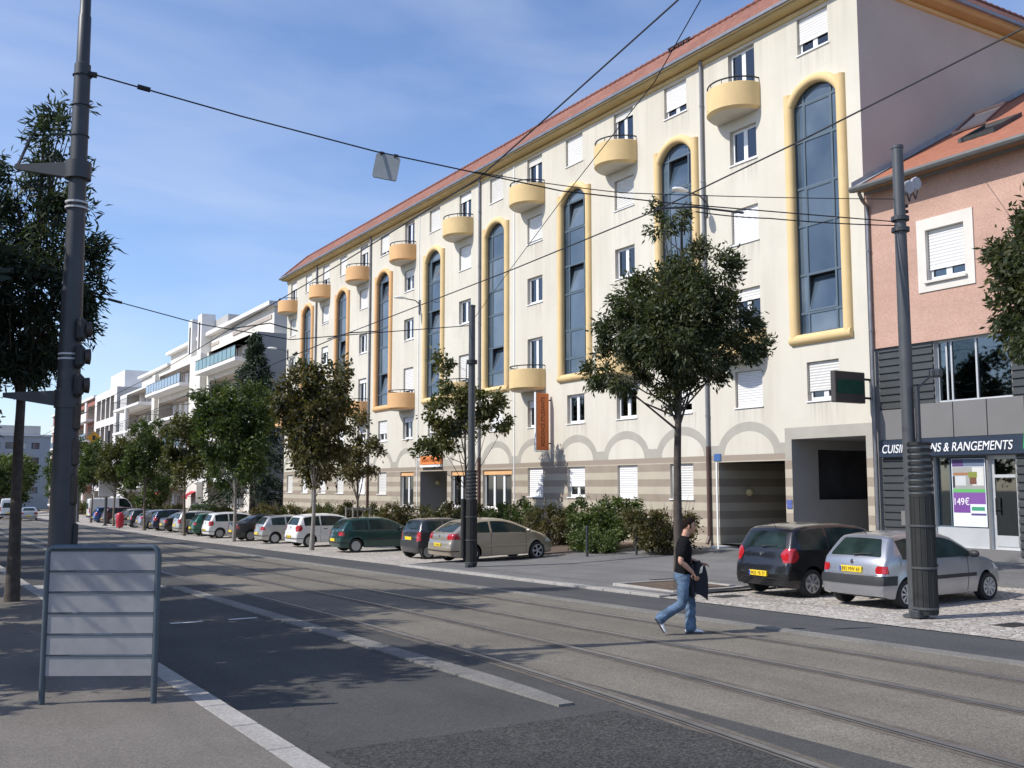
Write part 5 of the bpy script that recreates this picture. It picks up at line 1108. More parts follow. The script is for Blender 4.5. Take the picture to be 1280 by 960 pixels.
STY = dict(
 super_mini=dict(L=3.99, W=1.70, top=[(0,.50),(.012,.58),(.03,.66),(.05,.72),(.075,.76),(.095,.86),(.115,.94),(.14,1.0),(.20,1.10),(.30,1.27),(.36,1.36),(.40,1.40),(.50,1.435),(.8,1.47),(1.25,1.49),(1.8,1.485),(2.25,1.43),(2.5,1.36),(2.85,1.17),(3.16,1.0),(3.28,.96),(3.5,.90),(3.72,.81),(3.86,.72),(3.94,.62),(3.985,.52),(3.99,.48)],
   rw=(.15,.345), ws=(2.55,3.14), belt=(.98,.92), ax=(.70,3.16), wr=.300, pill=[(0.42,1.20),(1.27,2.95)], tail=(.74,1.03,.50,.22), bump=None, plate=(.50,'9425 YR 77'), gaps=[1.23,2.62], sill=.21, rbw=.78, spokes=7, slant=1.0),
 boxy_hatch=dict(L=3.72, W=1.60, top=[(0,.47),(.01,.56),(.025,.62),(.06,.64),(.075,.70),(.10,.80),(.13,.89),(.17,.94),(.28,1.08),(.40,1.22),(.46,1.285),(.52,1.315),(.8,1.35),(1.25,1.37),(1.7,1.36),(2.0,1.32),(2.2,1.26),(2.5,1.08),(2.78,.92),(2.9,.89),(3.2,.84),(3.5,.75),(3.64,.66),(3.70,.56),(3.72,.46)],
   rw=(.18,.445), ws=(2.24,2.76), belt=(.90,.86), ax=(.66,3.05), wr=.275, pill=[(0.55,1.18),(1.26,2.60)], tail=(.66,.80,.54,.10), bump=(.45,.62), plate=(.72,'892 MW 69'), gaps=[1.22,2.42], sill=.20, rbw=.80, spokes=9),
 coupe_hatch=dict(L=4.29, W=1.75, top=[(0,.52),(.012,.60),(.03,.68),(.06,.72),(.08,.80),(.11,.92),(.15,.98),(.24,1.03),(.4,1.13),(.6,1.24),(.78,1.32),(.9,1.36),(1.3,1.42),(1.8,1.44),(2.2,1.415),(2.55,1.33),(2.9,1.19),(3.3,1.02),(3.45,.98),(3.75,.90),(4.0,.80),(4.15,.70),(4.24,.60),(4.28,.52),(4.29,.48)],
   rw=(.22,.76), ws=(2.62,3.28), belt=(1.0,.93), ax=(.86,3.45), wr=.315, pill=[(0.95,1.55),(1.63,3.12)], tail=(.80,.99,.52,.34), bump=None, plate=(.62,'3 10 ARA'), gaps=[1.60,2.98], sill=.22, rbw=.74, spokes=5),
 old_hatch=dict(L=3.95, W=1.64, top=[(0,.50),(.015,.58),(.03,.66),(.05,.70),(.07,.80),(.10,.90),(.14,.95),(.24,1.08),(.38,1.24),(.46,1.31),(.56,1.35),(.9,1.38),(1.4,1.39),(1.9,1.38),(2.25,1.31),(2.5,1.2),(2.95,.97),(3.1,.93),(3.4,.88),(3.65,.79),(3.82,.70),(3.91,.58),(3.95,.48)],
   rw=(.16,.44), ws=(2.32,2.92), belt=(.93,.88), ax=(.72,3.2), wr=.285, pill=[(0.55,1.25),(1.33,2.74)], tail=(.70,.86,.50,.16), bump=None, plate=(.52,None), gaps=[1.29,2.58], sill=.20, rbw=.78, spokes=0),
 tall_mini=dict(L=3.43, W=1.63, top=[(0,.48),(.01,.56),(.02,.66),(.05,.70),(.07,.85),(.10,.98),(.13,1.03),(.22,1.22),(.29,1.34),(.35,1.38),(.6,1.41),(1.1,1.42),(1.6,1.40),(1.9,1.35),(2.3,1.16),(2.7,.96),(2.9,.92),(3.1,.85),(3.28,.74),(3.38,.62),(3.42,.52),(3.43,.46)],
   rw=(.14,.275), ws=(1.96,2.66), belt=(.98,.92), ax=(.45,2.8), wr=.27, pill=[(0.42,1.05),(1.13,2.48)], tail=(.66,.98,.60,.10), bump=(.44,.66), plate=(.74,None), gaps=[1.1,2.3], sill=.20, rbw=.80, spokes=0),
 saloon=dict(L=4.35, W=1.70, top=[(0,.48),(.015,.58),(.03,.70),(.05,.86),(.08,.93),(.15,.965),(.45,.99),(.62,1.02),(.9,1.18),(1.15,1.31),(1.3,1.355),(1.7,1.39),(2.2,1.38),(2.55,1.31),(2.85,1.17),(3.25,.98),(3.4,.94),(3.8,.86),(4.08,.77),(4.22,.68),(4.31,.58),(4.34,.50),(4.35,.46)],
   rw=(.66,1.12), ws=(2.62,3.22), belt=(.94,.89), ax=(.86,3.46), wr=.295, pill=[(1.2,1.95),(2.03,3.05)], tail=(.68,.88,.50,.2), bump=None, plate=(.55,None), gaps=[1.15,1.99,2.9], sill=.20, rbw=.74, spokes=0),
 estate=dict(L=4.3, W=1.72, top=[(0,.50),(.015,.60),(.03,.70),(.06,.90),(.10,1.0),(.2,1.2),(.28,1.34),(.36,1.41),(.8,1.46),(1.6,1.48),(2.3,1.44),(2.55,1.36),(2.9,1.18),(3.25,1.0),(3.4,.96),(3.75,.88),(4.02,.79),(4.18,.68),(4.27,.56),(4.3,.48)],
   rw=(.115,.27), ws=(2.62,3.2), belt=(.97,.91), ax=(.85,3.45), wr=.30, pill=[(0.42,1.15),(1.23,2.0),(2.08,3.02)], tail=(.72,1.0,.60,.16), bump=None, plate=(.60,None), gaps=[1.19,2.04,2.85], sill=.20, rbw=.78, spokes=0),
 panel_van=dict(L=5.1, W=1.95, top=[(0,.50),(.01,.7),(.02,1.2),(.04,2.0),(.07,2.2),(.14,2.28),(.6,2.32),(2.6,2.33),(3.5,2.26),(3.75,2.1),(4.15,1.5),(4.3,1.28),(4.6,1.15),(4.9,1.0),(5.02,.85),(5.08,.6),(5.1,.5)],
   rw=(.022,.036), ws=(3.78,4.24), belt=(1.35,1.25), ax=(.95,4.2), wr=.33, pill=[(2.9,4.05)], tail=(.9,1.4,.82,.06), bump=(.42,.62), plate=(.72,None), gaps=[1.6,2.8,3.95], sill=.26, rbw=.7, spokes=0),
)
CARM = {}
def car_meshes(sty):
    if sty in CARM: return CARM[sty]
    S = STY[sty]; Lc, Wc, top = S['L'], S['W'], S['top']; half = Wc/2; bz0, bz1 = S['belt']; H = max(p[1] for p in top)
    def zt(x):
        if x <= top[0][0]: return top[0][1]
        for (xa, za), (xb, zb) in zip(top[:-1], top[1:]):
            if x <= xb: return za+(zb-za)*(x-xa)/(xb-xa)
        return top[-1][1]
    def slope(x): e = 0.006; return (zt(min(Lc, x+e))-zt(max(0, x-e)))/(min(Lc, x+e)-max(0, x-e))
    def belt(x): return bz0+(bz1-bz0)*x/Lc
    R = S['wr']+0.055; sill = S['sill']; z00, zLL = top[0][1], top[-1][1]
    def zb(x):
        z = sill
        if x < 0.22: z = max(z, sill+0.05+(z00-sill-0.05)*max(0, 1-x/0.05)) if x < 0.05 else sill+0.05*(1-(x-0.05)/0.17)
        if x > Lc-0.25: q = (Lc-x); z = sill+0.04+(zLL-sill-0.04)*max(0, 1-q/0.06) if q < 0.06 else sill+0.04*(1-(q-0.06)/0.19)
        for xa in S['ax']:
            d = abs(x-xa)
            if d < R: z = max(z, S['wr']+math.sqrt(R*R-d*d))
        return z
    rr = 0.075
    def wid(x, z, rnd=True):
        b = belt(x); w = half
        if z > b: w -= (z-b)*(0.235/(H-0.93)*1.0)
        elif z < 0.55: w -= 0.05*((0.55-z)/0.35)**2
        else: w -= 0.012*((z-0.55)/(b-0.55))
        if x > Lc-1.0: w -= 0.13*((x-(Lc-1.0))/1.0)**2
        if x < 0.7: w -= 0.075*((0.7-x)/0.7)**2
        # shallow flare over the wheels
        for xa in S['ax']:
            d = math.hypot(x-xa, z-S['wr'])
            if R-0.01 < d < R+0.09: w += 0.012*(1-(d-R+0.01)/0.10)
        if rnd:
            d = (zt(x)-z)/math.sqrt(1+slope(x)**2)
            if d < rr: w -= rr*(1-math.sqrt(max(0, 1-((rr-max(0, d))/rr)**2)))
        return w
    def F(x, y, z):
        q = min(1, abs(y)/half)
        if x < 0.9: x = x + 0.075*q**2.6*(1-x/0.9)
        if x > Lc-1.1: x = x - 0.24*q**2.4*((x-(Lc-1.1))/1.1)
        return (x, y, z)
    # stations
    xs = set()
    for (xa, za), (xb, zb_) in zip(top[:-1], top[1:]):
        n = max(1, int(math.hypot(xb-xa, zb_-za)/0.07))
        for i in range(n): xs.add(round(xa+(xb-xa)*i/n, 5))
    xs.add(Lc)
    for xa in S['ax']:
        for i in range(15): xs.add(round(xa-R*math.cos(math.pi*i/14), 5))
        xs.add(round(xa-R-0.002, 5)); xs.add(round(xa+R+0.002, 5))
    xs = sorted(x for x in xs if 0 <= x <= Lc)
    body = MB(); ND = [0, .006, .016, .03, .048, .075]; NB = 7; rows = len(ND)+NB
    for sgn in (1, -1):
        vs = []
        for x in xs:
            T, B = zt(x), min(zb(x), zt(x)-0.0005)
            zs = [max(B, T-d) for d in ND]; last = zs[-1]; bl = belt(x)
            for i in range(1, NB+1): zs.append(last+(B-last)*i/NB)
            for z in zs: vs.append(F(x, sgn*wid(x, z), z))
        n = rows
        body.add(vs, [(i*n+k, i*n+k+1, (i+1)*n+k+1, (i+1)*n+k) for i in range(len(xs)-1) for k in range(n-1)])
    vs = []; NY = 13
    def topz(x, s): c = 0.028 if zt(x) > belt(x)+0.02 else 0.018; f = min(1, 1/(1+abs(slope(x)))) ; return zt(x)+c*(1-s*s)*f
    for x in xs:
        we = wid(x, zt(x))
        for j in range(NY): s = -1+2*j/(NY-1); vs.append(F(x, s*we, topz(x, s)))
    body.add(vs, [(i*NY+k, i*NY+k+1, (i+1)*NY+k+1, (i+1)*NY+k) for i in range(len(xs)-1) for k in range(NY-1)])
    for sel in ([x for x in xs if x <= 0.3], [x for x in xs if x >= Lc-0.3]):      # valances under the bumpers
        vs = []
        for x in sel:
            z = min(zb(x), zt(x)-0.0005); we = wid(x, z)
            for j in range(NY): vs.append(F(x, (-1+2*j/(NY-1))*we, z))
        body.add(vs, [(i*NY+k, i*NY+k+1, (i+1)*NY+k+1, (i+1)*NY+k) for i in range(len(sel)-1) for k in range(NY-1)])
    ms = {}
    ms['body'] = body.mesh('body', M_trim, True, angle=42)
    # underbody and wheel wells
    b = MB(); b.box(0.12, -half+0.24, sill+0.02, Lc-0.15, half-0.24, 0.55); 
    for sgn in (1, -1): b.box(S['ax'][0]+R+0.03, sgn*(half-0.235), sill+0.03, S['ax'][1]-R-0.03, sgn*(half-0.05), 0.4)
    ms['underbody'] = b.mesh('underbody', M_under)
    # panels lying a few mm proud of the shell
    def top_panel(x0, x1, w0, w1, off=0.006, n=10, inset=0.0):
        b = MB(); vs = []; m = 10
        for i in range(n+1):
            x = x0+(x1-x0)*i/n; wf = w0+(w1-w0)*i/n; we = wid(x, zt(x))+rr*0.55
            sl = slope(x); nx, nz = -sl/math.hypot(sl, 1), 1/math.hypot(sl, 1)
            for j in range(m+1):
                s = (-1+2*j/m)*wf; e = 1.0
                if i in (0, n) : s *= 0.965
                p = F(x, s*we, topz(x, s*we/max(0.1, wid(x, zt(x))))); vs.append((p[0]+nx*off, p[1], p[2]+nz*off))
        b.add(vs, [(i*(m+1)+k, i*(m+1)+k+1, (i+1)*(m+1)+k+1, (i+1)*(m+1)+k) for i in range(n) for k in range(m)]); return b
    ms['rear_window'] = top_panel(S['rw'][0], S['rw'][1], S['rbw']+0.06, S['rbw']-0.02).mesh('rear_window', M_cglass, True)
    ms['windscreen'] = top_panel(S['ws'][0], S['ws'][1], 0.82, 0.88).mesh('windscreen', M_cglass, True)
    def side_poly(a, c, sgn, off, topgap=0.075, lowgap=0.02, m=14):
        pts = []
        for i in range(m+1):
            x = a+(c-a)*i/m; T = zt(x)-topgap*math.sqrt(1+slope(x)**2); B = belt(x)+lowgap
            pts.append((x, B, max(B+0.001, T)))
        b = MB(); vs = []; K = 4
        for x, B, T in pts:
            for k in range(K+1): z = B+(T-B)*k/K; vs.append(F(x, sgn*(wid(x, z, False)+off), z))
        b.add(vs, [(i*(K+1)+k, i*(K+1)+k+1, (i+1)*(K+1)+k+1, (i+1)*(K+1)+k) for i in range(m) for k in range(K)]); return b
    for si, sgn in enumerate((1, -1)):
        for wi, (a, c) in enumerate(S['pill']): ms['side_window#%d%d' % (si, wi)] = side_poly(a, c, sgn, 0.003).mesh('side_window', M_cglass, True)
        # doors: thin dark gap lines
        for gi, x in enumerate(S['gaps']):
            b = MB(); vs = []; K = 10; z0, z1 = max(zb(x), sill+0.03), belt(x)+0.01
            for k in range(K+1):
                z = z0+(z1-z0)*k/K; w = wid(x, z)+0.0015; vs += [F(x-0.006, sgn*w, z), F(x+0.006, sgn*w, z)]
            b.add(vs, [(2*k, 2*k+1, 2*k+3, 2*k+2) for k in range(K)]); ms['door_gap#%d%d' % (si, gi)] = b.mesh('door_gap', M_seam)
        x = S['gaps'][0]+0.16; z = belt(x)-0.12; w = wid(x, z); b = MB(); b.bbox(x, sgn*w-0.012, z-0.022, x+0.17, sgn*w+0.03, z+0.012, 0.008) ; ms['door_handle#%d' % si] = b.mesh('door_handle', M_trim)
        x = S['ws'][1]-0.28; z = belt(x)+0.02; w = wid(x, z, False); b = MB()
        b.lathe([(0.02, 0), (0.07, 0.02), (0.085, 0.08), (0.075, 0.15), (0.03, 0.19)], (0, 0, 0), 10, axis='y'); b.v = [F(x+v[0]*0.8, sgn*(w+0.02+v[1]), z+0.05+v[2]*0.85) for v in b.v]; ms['mirror#%d' % si] = b.mesh('mirror', M_trim, True)
        # side rubbing strip
        b = MB(); vs = []; K = 16; a, c = S['ax'][0]+R+0.08, S['ax'][1]-R-0.06
        for k in range(K+1):
            x = a+(c-a)*k/K
            for z, o in ((0.505, 0.0), (0.515, 0.016), (0.565, 0.016), (0.575, 0.0)): vs.append(F(x, sgn*(wid(x, z)+o), z))
        b.add(vs, [(4*k+j, 4*k+j+1, 4*k+j+5, 4*k+j+4) for k in range(K) for j in range(3)]); ms['rubbing_strip#%d' % si] = b.mesh('rubbing_strip', M_trim)
    def xs_at(z, rear=True):
        if rear:
            for (xa, za), (xb, zb_) in zip(top[:-1], top[1:]):
                if za <= z <= zb_: return xa+(xb-xa)*(z-za)/(zb_-za+1e-9)
            return 0.0
        for (xa, za), (xb, zb_) in reversed(list(zip(top[:-1], top[1:]))):
            if zb_ <= z <= za: return xa+(xb-xa)*(z-za)/(zb_-za-1e-9)
        return Lc
    def wrap(z0, z1, y0, l, sgn, off, rear=True, K=5, full=False, taper=0.0, slant=0.0):
        b = MB(); vs = []
        for k in range(K+1):
            z = z0+(z1-z0)*k/K; x0 = xs_at(z, rear); row = []; w0 = wid(x0, z)
            ya = 0.0 if full else y0+taper*(abs(k/K-0.5)*2)**2*0.06+slant*(1-k/K)*0.12+slant*max(0, k/K-0.6)*0.3
            for i in range(7): y = ya+(w0-ya)*i/6; row.append((x0, y, (-1, 0)))
            n = 9; ll = l*(1-taper*(k/K) if not slant else (0.35+0.65*math.sin(math.pi*min(1, 0.15+k/K*0.85))))
            for i in range(1, n+1):
                dx = ll*(i/n)**1.8; x = x0+dx if rear else x0-dx; row.append((x, wid(x, z), (-0.5, 0.9) if i < 4 else (0, 1)))
            for x, y, (nx, ny) in row:
                nx = nx if rear else -nx; p = F(x, sgn*y, z); vs.append((p[0]+nx*off, p[1]+sgn*ny*off, p[2]))
        M_ = 16; b.add(vs, [(k*M_+i, k*M_+i+1, (k+1)*M_+i+1, (k+1)*M_+i) for k in range(K) for i in range(M_-1)]); return b
    tz0, tz1, ty, tl = S['tail']
    for si, sgn in enumerate((1, -1)):
        ms['tail_light#%d' % si] = wrap(tz0, tz1, ty, tl, sgn, 0.007, True, 8, taper=0.55, slant=S.get('slant', 0.0)).mesh('tail_light', M_tail, True)
        ms['headlight#%d' % si] = wrap(0.60, 0.73, half*0.52, 0.28, sgn, 0.006, False, 4, taper=0.3).mesh('headlight', M_clear, True)
    bb = S['bump'] or (0.40, 0.43)
    for si, sgn in enumerate((1, -1)):
        o = 0.014 if S['bump'] else 0.004
        ms['bumper_strip#%d' % si] = wrap(bb[0], bb[1], 0, 0.34, sgn, o, True, 4, full=True).mesh('bumper_strip', M_trim if S['bump'] else M_seam, True)
    # tailgate gap line under the window, badge, wiper, plate
    b = MB(); pz = S['plate'][0]; x = xs_at(pz)-0.02
    tilt = 0.03
    b.bbox(x-0.012, -0.26, pz-0.055, x+0.03, 0.26, pz+0.055, 0.004); ms['number_plate'] = b.mesh('number_plate', M_plate)
    if S['plate'][1]:
        b = MB(); b.box(x-0.014, 0.215, pz-0.05, x-0.011, 0.255, pz+0.05); ms['plate_band@'] = b.mesh('plate_band', M_plb)
        ms['plate_text@'] = (text_mesh(S['plate'][1], 0.105, M_black, 0.42, 0, 0.001), (x-0.0145, 0.20, pz-0.036))
    b = MB(); zz = (S['rw'][0]); z_ = zt(S['rw'][0]); 
    xw = S['rw'][0]; b.tube([(xw-0.03, 0.0, zt(xw)+0.03), (xw-0.02+0.01, -0.20, zt(xw)+0.06), (xw, -0.40, zt(xw)+0.07)], [0.014, 0.009, 0.006], 6); ms['wiper'] = b.mesh('wiper', M_trim)
    zbg = min(z_-0.10, 0.90); xb = xs_at(zbg); b = MB()
    b.add([(xb-0.022, 0, zbg-0.05), (xb-0.022, 0.035, zbg), (xb-0.022, 0, zbg+0.05), (xb-0.022, -0.035, zbg), (xb+0.01, 0, zbg-0.05), (xb+0.01, 0.035, zbg), (xb+0.01, 0, zbg+0.05), (xb+0.01, -0.035, zbg)], [(0, 1, 2, 3), (0, 1, 5, 4), (1, 2, 6, 5), (2, 3, 7, 6), (3, 0, 4, 7)]); ms['badge'] = b.mesh('badge', M_chrome)
    b = MB(); b.tube([(0.55, 0, H-0.06), (0.42, 0, H+0.12)], 0.006, 5) if sty in ('super_mini', 'boxy_hatch') else b.box(1.0, -0.01, H+0.02, 1.03, 0.01, H+0.03); ms['aerial'] = b.mesh('aerial', M_trim)
    b = MB(); y_ = half*0.55; b.tube([(0.05, -y_, sill+0.02), (0.30, -y_, sill+0.03)], 0.024, 8); ms['exhaust'] = b.mesh('exhaust', M_pole, True)
    # wheels
    r_ = S['wr']; b = MB(); wv = 0.185; b.lathe([(r_*0.62, -wv/2), (r_*0.93, -wv/2), (r_*0.985, -wv/2+0.02), (r_, -wv/2+0.045), (r_, wv/2-0.045), (r_*0.985, wv/2-0.02), (r_*0.93, wv/2), (r_*0.64, wv/2), (r_*0.62, wv/2-0.03), (0.03, wv/2-0.05)], (0, 0, 0), 28, axis='y'); ty_ = b.mesh('wheel', M_tyre, True, angle=50)
    b = MB(); ro = r_*0.66; b.lathe([(ro, wv/2-0.02), (ro, wv/2+0.004), (ro*0.9, wv/2+0.004), (ro*0.88, wv/2-0.02)], (0, 0, 0), 28, axis='y')
    b.lathe([(ro*0.26, wv/2-0.03), (ro*0.26, wv/2+0.008), (ro*0.1, wv/2+0.014), (0.001, wv/2+0.014)], (0, 0, 0), 16, axis='y')
    ns = S['spokes'] or 11; sw_ = 0.55 if S['spokes'] == 5 else 0.62
    for i in range(ns):
        a = 2*math.pi*i/ns; hw = math.pi/ns*sw_
        for q in (0,):
            p = []
            for rad, h in ((ro*0.22, hw*1.3), (ro*0.92, hw*(0.8 if S['spokes'] != 5 else 0.62))):
                for s in (-1, 1): p.append((rad*math.cos(a+s*h), wv/2+0.003, rad*math.sin(a+s*h)))
            b.add([p[0], p[1], p[3], p[2]] + [(v[0], v[1]-0.015, v[2]) for v in (p[0], p[1], p[3], p[2])], [(0, 1, 2, 3), (0, 1, 5, 4), (1, 2, 6, 5), (2, 3, 7, 6), (3, 0, 4, 7)])
    ri_ = b.mesh('rim', M_rim, True, angle=30)
    CARM[sty] = (S, ms, ty_, ri_); return CARM[sty]
def car(name, label, sty, x, y, pt, az=0.0, group='cars parked nose in along the far side', cat='car', plate=True, rs=1.0):
    S, ms, tym, rim = car_meshes(sty)
    z0, z1 = zg(x+0.8, y), zg(x+3.2, y); up = 0.012 if x > 14 else 0.0
    root = thing(name, label, cat, (x, y, z0+up-(z1-z0)/2.4*0.8), az, group); root.rotation_euler = (0, -math.atan((z1-z0)/2.4), az)
    for k, me in ms.items():
        n = k.split('#')[0].rstrip('@')
        if isinstance(me, tuple): me, lc = me; o = put('plate_text', me, np_, lc); o.rotation_euler = (math.radians(90), 0, math.radians(-90)); continue
        par = np_ if k == 'plate_band@' else root
        o = put(n, me, par)
        if n == 'number_plate': np_ = o
        if n == 'body' or (n == 'mirror' and sty in ('super_mini', 'coupe_hatch')) or (n == 'door_handle' and sty == 'coupe_hatch'):
            o.material_slots[0].link = 'OBJECT'; o.material_slots[0].material = pt
        if n == 'rubbing_strip' and sty in ('super_mini', 'coupe_hatch'): o.material_slots[0].link = 'OBJECT'; o.material_slots[0].material = pt
    half = S['W']/2
    for xa in S['ax']:
        for sgn in (1, -1):
            w = put('wheel', tym, root, (xa, sgn*(half-0.105), S['wr']), (0, 0, 0 if sgn > 0 else math.pi)); put('rim', rim, w)
    return root
P_black = paint('black_car_paint', (0.012, 0.012, 0.014), 0.2); P_silver = paint('silver_car_paint', (0.42, 0.43, 0.45), 0.75, 0.32); P_beige = paint('beige_metallic_paint', (0.46, 0.40, 0.31), 0.65, 0.32)
P_green = paint('dark_green_car_paint', (0.012, 0.055, 0.045), 0.3); P_white = paint('white_car_paint', (0.72, 0.72, 0.70), 0.0, 0.3); P_dgrey = paint('dark_grey_car_paint', (0.05, 0.052, 0.055), 0.5); P_lgrey = paint('pale_silver_car_paint', (0.50, 0.49, 0.46), 0.6)
P_navy = paint('navy_car_paint', (0.015, 0.022, 0.06), 0.4); P_maroon = paint('maroon_car_paint', (0.09, 0.02, 0.022), 0.3); P_brown = paint('black_brown_car_paint', (0.022, 0.018, 0.018), 0.3); P_teal = paint('green_hatch_paint', (0.015, 0.10, 0.06), 0.3); P_blue = paint('bright_blue_car_paint', (0.03, 0.08, 0.25), 0.3)
car('parked_car', 'black rounded hatchback parked beside the silver one, nearest the garage openings', 'super_mini', 15.55, 15.75, P_black, math.radians(-2))
car('parked_car', 'silver boxy hatchback with black bumper strip behind the right tram pole', 'boxy_hatch', 15.35, 13.20, P_silver, math.radians(-1))
car('parked_car', 'beige metallic three door hatchback behind the middle tram pole', 'coupe_hatch', 15.35, 30.35, P_beige, math.radians(1))
car('parked_car', 'small dark upright hatchback with grey bumper left of the beige one', 'tall_mini', 15.7, 33.4, P_dgrey)
car('parked_car', 'dark green older hatchback parked with open space on its right', 'old_hatch', 15.2, 39.5, P_green, math.radians(-3))
row = [('white hatchback with a street tree trunk before it', 'super_mini', 45.6, P_white, 15.4), ('pale silver older hatchback left of the white one', 'old_hatch', 50.6, P_lgrey, 15.4), ('dark grey saloon with yellow plate left of the pale silver hatchback', 'saloon', 55.0, P_dgrey, 15.3),
       ('white rounded hatchback left of the dark grey saloon', 'super_mini', 60.6, P_white, 15.3), ('green hatchback wedged between a white and a pale silver car', 'old_hatch', 64.4, P_teal, 15.4), ('pale silver estate with dark rear window between green and black cars', 'estate', 67.8, P_lgrey, 15.2),
       ('black brown saloon left of the pale silver estate', 'saloon', 72.2, P_brown, 15.3), ('navy hatchback with blue sheen left of the black brown saloon', 'super_mini', 76.2, P_navy, 15.4), ('silver rounded hatchback behind a pale tree trunk', 'coupe_hatch', 80.6, P_silver, 15.3),
       ('dark upright hatchback beside the red litter bin', 'tall_mini', 85.2, P_dgrey, 15.5), ('pale silver saloon by the white roadside board', 'saloon', 92.5, P_lgrey, 15.6), ('maroon hatchback in the far part of the row', 'super_mini', 98.2, P_maroon, 15.6),
       ('dark blue hatchback at the far end beside the white van', 'super_mini', 103.5, P_blue, 15.6)]
for lb, st, y, p_, x in row: car('parked_car', lb, st, x, y, p_, math.radians(random.uniform(-2, 2)))
car('white_van', 'white panel van ending the row, just right of the tall dark pole', 'panel_van', 16.0, 109.5, P_white, 0, cat='van')
car('white_van', 'large white panel van on the road left of the tall dark pole', 'panel_van', 10.4, 128.0, P_white, math.radians(82), 'vehicles standing at the far end of the street', cat='van')
car('parked_car', 'pale saloon in front of the large white van on the road', 'saloon', 11.4, 117.0, P_lgrey, math.radians(84), 'vehicles standing at the far end of the street')
car('parked_car', 'white hatchback beyond the large white van at the left', 'super_mini', 9.0, 146.0, P_white, math.radians(82), 'vehicles standing at the far end of the street')
car('parked_car', 'blue hatchback farthest left beside the white barrier', 'old_hatch', 7.2, 150.0, P_blue, math.radians(60), 'vehicles standing at the far end of the street')

# ------------------------------------------------------------------ tram poles, wires
def ringed(b, x, y, zs, r, h=0.05, n=16):
    for z in zs: b.lathe([(r, z), (r, z+h)], (x, y, 0), n)
def tram_pole(label, x, y, zt, r, mat, casing=None, taper=0.86, steps=None):
    z0 = zg(x, y)+0.02; root = thing('tram_pole', label, 'pole', (x, y, z0))
    b = MB(); b.lathe(([(r*1.02, z0), (r, z0+0.2)] + steps) if steps else [(r*1.02, z0), (r, z0+0.2), (r*0.95, zt*0.6), (r*taper, zt-0.25), (r*taper, zt-0.05)], (x, y, 0), 20); b.build('shaft', mat, root, True)
    b = MB(); b.lathe([(r*taper*1.12, zt-0.05), (r*taper*1.12, zt), (r*taper*0.4, zt+0.02)], (x, y, 0), 20); b.build('cap', mat, root)
    b = MB(); b.lathe([(r*1.9, z0), (r*1.9, z0+0.03), (r*1.2, z0+0.05)], (x, y, 0), 12); b.build('base_plate', mat, root)
    if casing:
        dx, dy, rc, hc = casing; cx, cy = x+dx, y+dy
        b = MB(); b.lathe([(rc, z0+0.06), (rc, z0+hc*0.70)], (cx, cy, 0), 22); b.build('casing', M_case, root, True, angle=50)
        b = MB(); z = z0+hc*0.70
        b.lathe([(rc*0.86, z), (rc*0.86, z0+hc)], (cx, cy, 0), 22); b.build('casing_core', pm('grey_casing_core', (0.13, 0.14, 0.14), 0.5, 0.1, 6), root, True)
        n = 8
        for i in range(n+1):
            zz = z+(z0+hc-z)*i/n; q = MB(); q.lathe([(rc*0.86, zz-0.03), (rc*1.02, zz-0.03), (rc*1.02, zz+0.015), (rc*0.86, zz+0.03)], (cx, cy, 0), 22); q.build('louvre_ring', M_case, root, True)
        for i in range(14):
            a = 2*math.pi*i/14; q = MB(); q.box(cx+rc*math.cos(a)-0.006, cy+rc*math.sin(a)-0.006, z0+0.08, cx+rc*math.cos(a)+0.006, cy+rc*math.sin(a)+0.006, z0+hc*0.69); q.build('casing_rib', M_case, root)
        for zz in (z0+0.15, z0+hc*0.28, z0+hc*0.52):
            q = MB(); q.lathe([(rc+0.018, zz), (rc+0.018, zz+0.035)], (cx, cy, 0), 22); q.build('strap', M_poleg, root, True)
        q = MB(); q.tube([(cx, cy, z0+hc), (cx, cy, z0+hc+1.0)], 0.045, 8); q.build('conduit', M_pole, root, True)
        q = MB(); q.bbox(x-r*2.2, y-r*2.2, z0, x-r*0.6+0.0, y-r*0.6, z0+0.14, 0.02); q.build('foot_bracket', M_pole, root)
    return root, z0
pR, pRz = tram_pole('grey tram pole with dark ribbed casing standing before the silver hatchback', 14.95, 11.45, 8.12, 0.112, M_poleg, (0.035, -0.175, 0.20, 2.95))
b = MB(); ringed(b, 14.95, 11.45, (6.55, 6.75), 0.155, 0.07); b.build('clamp', M_pole, pR)
b = MB(); b.tube([(15.13, 11.38, 3.75), (15.33, 11.28, 3.95), (15.42, 11.2, 4.02)], 0.02, 6); b.bbox(15.33, 11.1, 3.95, 15.5, 11.3, 4.1, 0.03); b.build('floodlight', M_poleg, pR)
for z in (7.0, 6.9, 6.75, 6.6):
    b = MB(); b.box(15.05, 11.38, z, 15.10, 11.46, z+0.05); b.build('climbing_peg', M_iron, pR)
pC, pCz = tram_pole('slender grey tram pole with dark casing standing before the beige hatchback', 15.0, 27.35, 7.7, 0.115, M_poleg, (0.0, 0.0, 0.175, 2.95))
b = MB(); ringed(b, 15.0, 27.35, (5.85,), 0.17, 0.12); b.build('clamp', M_iron, pC)
q = MB(); q.lathe([(0.075, pCz+0.3), (0.075, pCz+2.1)], (14.78, 27.47, 0), 12); q.build('cable_box', M_case, pC, True)
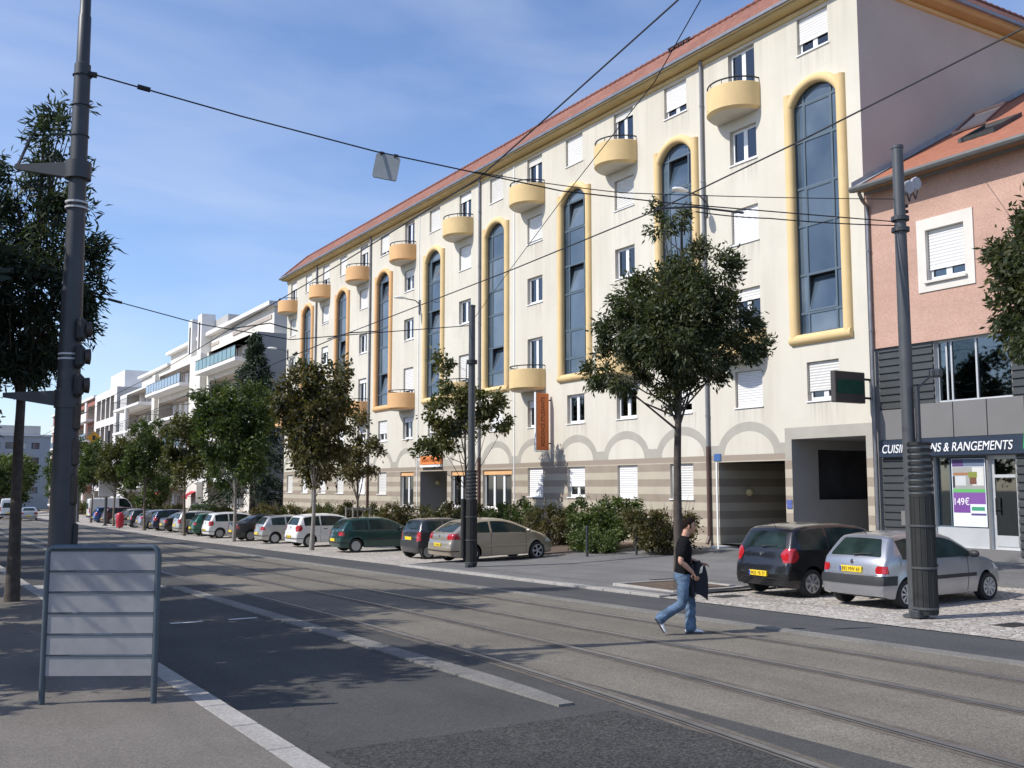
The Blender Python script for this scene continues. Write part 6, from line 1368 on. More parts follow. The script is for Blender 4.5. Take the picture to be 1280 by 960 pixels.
# tall dark pole left
pL, pLz = tram_pole('tall dark tram pole with bracket arms and signal heads behind the slatted board', 1.70, 13.55, 8.55, 0.165, M_pole, None, 0.62, [(0.152, 2.0), (0.128, 4.2), (0.106, 5.9), (0.100, 7.45), (0.082, 7.47), (0.078, 8.1), (0.068, 8.12), (0.066, 8.5)])
lz = zg(1.7, 13.5)+0.12
q = MB(); ringed(q, 1.70, 13.55, (7.3, 6.9, 6.5), 0.118, 0.012); q.build('joint_ring', M_iron, pL)
for z in (5.55, 5.62, 3.62, 3.68):
    q = MB(); ringed(q, 1.70, 13.55, (z,), 0.138, 0.022); q.build('white_band', pm('pale_band', (0.5, 0.5, 0.5), 0.5), pL)
AX, AY = -0.857, 0.515
for z in (6.02, 3.10):
    q = MB(); q.lathe([(0.16, z-0.08), (0.16, z+0.14)], (1.70, 13.55, 0), 18); q.build('arm_clamp', M_pole, pL, True)
    q = MB(); e = (1.70+AX*0.80, 13.55+AY*0.80)
    vs = []
    for (px, py), hz, hw in (((1.70, 13.55), 0.11, 0.05), (e, 0.03, 0.03)):
        for s in (-1, 1):
            for t in (-1, 1): vs.append((px+AY*s*hw*-1, py-AX*s*hw*-1, z+0.03+t*hz+(0.05 if (px, py) == e else 0)))
    q.add(vs, [(0, 1, 3, 2), (4, 5, 7, 6), (0, 1, 5, 4), (2, 3, 7, 6), (0, 2, 6, 4), (1, 3, 7, 5)]); q.build('bracket_arm', M_pole, pL)
q = MB(); e = (1.70+AX*0.78, 13.55+AY*0.78); q.tube([(e[0], e[1], 6.1), (e[0]+0.06, e[1], 6.28), (1.70+AX*0.62, 13.55+AY*0.62, 6.5)], 0.02, 6); q.build('arm_stay', M_pole, pL)
# signal heads seen from the side
sg_ = thing('traffic_signal', 'dark traffic signal heads seen side on, fixed to the right side of the tall pole', 'traffic light', (1.85, 13.5, 2.5))
for i, z in enumerate((4.00, 3.66, 3.30)):
    b = MB(); c = (1.76, 13.40); b.bbox(c[0]-0.02, c[1]-0.10, z-0.15, c[0]+0.09, c[1]+0.10, z+0.135, 0.04); b.build('signal_box', M_trim, sg_)
    b = MB(); b.lathe([(0.09, 0.0), (0.10, 0.07), (0.085, 0.07), (0.08, 0.0)], (0, 0, 0), 16, axis='x'); b.v = [(v[0]+c[0]+0.085, v[1]+c[1], v[2]+z) for v in b.v]; b.build('visor', pm('brown_black_visor', (0.05, 0.038, 0.03), 0.6, 0.2, 8), sg_, True)
for z0_, z1_ in ((2.72, 3.10), (2.28, 2.66), (1.80, 2.22)):
    b = MB(); b.bbox(1.72, 13.40, z0_, 1.845, 13.53, z1_, 0.045); b.build('signal_box', pm('brown_black_visor', (0.05, 0.038, 0.03)), sg_)
b = MB(); b.bbox(1.80, 13.42, 0.9, 1.87, 13.52, 1.6, 0.02); b.build('control_box', M_trim, sg_)
# further poles of the row
for lb, x, y, zt in (('far tram pole beside the white roadside board', 14.9, 92.0, 6.8), ('far tram pole before the round columned balconies', 14.9, 108.0, 6.4)):
    tram_pole(lb, x, y, zt, 0.13, M_poleg)
bd = thing('roadside_board', 'white rectangular board on the far pole by the pale silver saloon', 'sign', (14.9, 91.7, 2.0)); b = MB(); b.bbox(14.2, 91.55, 1.2, 15.5, 91.62, 2.75, 0.02); b.build('panel', M_bw, bd); b = MB(); b.box(14.8, 91.62, 1.8, 15.0, 91.88, 1.9); b.build('bracket', M_poleg, bd)
ys = thing('warning_sign', 'small yellow lozenge sign with dark mark high in the far street trees', 'sign', (17.6, 118.0, 4.0)); b = MB(); b.add([(17.6, 117.95, 6.6), (18.35, 117.95, 7.35), (17.6, 117.95, 8.1), (16.85, 117.95, 7.35), (17.6, 118.0, 6.6), (18.35, 118.0, 7.35), (17.6, 118.0, 8.1), (16.85, 118.0, 7.35)], [(0, 1, 2, 3), (4, 5, 6, 7), (0, 1, 5, 4), (1, 2, 6, 5), (2, 3, 7, 6), (3, 0, 4, 7)]); b.build('panel', pm('yellow_sign', (0.75, 0.35, 0.02), 0.5), ys); b = MB(); b.box(17.45, 117.93, 7.1, 17.75, 117.945, 7.6); b.build('mark', M_iron, ys); b = MB(); b.tube([(17.6, 118.06, prof(118)), (17.6, 118.06, 8.1)], 0.05, 8); b.build('post', M_poleg, ys)
def cable(name, label, pts, r=0.012, cat='cable', sag=0.0, group=None):
    P_ = []
    for a, c in zip(pts[:-1], pts[1:]):
        n = 10
        for i in range(n): f = i/n; P_.append((a[0]+(c[0]-a[0])*f, a[1]+(c[1]-a[1])*f, a[2]+(c[2]-a[2])*f-sag*4*f*(1-f)))
    P_.append(pts[-1]); b = MB(); b.tube(P_, r, 5, cap=True); o = b.build(name, M_wire, None, True, loc=P_[0]); tag(o, label, cat, group); return o
# contact wires over the two tracks
cable('contact_wire', 'overhead wire above the near track running to the upper edge of the view', [(7.5, 5.0, 8.35), (7.5, 8.65, 7.74), (7.5, 11.24, 7.27), (7.5, 13.5, 6.87), (7.5, 19.5, 6.62), (7.5, 28.5, 6.33)], 0.012, 'wire')
cable('contact_wire', 'overhead wire above the near track beyond the second span', [(7.5, 28.5, 6.33), (7.6, 45, 6.0), (7.8, 62, 5.75), (8.0, 80, 5.5)], 0.012, 'wire', 0.08)
cable('contact_wire', 'overhead wire above the far track crossing the whole right side', [(10.2, 3.0, 7.2), (10.2, 6.13, 7.02), (10.2, 9.36, 6.72), (10.2, 12.43, 6.49), (10.2, 16.95, 6.36), (10.2, 26.9, 6.20)], 0.012, 'wire')
cable('contact_wire', 'overhead wire above the far track left of the middle pole', [(10.2, 26.9, 6.20), (10.3, 45, 5.95), (10.4, 62, 5.7), (10.4, 80, 5.4)], 0.015, 'wire', 0.08)
# span wires
cable('span_wire', 'upper span wire from the tall dark pole over the hanging panel to the right pole', [(1.80, 13.48, 7.33), (3.65, 13.2, 7.04), (5.52, 12.92, 6.79), (8.4, 12.49, 6.55), (10.3, 12.2, 6.57), (14.85, 11.49, 6.73)], 0.011, 'wire', 0.0)
cable('span_wire', 'lower thin span wire just under the upper one near the right pole', [(10.78, 12.13, 6.48), (12.2, 11.92, 6.52), (14.85, 11.49, 6.66)], 0.011, 'wire', 0.02)
cable('span_wire', 'thin upper stay meeting the right pole above the span wire', [(7.0, 12.7, 6.68), (9.43, 12.33, 6.64), (14.85, 11.48, 7.14)], 0.008, 'wire', 0.02)
cable('span_wire', 'second span wire from behind the tall dark pole to the middle pole', [(0.5, 27.7, 7.75), (3.87, 27.5, 6.97), (6.67, 27.5, 6.43), (9.2, 27.45, 6.19), (12.0, 27.4, 6.62), (14.9, 27.35, 7.05)], 0.014, 'wire', 0.0)
cable('feeder_cable', 'thin diagonal cable rising from the middle pole to the upper edge', [(15.05, 27.3, 7.3), (10.5, 15.5, 7.55), (9.2, 11.2, 8.0), (6.9, 5.4, 8.9)], 0.008, 'cable')
for nm, p0, p1, p2 in (('registration_arm', (10.2, 12.43, 6.52), (10.9, 12.30, 6.62), (11.8, 12.1, 6.60)), ('registration_arm', (7.5, 27.6, 6.38), (8.6, 27.5, 6.62), (9.4, 27.45, 6.45)), ('registration_arm', (10.2, 27.2, 6.25), (10.9, 27.3, 6.5), (11.8, 27.3, 6.62))):
    b = MB(); b.tube([p0, p1, p2], 0.018, 6); o = b.build(nm, M_pole, None, True, loc=p0); tag(o, {12.43: 'curved arm holding the far wire at the first span', 27.6: 'curved arm holding the near wire at the second span', 27.2: 'curved arm holding the far wire at the second span'}[p0[1]], 'wire arm')
for i, (p, d) in enumerate((((2.35, 13.40, 7.25), (0.16, -0.02, -0.022)), ((4.3, 27.5, 6.89), (0.35, 0.0, -0.065)))):
    b = MB(); b.tube([p, tuple(a+c for a, c in zip(p, d))], 0.035, 8); o = b.build('wire_insulator', M_wire, None, True, loc=p); tag(o, ['dark insulator on the span wire right of the tall dark pole', 'dark insulator on the second span wire left of the twin chimney towers'][i], 'insulator')
b = MB(); b.tube([(1.78, 13.5, 7.33), (1.86, 13.47, 7.32)], 0.04, 8); b.build('wire_shackle', M_iron, pL)
# tensioning gear at the right pole
tg = thing('tensioner', 'grey pulley and insulator gear rising right of the right tram pole', 'tensioner', (15.05, 11.4, 7.2))
D_ = Vector((7.3, 5.6, 3.1)); A = Vector((15.08, 11.42, 7.25))
A2 = Vector((23.75, 16.05, 10.68)); u = (A2-A).normalized()
b = MB(); b.tube([A, A+u*1.9], 0.02, 6); b.build('rod', M_poleg, tg)
for s in (0.25, 0.5, 1.15, 1.38):
    b = MB(); c = A+u*s; b.lathe([(0.02, -0.03), (0.11, -0.03), (0.125, 0), (0.11, 0.03), (0.02, 0.03)], (0, 0, 0), 16, axis='y'); b.v = [(v[0]+c.x, v[1]+c.y, v[2]+c.z+0.09) for v in b.v]; b.build('pulley', M_porc, tg, True)
b = MB(); b.tube([A+u*0.2+Vector((0, 0, -.02)), A+u*0.45+Vector((0, 0, -0.17)), A+u*0.8, A+u*1.2+Vector((0, 0, -0.2)), A+u*1.6], 0.014, 5); b.build('slack_loop', M_wire, tg, True)
cable('stay_wire', 'thin stay from the pulley gear up to the eave of the pink house', [tuple(A+u*1.8), tuple(A2)], 0.009, 'wire')
# hanging square panel
hp = thing('hanging_panel', 'grey square signal panel hanging from the span wire against the sky', 'panel', (5.67, 12.9, 6.6))
b = MB(); cx, cy, cz = 7.25, 12.98, 6.93
ux, uy, uz = 0.857, -0.515, -0.20; n_ = (ux**2+uy**2+uz**2)**.5; ux, uy, uz = ux/n_, uy/n_, uz/n_
dn = Vector((-0.16, 0.09, -1)).normalized(); UU = Vector((ux, uy, uz)); NN = UU.cross(dn).normalized(); s_ = 0.175; C_ = Vector((5.67, 12.90, 6.58))
def rr_poly(rad, s, N=5):
    out = []
    for cxx, cyy, a0 in ((s-rad, s-rad, 0), (-s+rad, s-rad, 90), (-s+rad, -s+rad, 180), (s-rad, -s+rad, 270)):
        for i in range(N+1): a = math.radians(a0+90*i/N); out.append((cxx+rad*math.cos(a), cyy+rad*math.sin(a)))
    return out
pp = rr_poly(0.03, s_); v1 = [C_+UU*a-dn*c+NN*0.02 for a, c in pp]; v2 = [C_+UU*a-dn*c-NN*0.02 for a, c in pp]; n = len(pp)
b.add(v1+v2, [tuple(range(n)), tuple(range(n, 2*n))]+[(i, (i+1) % n, n+(i+1) % n, n+i) for i in range(n)]); b.build('plate', pm('grey_back_of_sign', (0.25, 0.27, 0.275), 0.5, 0.1, 4), hp)
for s in (-0.10, 0.10): b = MB(); c = C_+UU*s-dn*(s_+0.01); b.lathe([(0.03, -0.03), (0.03, 0.03)], (c.x, c.y, c.z), 10, axis='x'); b.build('hanger', M_iron, hp)

# ------------------------------------------------------------------ slatted board on the near footway
sb = thing('slatted_board', 'grey framed board of six horizontal panels standing on the near left footway', 'board', (1.7, 10.7, 0.0))
A_ = Vector((1.24, 10.98, 0)); B_ = Vector((2.22, 10.42, 0)); U_ = (B_-A_); Lb = U_.length; U_.normalize(); N_ = Vector((U_.y, -U_.x, 0)); zb_ = prof(10.7)+0.12
def P3(u, v, w): p = A_+U_*u+N_*w; return (p.x, p.y, zb_+v)
def obox(b, u0, u1, v0, v1, w0, w1): b.add([P3(u, v, w) for u in (u0, u1) for v in (v0, v1) for w in (w0, w1)], [(0, 1, 3, 2), (4, 6, 7, 5), (0, 4, 5, 1), (2, 3, 7, 6), (0, 2, 6, 4), (1, 5, 7, 3)])
M_fr = pm('blue_grey_frame', (0.075, 0.098, 0.118), 0.4, 0.08, 4, metal=0.3); M_slat = pm('pale_grey_slat', (0.29, 0.285, 0.285), 0.5, 0.08, 2, fine=0.05, fscale=9)
b = MB(); t = 0.024; Hb = 1.53; pts = [P3(t, 0, 0), P3(t, Hb-0.09, 0), P3(t+0.012, Hb-0.05, 0), P3(t+0.04, Hb-0.027, 0), P3(0.09, Hb-t, 0), P3(Lb-0.09, Hb-t, 0), P3(Lb-t-0.04, Hb-0.027, 0), P3(Lb-t-0.012, Hb-0.05, 0), P3(Lb-t, Hb-0.09, 0), P3(Lb-t, 0, 0)]
b.tube(pts, 0.03, 10); b.build('frame', M_fr, sb, True, angle=60)
for i in range(6):
    v0 = 0.268+i*0.203; b = MB(); obox(b, 0.052, Lb-0.052, v0, v0+0.186, -0.012, 0.012); b.build('slat', M_slat, sb)
    b = MB(); obox(b, 0.053, Lb-0.053, v0+0.183, v0+0.192, -0.02, 0.02); b.build('slat_lip', M_fr, sb)
# bollards
for i, (x, y) in enumerate(((19.9, 28.15), (21.1, 27.0), (16.0, 18.75))):
    z = zg(x, y)+0.04; r = thing('bollard', ['dark steel bollard at the corner of the parked beige hatchback bay', 'dark steel bollard before the brownish shrub', 'slim pale post beside the dark round tree trunk'][i], 'bollard', (x, y, z))
    rr_ = 0.045 if i < 2 else 0.03; b = MB(); b.lathe([(rr_, z), (rr_, z+0.98)], (x, y, 0), 14); b.build('post', M_pole if i < 2 else M_poleg, r, True)
    b = MB(); b.lathe([(rr_*1.15, z+0.98), (rr_*1.15, z+1.01), (rr_*0.6, z+1.04), (0.002, z+1.045)], (x, y, 0), 14); b.build('cap', M_pole, r, True)
b = MB(); x, y = 14.6, 83.5; z = zg(x, y); b.lathe([(0.25, z+0.1), (0.3, z+0.6), (0.3, z+1.05), (0.2, z+1.2), (0.05, z+1.25)], (x, y, 0), 16)
lb_ = thing('litter_bin', 'red round litter bin at the kerb beside the far dark upright hatchback', 'bin', (x, y, z)); b.build('drum', pm('red_plastic', (0.45, 0.02, 0.04), 0.4), lb_, True); b = MB(); b.lathe([(0.06, z), (0.06, z+0.1)], (x, y, 0), 10); b.build('foot', M_iron, lb_)
for i, (y, w) in enumerate(((112, 5), (99.5, 2.0))):
    aw = thing('awning', ['red shop awning behind the far white van', 'small red awning beside the white panels'][i], 'awning', (23.9, y, 1.0)); b = MB(); b.quad((24.5, y-w/2, 1.9), (24.5, y+w/2, 1.9), (23.2, y+w/2, 1.1), (23.2, y-w/2, 1.1)); b.quad((23.2, y-w/2, 1.1), (23.2, y+w/2, 1.1), (23.2, y+w/2, 0.85), (23.2, y-w/2, 0.85)); b.build('canvas', pm('red_canvas', (0.5, 0.03, 0.04), 0.8), aw)
    b = MB(); b.box(23.2, y-w/2, 1.07, 24.55, y-w/2+0.04, 1.1); b.box(23.2, y+w/2-0.04, 1.07, 24.55, y+w/2, 1.1); b.build('arms', M_iron, aw)
# drain covers / manholes on the paving
for i, (x, y, s) in enumerate(((15.0, 16.1, 0.35), (16.6, 19.9, 0.45), (15.3, 9.9, 0.3))):
    z = zg(x, y)+(0.016 if y < 17 else 0.056); b = MB(); b.box(x-s, y-s*0.6, z-0.02, x+s, y+s*0.6, z); o = b.build('manhole_cover', M_case, None, loc=(x, y, z)); tag(o, ['dark cover in the cobbles behind the black hatchback', 'dark cover in the grey paving left of the round tree', 'dark cover in the cobbles right of the right pole'][i], 'manhole cover')

# ------------------------------------------------------------------ the walking man
def limb(keys, n=14):
    """closed tapered limb through (point, radius | (rx, ry)) keys, rounded at both ends and at the joints"""
    P_ = [Vector(k[0]) for k in keys]; R_ = [k[1] if isinstance(k[1], tuple) else (k[1], k[1]) for k in keys]
    pts, rad = [], []
    m = 6
    for i in range(len(P_)-1):
        a = P_[max(0, i-1)]; b = P_[i]; c = P_[i+1]; d = P_[min(len(P_)-1, i+2)]
        for k in range(m):
            t = k/m; t2, t3 = t*t, t*t*t
            pts.append(0.5*((2*b)+(c-a)*t+(2*a-5*b+4*c-d)*t2+(3*b-a-3*c+d)*t3)*1.0 if True else b)
            s_ = t*t*(3-2*t); rad.append(tuple(R_[i][q]+(R_[i+1][q]-R_[i][q])*s_ for q in (0, 1)))
    pts.append(P_[-1]); rad.append(R_[-1])
    t0 = (pts[0]-pts[1]).normalized(); t1 = (pts[-1]-pts[-2]).normalized(); r0, r1 = min(rad[0]), min(rad[-1]); A0, A1 = rad[0], rad[-1]; p0, p1 = pts[0], pts[-1]
    for q in (0.5, 0.8, 0.97): 
        w = math.sqrt(1-q*q); pts.insert(0, p0+t0*r0*q*0.7); rad.insert(0, (A0[0]*w, A0[1]*w)); pts.append(p1+t1*r1*q*0.7); rad.append((A1[0]*w, A1[1]*w))
    vs = []
    for i, p in enumerate(pts):
        t = (pts[min(i+1, len(pts)-1)]-pts[max(i-1, 0)]).normalized()
        a = Vector((0, 1, 0)); a = (a-t*a.dot(t)); a = a.normalized() if a.length > 0.05 else Vector((1, 0, 0)); b = t.cross(a).normalized()
        for k in range(n): q = 2*math.pi*k/n; vs.append(p+a*math.cos(q)*rad[i][0]+b*math.sin(q)*rad[i][1])
    N = len(pts); mb = MB(); mb.add(vs, [(i*n+k, i*n+(k+1) % n, (i+1)*n+(k+1) % n, (i+1)*n+k) for i in range(N-1) for k in range(n)]+[tuple(range(n)), tuple(range((N-1)*n, N*n))])
    return mb.mesh('l', M_white)
def chain_skin(chains, sub=2):
    """each chain becomes one closed limb; the caller unions them by voxel remesh"""
    mb = MB()
    idx = {}
    for ch in chains:
        keys = []
        for key, p, r in ch:
            if key is not None: idx.setdefault(key, r)
            keys.append((p, r))
        me = limb(keys); mb.add([tuple(v.co) for v in me.vertices], [tuple(p.vertices) for p in me.polygons]); bpy.data.meshes.remove(me)
    return mb.mesh('c', M_white)
def lathe_ell(b, rings, n=16):
    """rings of (cx, cy, cz, rx, ry)"""
    vs = []
    for cx_, cy_, cz_, rx, ry in rings:
        for k in range(n): a = 2*math.pi*k/n; vs.append((cx_+rx*math.cos(a), cy_+ry*math.sin(a), cz_))
    fs = [(i*n+k, i*n+(k+1) % n, (i+1)*n+(k+1) % n, (i+1)*n+k) for i in range(len(rings)-1) for k in range(n)]+[tuple(range(n)), tuple(range((len(rings)-1)*n, len(rings)*n))]
    b.add(vs, fs)
def remesh(parts, voxel, smooth=2):
    vs, fs = [], []
    for me in parts:
        n = len(vs); vs += [tuple(v.co) for v in me.vertices]; fs += [tuple(i+n for i in p.vertices) for p in me.polygons]
    me = bpy.data.meshes.new('r'); me.from_pydata(vs, [], fs); o = bpy.data.objects.new('r', me); COL.objects.link(o)
    m = o.modifiers.new('r', 'REMESH'); m.mode = 'VOXEL'; m.voxel_size = voxel; m.use_smooth_shade = True
    s = o.modifiers.new('s', 'SMOOTH'); s.iterations = smooth; s.factor = 0.5
    bpy.context.view_layer.update(); dg = bpy.context.evaluated_depsgraph_get(); out = bpy.data.meshes.new_from_object(o.evaluated_get(dg)); bpy.data.objects.remove(o, do_unlink=True)
    out.polygons.foreach_set('use_smooth', [True]*len(out.polygons)); return out
def person():
    # local axes: x forward, y left, z up; origin below the pelvis on the ground
    px, py = 10.36, 12.08; pz = prof(py)+0.004
    root = thing('person', 'man in black T-shirt and jeans crossing the tracks, dark jacket over his arm', 'person', (px, py, pz), math.radians(-33))
    M_skin = pm('skin', (0.50, 0.27, 0.18), 0.5, 0.1, 14); M_hair = pm('dark_hair', (0.014, 0.010, 0.008), 0.95, 0.3, 60, 0.8, 120, spec=0.1)
    M_tee = pm('black_tshirt', (0.008, 0.008, 0.009), 0.95, 0.3, 12, 0.5, 14, dist=0.03, spec=0.15); M_jean = pm('blue_denim', (0.085, 0.135, 0.205), 0.9, 0.5, 9, 0.7, 12, fine=0.12, fscale=220, dist=0.03); M_shoe = pm('white_trainer', (0.85, 0.85, 0.85), 0.5, 0.1, 10); M_sole = pm('dark_shoe_panel', (0.05, 0.05, 0.055), 0.6, 0.1, 10)
    M_jack = pm('navy_black_jacket', (0.010, 0.010, 0.017), 0.8, 0.3, 10, 0.7, 12, dist=0.03)
    hip = (-0.02, 0, 0.93); ch = (0.0, 0, 1.28); nk = (0.02, 0, 1.47)
    hR, hL = (-0.02, -0.095, 0.88), (-0.02, 0.095, 0.88)
    # left leg forward and planted, right leg trailing with its heel up
    kL, aL = (0.10, 0.10, 0.49), (0.10, 0.10, 0.085); kR, aR = (-0.06, -0.10, 0.47), (-0.40, -0.11, 0.235)
    sR, eR, wR = (-0.005, -0.20, 1.395), (-0.085, -0.27, 1.12), (0.10, -0.215, 0.945); sL, eL, wL = (0.01, 0.20, 1.395), (0.04, 0.245, 1.13), (0.27, 0.16, 1.06)
    def mid(a, c, f): return tuple(a[i]+(c[i]-a[i])*f for i in range(3))
    body = [chain_skin([[(None, hip, (0.13, 0.09)), (None, (-0.01, 0, 1.08), (0.135, 0.09)), (None, ch, (0.155, 0.105)), (None, (0.0, 0, 1.37), (0.14, 0.085)), (None, (0.01, 0, 1.44), (0.07, 0.06))],
        [(None, (0.0, 0, 1.40), 0.07), (None, (0.03, 0, 1.50), 0.056), (None, (0.06, 0, 1.59), 0.056)],
        [(None, (0.0, -0.10, 1.39), 0.06), (None, sR, 0.058), (None, mid(sR, eR, .5), 0.047), (None, eR, 0.040), (None, mid(eR, wR, .35), 0.041), (None, wR, 0.026)],
        [(None, (0.0, 0.10, 1.39), 0.06), (None, sL, 0.058), (None, mid(sL, eL, .5), 0.047), (None, eL, 0.040), (None, mid(eL, wL, .35), 0.041), (None, wL, 0.026)],
        [(None, hR, 0.07), (None, kR, 0.056), (None, (-0.22, -0.105, 0.36), 0.055), (None, aR, 0.038)], [(None, hL, 0.07), (None, kL, 0.056), (None, (0.095, 0.1, 0.33), 0.055), (None, aL, 0.038)]])]
    # hands: palm and five separate curled fingers
    def hand(w, d, side, palmn):
        d = Vector(d).normalized(); pn = Vector(palmn).normalized(); s = d.cross(pn).normalized(); w = Vector(w); chs = []
        chs.append(chain_skin([[(None, w, (0.026, 0.02)), (None, w+d*0.05, (0.034, 0.017)), (None, w+d*0.095, (0.036, 0.014))]], 1))
        for i, (off, ln) in enumerate(((-0.030, .066), (-0.010, .076), (0.011, .072), (0.031, .058))):
            b0 = w+d*0.088+s*off; b1 = b0+d*ln*0.45+pn*0.006; b2 = b1+(d*0.75+pn*0.65).normalized()*ln*0.32; b3 = b2+(d*0.35+pn*0.93).normalized()*ln*0.28
            chs.append(chain_skin([[(None, b0, 0.0095), (None, b1, 0.009), (None, b2, 0.008), (None, b3, 0.0065)]], 1))
        t0 = w+d*0.03-s*0.026*side; t1 = t0+(d*0.7-s*side*0.7).normalized()*0.035; t2 = t1+(d*0.95+pn*0.3-s*side*0.1).normalized()*0.032
        chs.append(chain_skin([[(None, t0, 0.012), (None, t1, 0.0105), (None, t2, 0.008)]], 1)); return chs
    body += hand(wR, (0.55, 0.15, -0.85), 1, (0.3, 0.95, 0.1)); body += hand(wL, (0.9, -0.35, -0.15), -1, (-0.2, -0.3, -0.95))
    # head with face
    hc = Vector((0.085, 0, 1.635)); hb = MB(); vs = []; nr, ns = 22, 28
    for i in range(nr+1):
        th = math.pi*i/nr; z = math.cos(th)
        for k in range(ns):
            a = 2*math.pi*k/ns; x, y = math.sin(th)*math.cos(a), math.sin(th)*math.sin(a)
            X, Y, Z = x*0.098, y*0.076, z*0.118
            if z < -0.1: t = (-z-0.1)/0.9; Y *= 1-0.28*t; X = X*(1-0.10*t)+0.010*t
            if x > 0: 
                fy = math.exp(-(y/0.20)**2)
                X += 0.022*fy*math.exp(-((z+0.18)/0.16)**2)*(1 if z > -0.5 else 0.8)      # nose
                X += 0.009*math.exp(-(y/0.35)**2)*math.exp(-((z+0.55)/0.07)**2) + 0.007*math.exp(-(y/0.3)**2)*math.exp(-((z+0.68)/0.06)**2)   # lips
                X += 0.012*math.exp(-(y/0.4)**2)*math.exp(-((z+0.90)/0.13)**2)            # chin
                X += 0.006*math.exp(-((z-0.18)/0.10)**2)*math.exp(-(y/0.7)**2)              # brow
                X -= 0.012*math.exp(-((abs(y)-0.40)/0.15)**2)*math.exp(-((z-0.0)/0.10)**2)  # eye sockets
            else: X *= 1.0
            vs.append((hc.x+X, hc.y+Y, hc.z+Z))
    hb.add(vs, [(i*ns+k, i*ns+(k+1) % ns, (i+1)*ns+(k+1) % ns, (i+1)*ns+k) for i in range(nr) for k in range(ns)])
    for s in (-1, 1):   # ears
        e = MB(); lathe_ell(e, [(hc.x-0.012, s*0.076, hc.z-0.038, 0.006, 0.008), (hc.x-0.008, s*0.080, hc.z-0.02, 0.013, 0.010), (hc.x-0.01, s*0.083, hc.z+0.005, 0.019, 0.011), (hc.x-0.012, s*0.080, hc.z+0.022, 0.010, 0.008)], 10); hb.add(e.v, e.f)
    body.append(hb.mesh('h', M_skin))
    bm_ = remesh(body, 0.0062, 1); bm_.materials.clear(); bm_.materials.append(M_skin); put('body', bm_, root)
    for s in (-1, 1):
        e = MB(); e.lathe([(0.0125*math.sin(math.pi*i/8)+1e-4, -0.0125*math.cos(math.pi*i/8)) for i in range(9)], (hc.x+0.079, s*0.030, hc.z+0.003), 12); put('eye', e.mesh('eye', pm('eye', (0.06, 0.045, 0.04), 0.2), True), root)
        e = MB(); e.tube([(hc.x+0.093, s*0.014, hc.z+0.022), (hc.x+0.092, s*0.032, hc.z+0.027), (hc.x+0.080, s*0.050, hc.z+0.022)], 0.0035, 5); put('eyebrow', e.mesh('eyebrow', M_hair, True), root)
    # hair cap
    hv = MB(); vs = []; keep = []; n1, n2 = 16, 30
    for i in range(n1+1):
        for k in range(n2):
            a = 2*math.pi*k/n2; front = (1+math.cos(a))/2; lim = 0.62*math.pi*(1-front)+0.27*math.pi*front
            th = lim*i/n1; x, y, z = math.sin(th)*math.cos(a), math.sin(th)*math.sin(a), math.cos(th)
            g_ = 0.010+0.006*math.sin(9*a+3*i*0.4)*(i/n1)+(0.012*front if z > 0.4 else 0); g_ *= (0.35 if i == n1 else 1)
            Yw = 0.076*(1-0.1*max(0, -z)); vs.append((hc.x+x*(0.098+g_), hc.y+y*(Yw+g_), hc.z+z*(0.118+g_)))
    hv.add(vs, [(i*n2+k, i*n2+(k+1) % n2, (i+1)*n2+(k+1) % n2, (i+1)*n2+k) for i in range(n1) for k in range(n2)])
    put('hair', hv.mesh('hair', M_hair, True, angle=80), root)
    sb_ = MB(); 
    for s in (-1, 1): sb_ = MB(); sb_.bbox(hc.x+0.004, s*0.074-0.006, hc.z-0.03, hc.x+0.026, s*0.074+0.006, hc.z+0.05, 0.004); put('sideburn', sb_.mesh('sideburn', M_hair), root)
    # T-shirt
    tee = [chain_skin([[(None, (-0.02, 0, 0.93), (0.178, 0.130)), (None, (-0.012, 0, 1.08), (0.166, 0.118)), (None, ch, (0.182, 0.128)), (None, (0.0, 0, 1.37), (0.165, 0.105)), (None, (0.012, 0, 1.445), (0.085, 0.078))],
        [(None, (0.0, -0.09, 1.38), 0.085), (None, (sR[0], sR[1]+0.02, sR[2]-0.01), 0.082), (None, mid(sR, eR, 0.42), 0.074), (None, mid(sR, eR, 0.68), 0.076)],
        [(None, (0.0, 0.09, 1.38), 0.085), (None, (sL[0], sL[1]-0.02, sL[2]-0.01), 0.082), (None, mid(sL, eL, 0.42), 0.074), (None, mid(sL, eL, 0.68), 0.076)]])]
    t = remesh(tee, 0.009, 3); t.materials.clear(); t.materials.append(M_tee); put('t_shirt', t, root)
    # jeans
    jn = [chain_skin([[(None, (-0.02, 0, 0.955), (0.158, 0.116)), (None, (-0.03, 0, 0.87), (0.182, 0.138)), (None, (-0.02, 0, 0.82), (0.15, 0.11))],
        [(None, (-0.02, -0.085, 0.84), 0.105), (None, mid(hR, kR, 0.45), 0.094), (None, kR, 0.078), (None, (-0.22, -0.105, 0.36), 0.076), (None, (-0.345, -0.11, 0.275), 0.082), (None, (-0.395, -0.11, 0.24), 0.088)],
        [(None, (-0.015, 0.085, 0.84), 0.105), (None, mid(hL, kL, 0.45), 0.094), (None, kL, 0.078), (None, (0.10, 0.1, 0.30), 0.078), (None, (0.098, 0.1, 0.14), 0.086), (None, (0.098, 0.1, 0.075), 0.092)]])]
    j = remesh(jn, 0.010, 3); n = len(j.vertices); co = np.empty(n*3); j.vertices.foreach_get('co', co); co = co.reshape(-1, 3)
    fold = 0.006*np.sin(co[:, 2]*58+co[:, 1]*25)*np.exp(-((co[:, 2]-0.30)/0.22)**2); co[:, 0] += fold; co[:, 1] += fold*0.4; j.vertices.foreach_set('co', co.ravel()); j.update()
    j.materials.clear(); j.materials.append(M_jean); put('jeans', j, root)
    b = MB(); lathe_ell(b, [(-0.02, 0, 0.925, 0.118, 0.150), (-0.02, 0, 0.955, 0.117, 0.149)], 24)
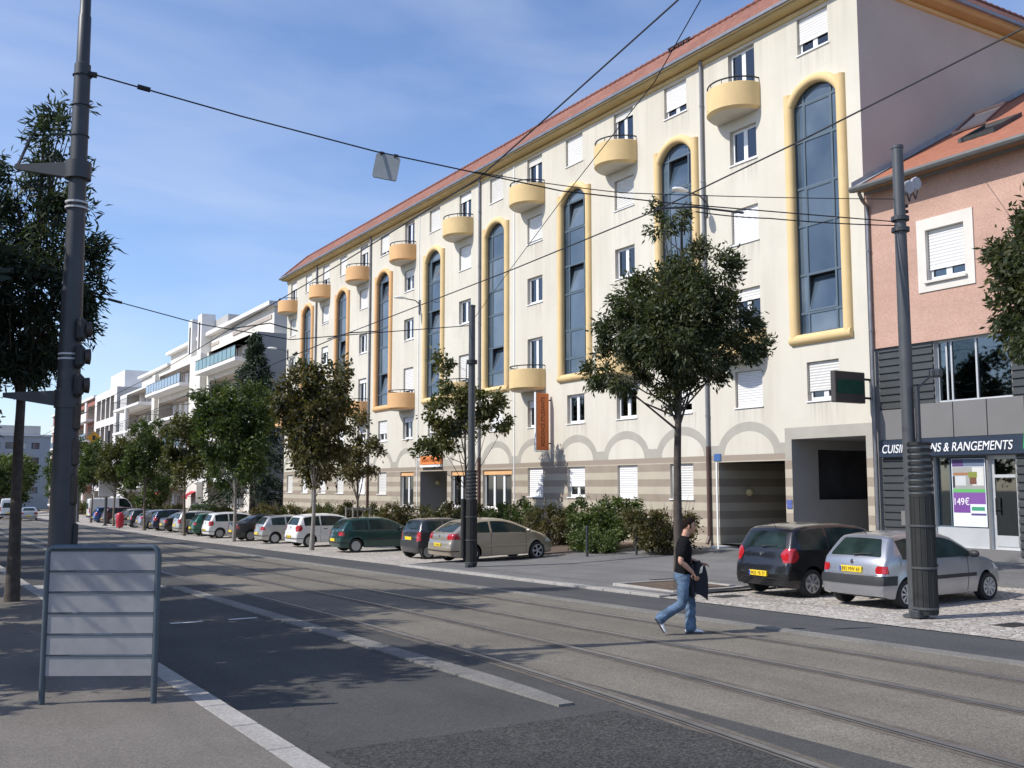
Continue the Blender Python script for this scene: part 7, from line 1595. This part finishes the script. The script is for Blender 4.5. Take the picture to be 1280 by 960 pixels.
    # shoes
    def shoe(rotm, org, nm):
        s = MB(); rings = [(-0.085, 0.030, 0.028, 0.055), (-0.06, 0.042, 0.036, 0.075), (0.0, 0.046, 0.038, 0.085), (0.06, 0.045, 0.045, 0.062), (0.12, 0.040, 0.047, 0.045), (0.165, 0.034, 0.040, 0.034), (0.19, 0.024, 0.022, 0.02)]
        vs = []; n = 14
        for x, h, w, t_ in rings:
            for k in range(n):
                a = 2*math.pi*k/n; z = t_*0.5*(1+math.sin(a)); y = w*math.cos(a)*(1.0 if math.sin(a) < 0.2 else 0.85); vs.append((x, y, max(0, z)))
        s.add(vs, [(i*n+k, i*n+(k+1) % n, (i+1)*n+(k+1) % n, (i+1)*n+k) for i in range(len(rings)-1) for k in range(n)]+[tuple(range(n)), tuple(range((len(rings)-1)*n, len(rings)*n))])
        o = put('shoe', s.mesh('shoe', M_shoe, True, angle=60), root, org, rotm)
        q = MB(); q.box(-0.085, -0.04, -0.012, 0.17, 0.04, 0.006); put('sole', q.mesh('sole', M_sole), o)
        q = MB(); q.box(-0.03, -0.0425, 0.02, 0.04, -0.0385, 0.05); put('side_stripe', q.mesh('side_stripe', M_sole), o)
    shoe((0, 0, 0), (0.10, 0.10, 0.012), 'l'); shoe((0, math.radians(58), 0), (-0.42, -0.11, 0.175), 'r')
    # jacket over the forearm, its own thing
    jk = thing('jacket', 'dark navy jacket hanging over the forearm of the walking man', 'jacket', (px-0.045, py+0.03, pz), math.radians(-33))
    b = MB(); n1, n2 = 12, 22; vs = []
    for i in range(n1+1):
        f = i/n1
        for k in range(n2):
            a = 2*math.pi*k/n2; w = 0.085+0.035*math.sin(f*2.6)+0.008*math.sin(5*a+f*4); t_ = 0.050+0.02*math.sin(3*a+2*f)
            vs.append((0.25+0.035*f+w*1.25*math.cos(a)*(0.55 if f < 0.1 else 1), 0.06+t_*math.sin(a)*1.3, 1.10-0.50*f-0.05*math.cos(a)*f+(0.012*math.cos(a*2)) - (0.06*max(0, math.cos(a))**2 if i == n1 else 0)))
    b.add(vs, [(i*n2+k, i*n2+(k+1) % n2, (i+1)*n2+(k+1) % n2, (i+1)*n2+k) for i in range(n1) for k in range(n2)]+[tuple(range(n2)), tuple(range(n1*n2, (n1+1)*n2))])
    put('drape', b.mesh('drape', M_jack, True, angle=70), jk)
    q = MB(); q.tube([(0.16, -0.02, 1.06), (0.14, -0.03, 0.85), (0.17, -0.01, 0.62), (0.19, -0.01, 0.56)], [0.05, 0.048, 0.042, 0.04], 10); put('sleeve', q.mesh('sleeve', M_jack, True, angle=70), jk)
    q = MB(); q.add([(0.30, -0.022, 1.00), (0.345, -0.02, 1.045), (0.325, -0.024, 0.93), (0.28, -0.024, 0.91)], [(0, 1, 2, 3)]); put('zip_trim', q.mesh('zip_trim', M_chrome), jk)
person()
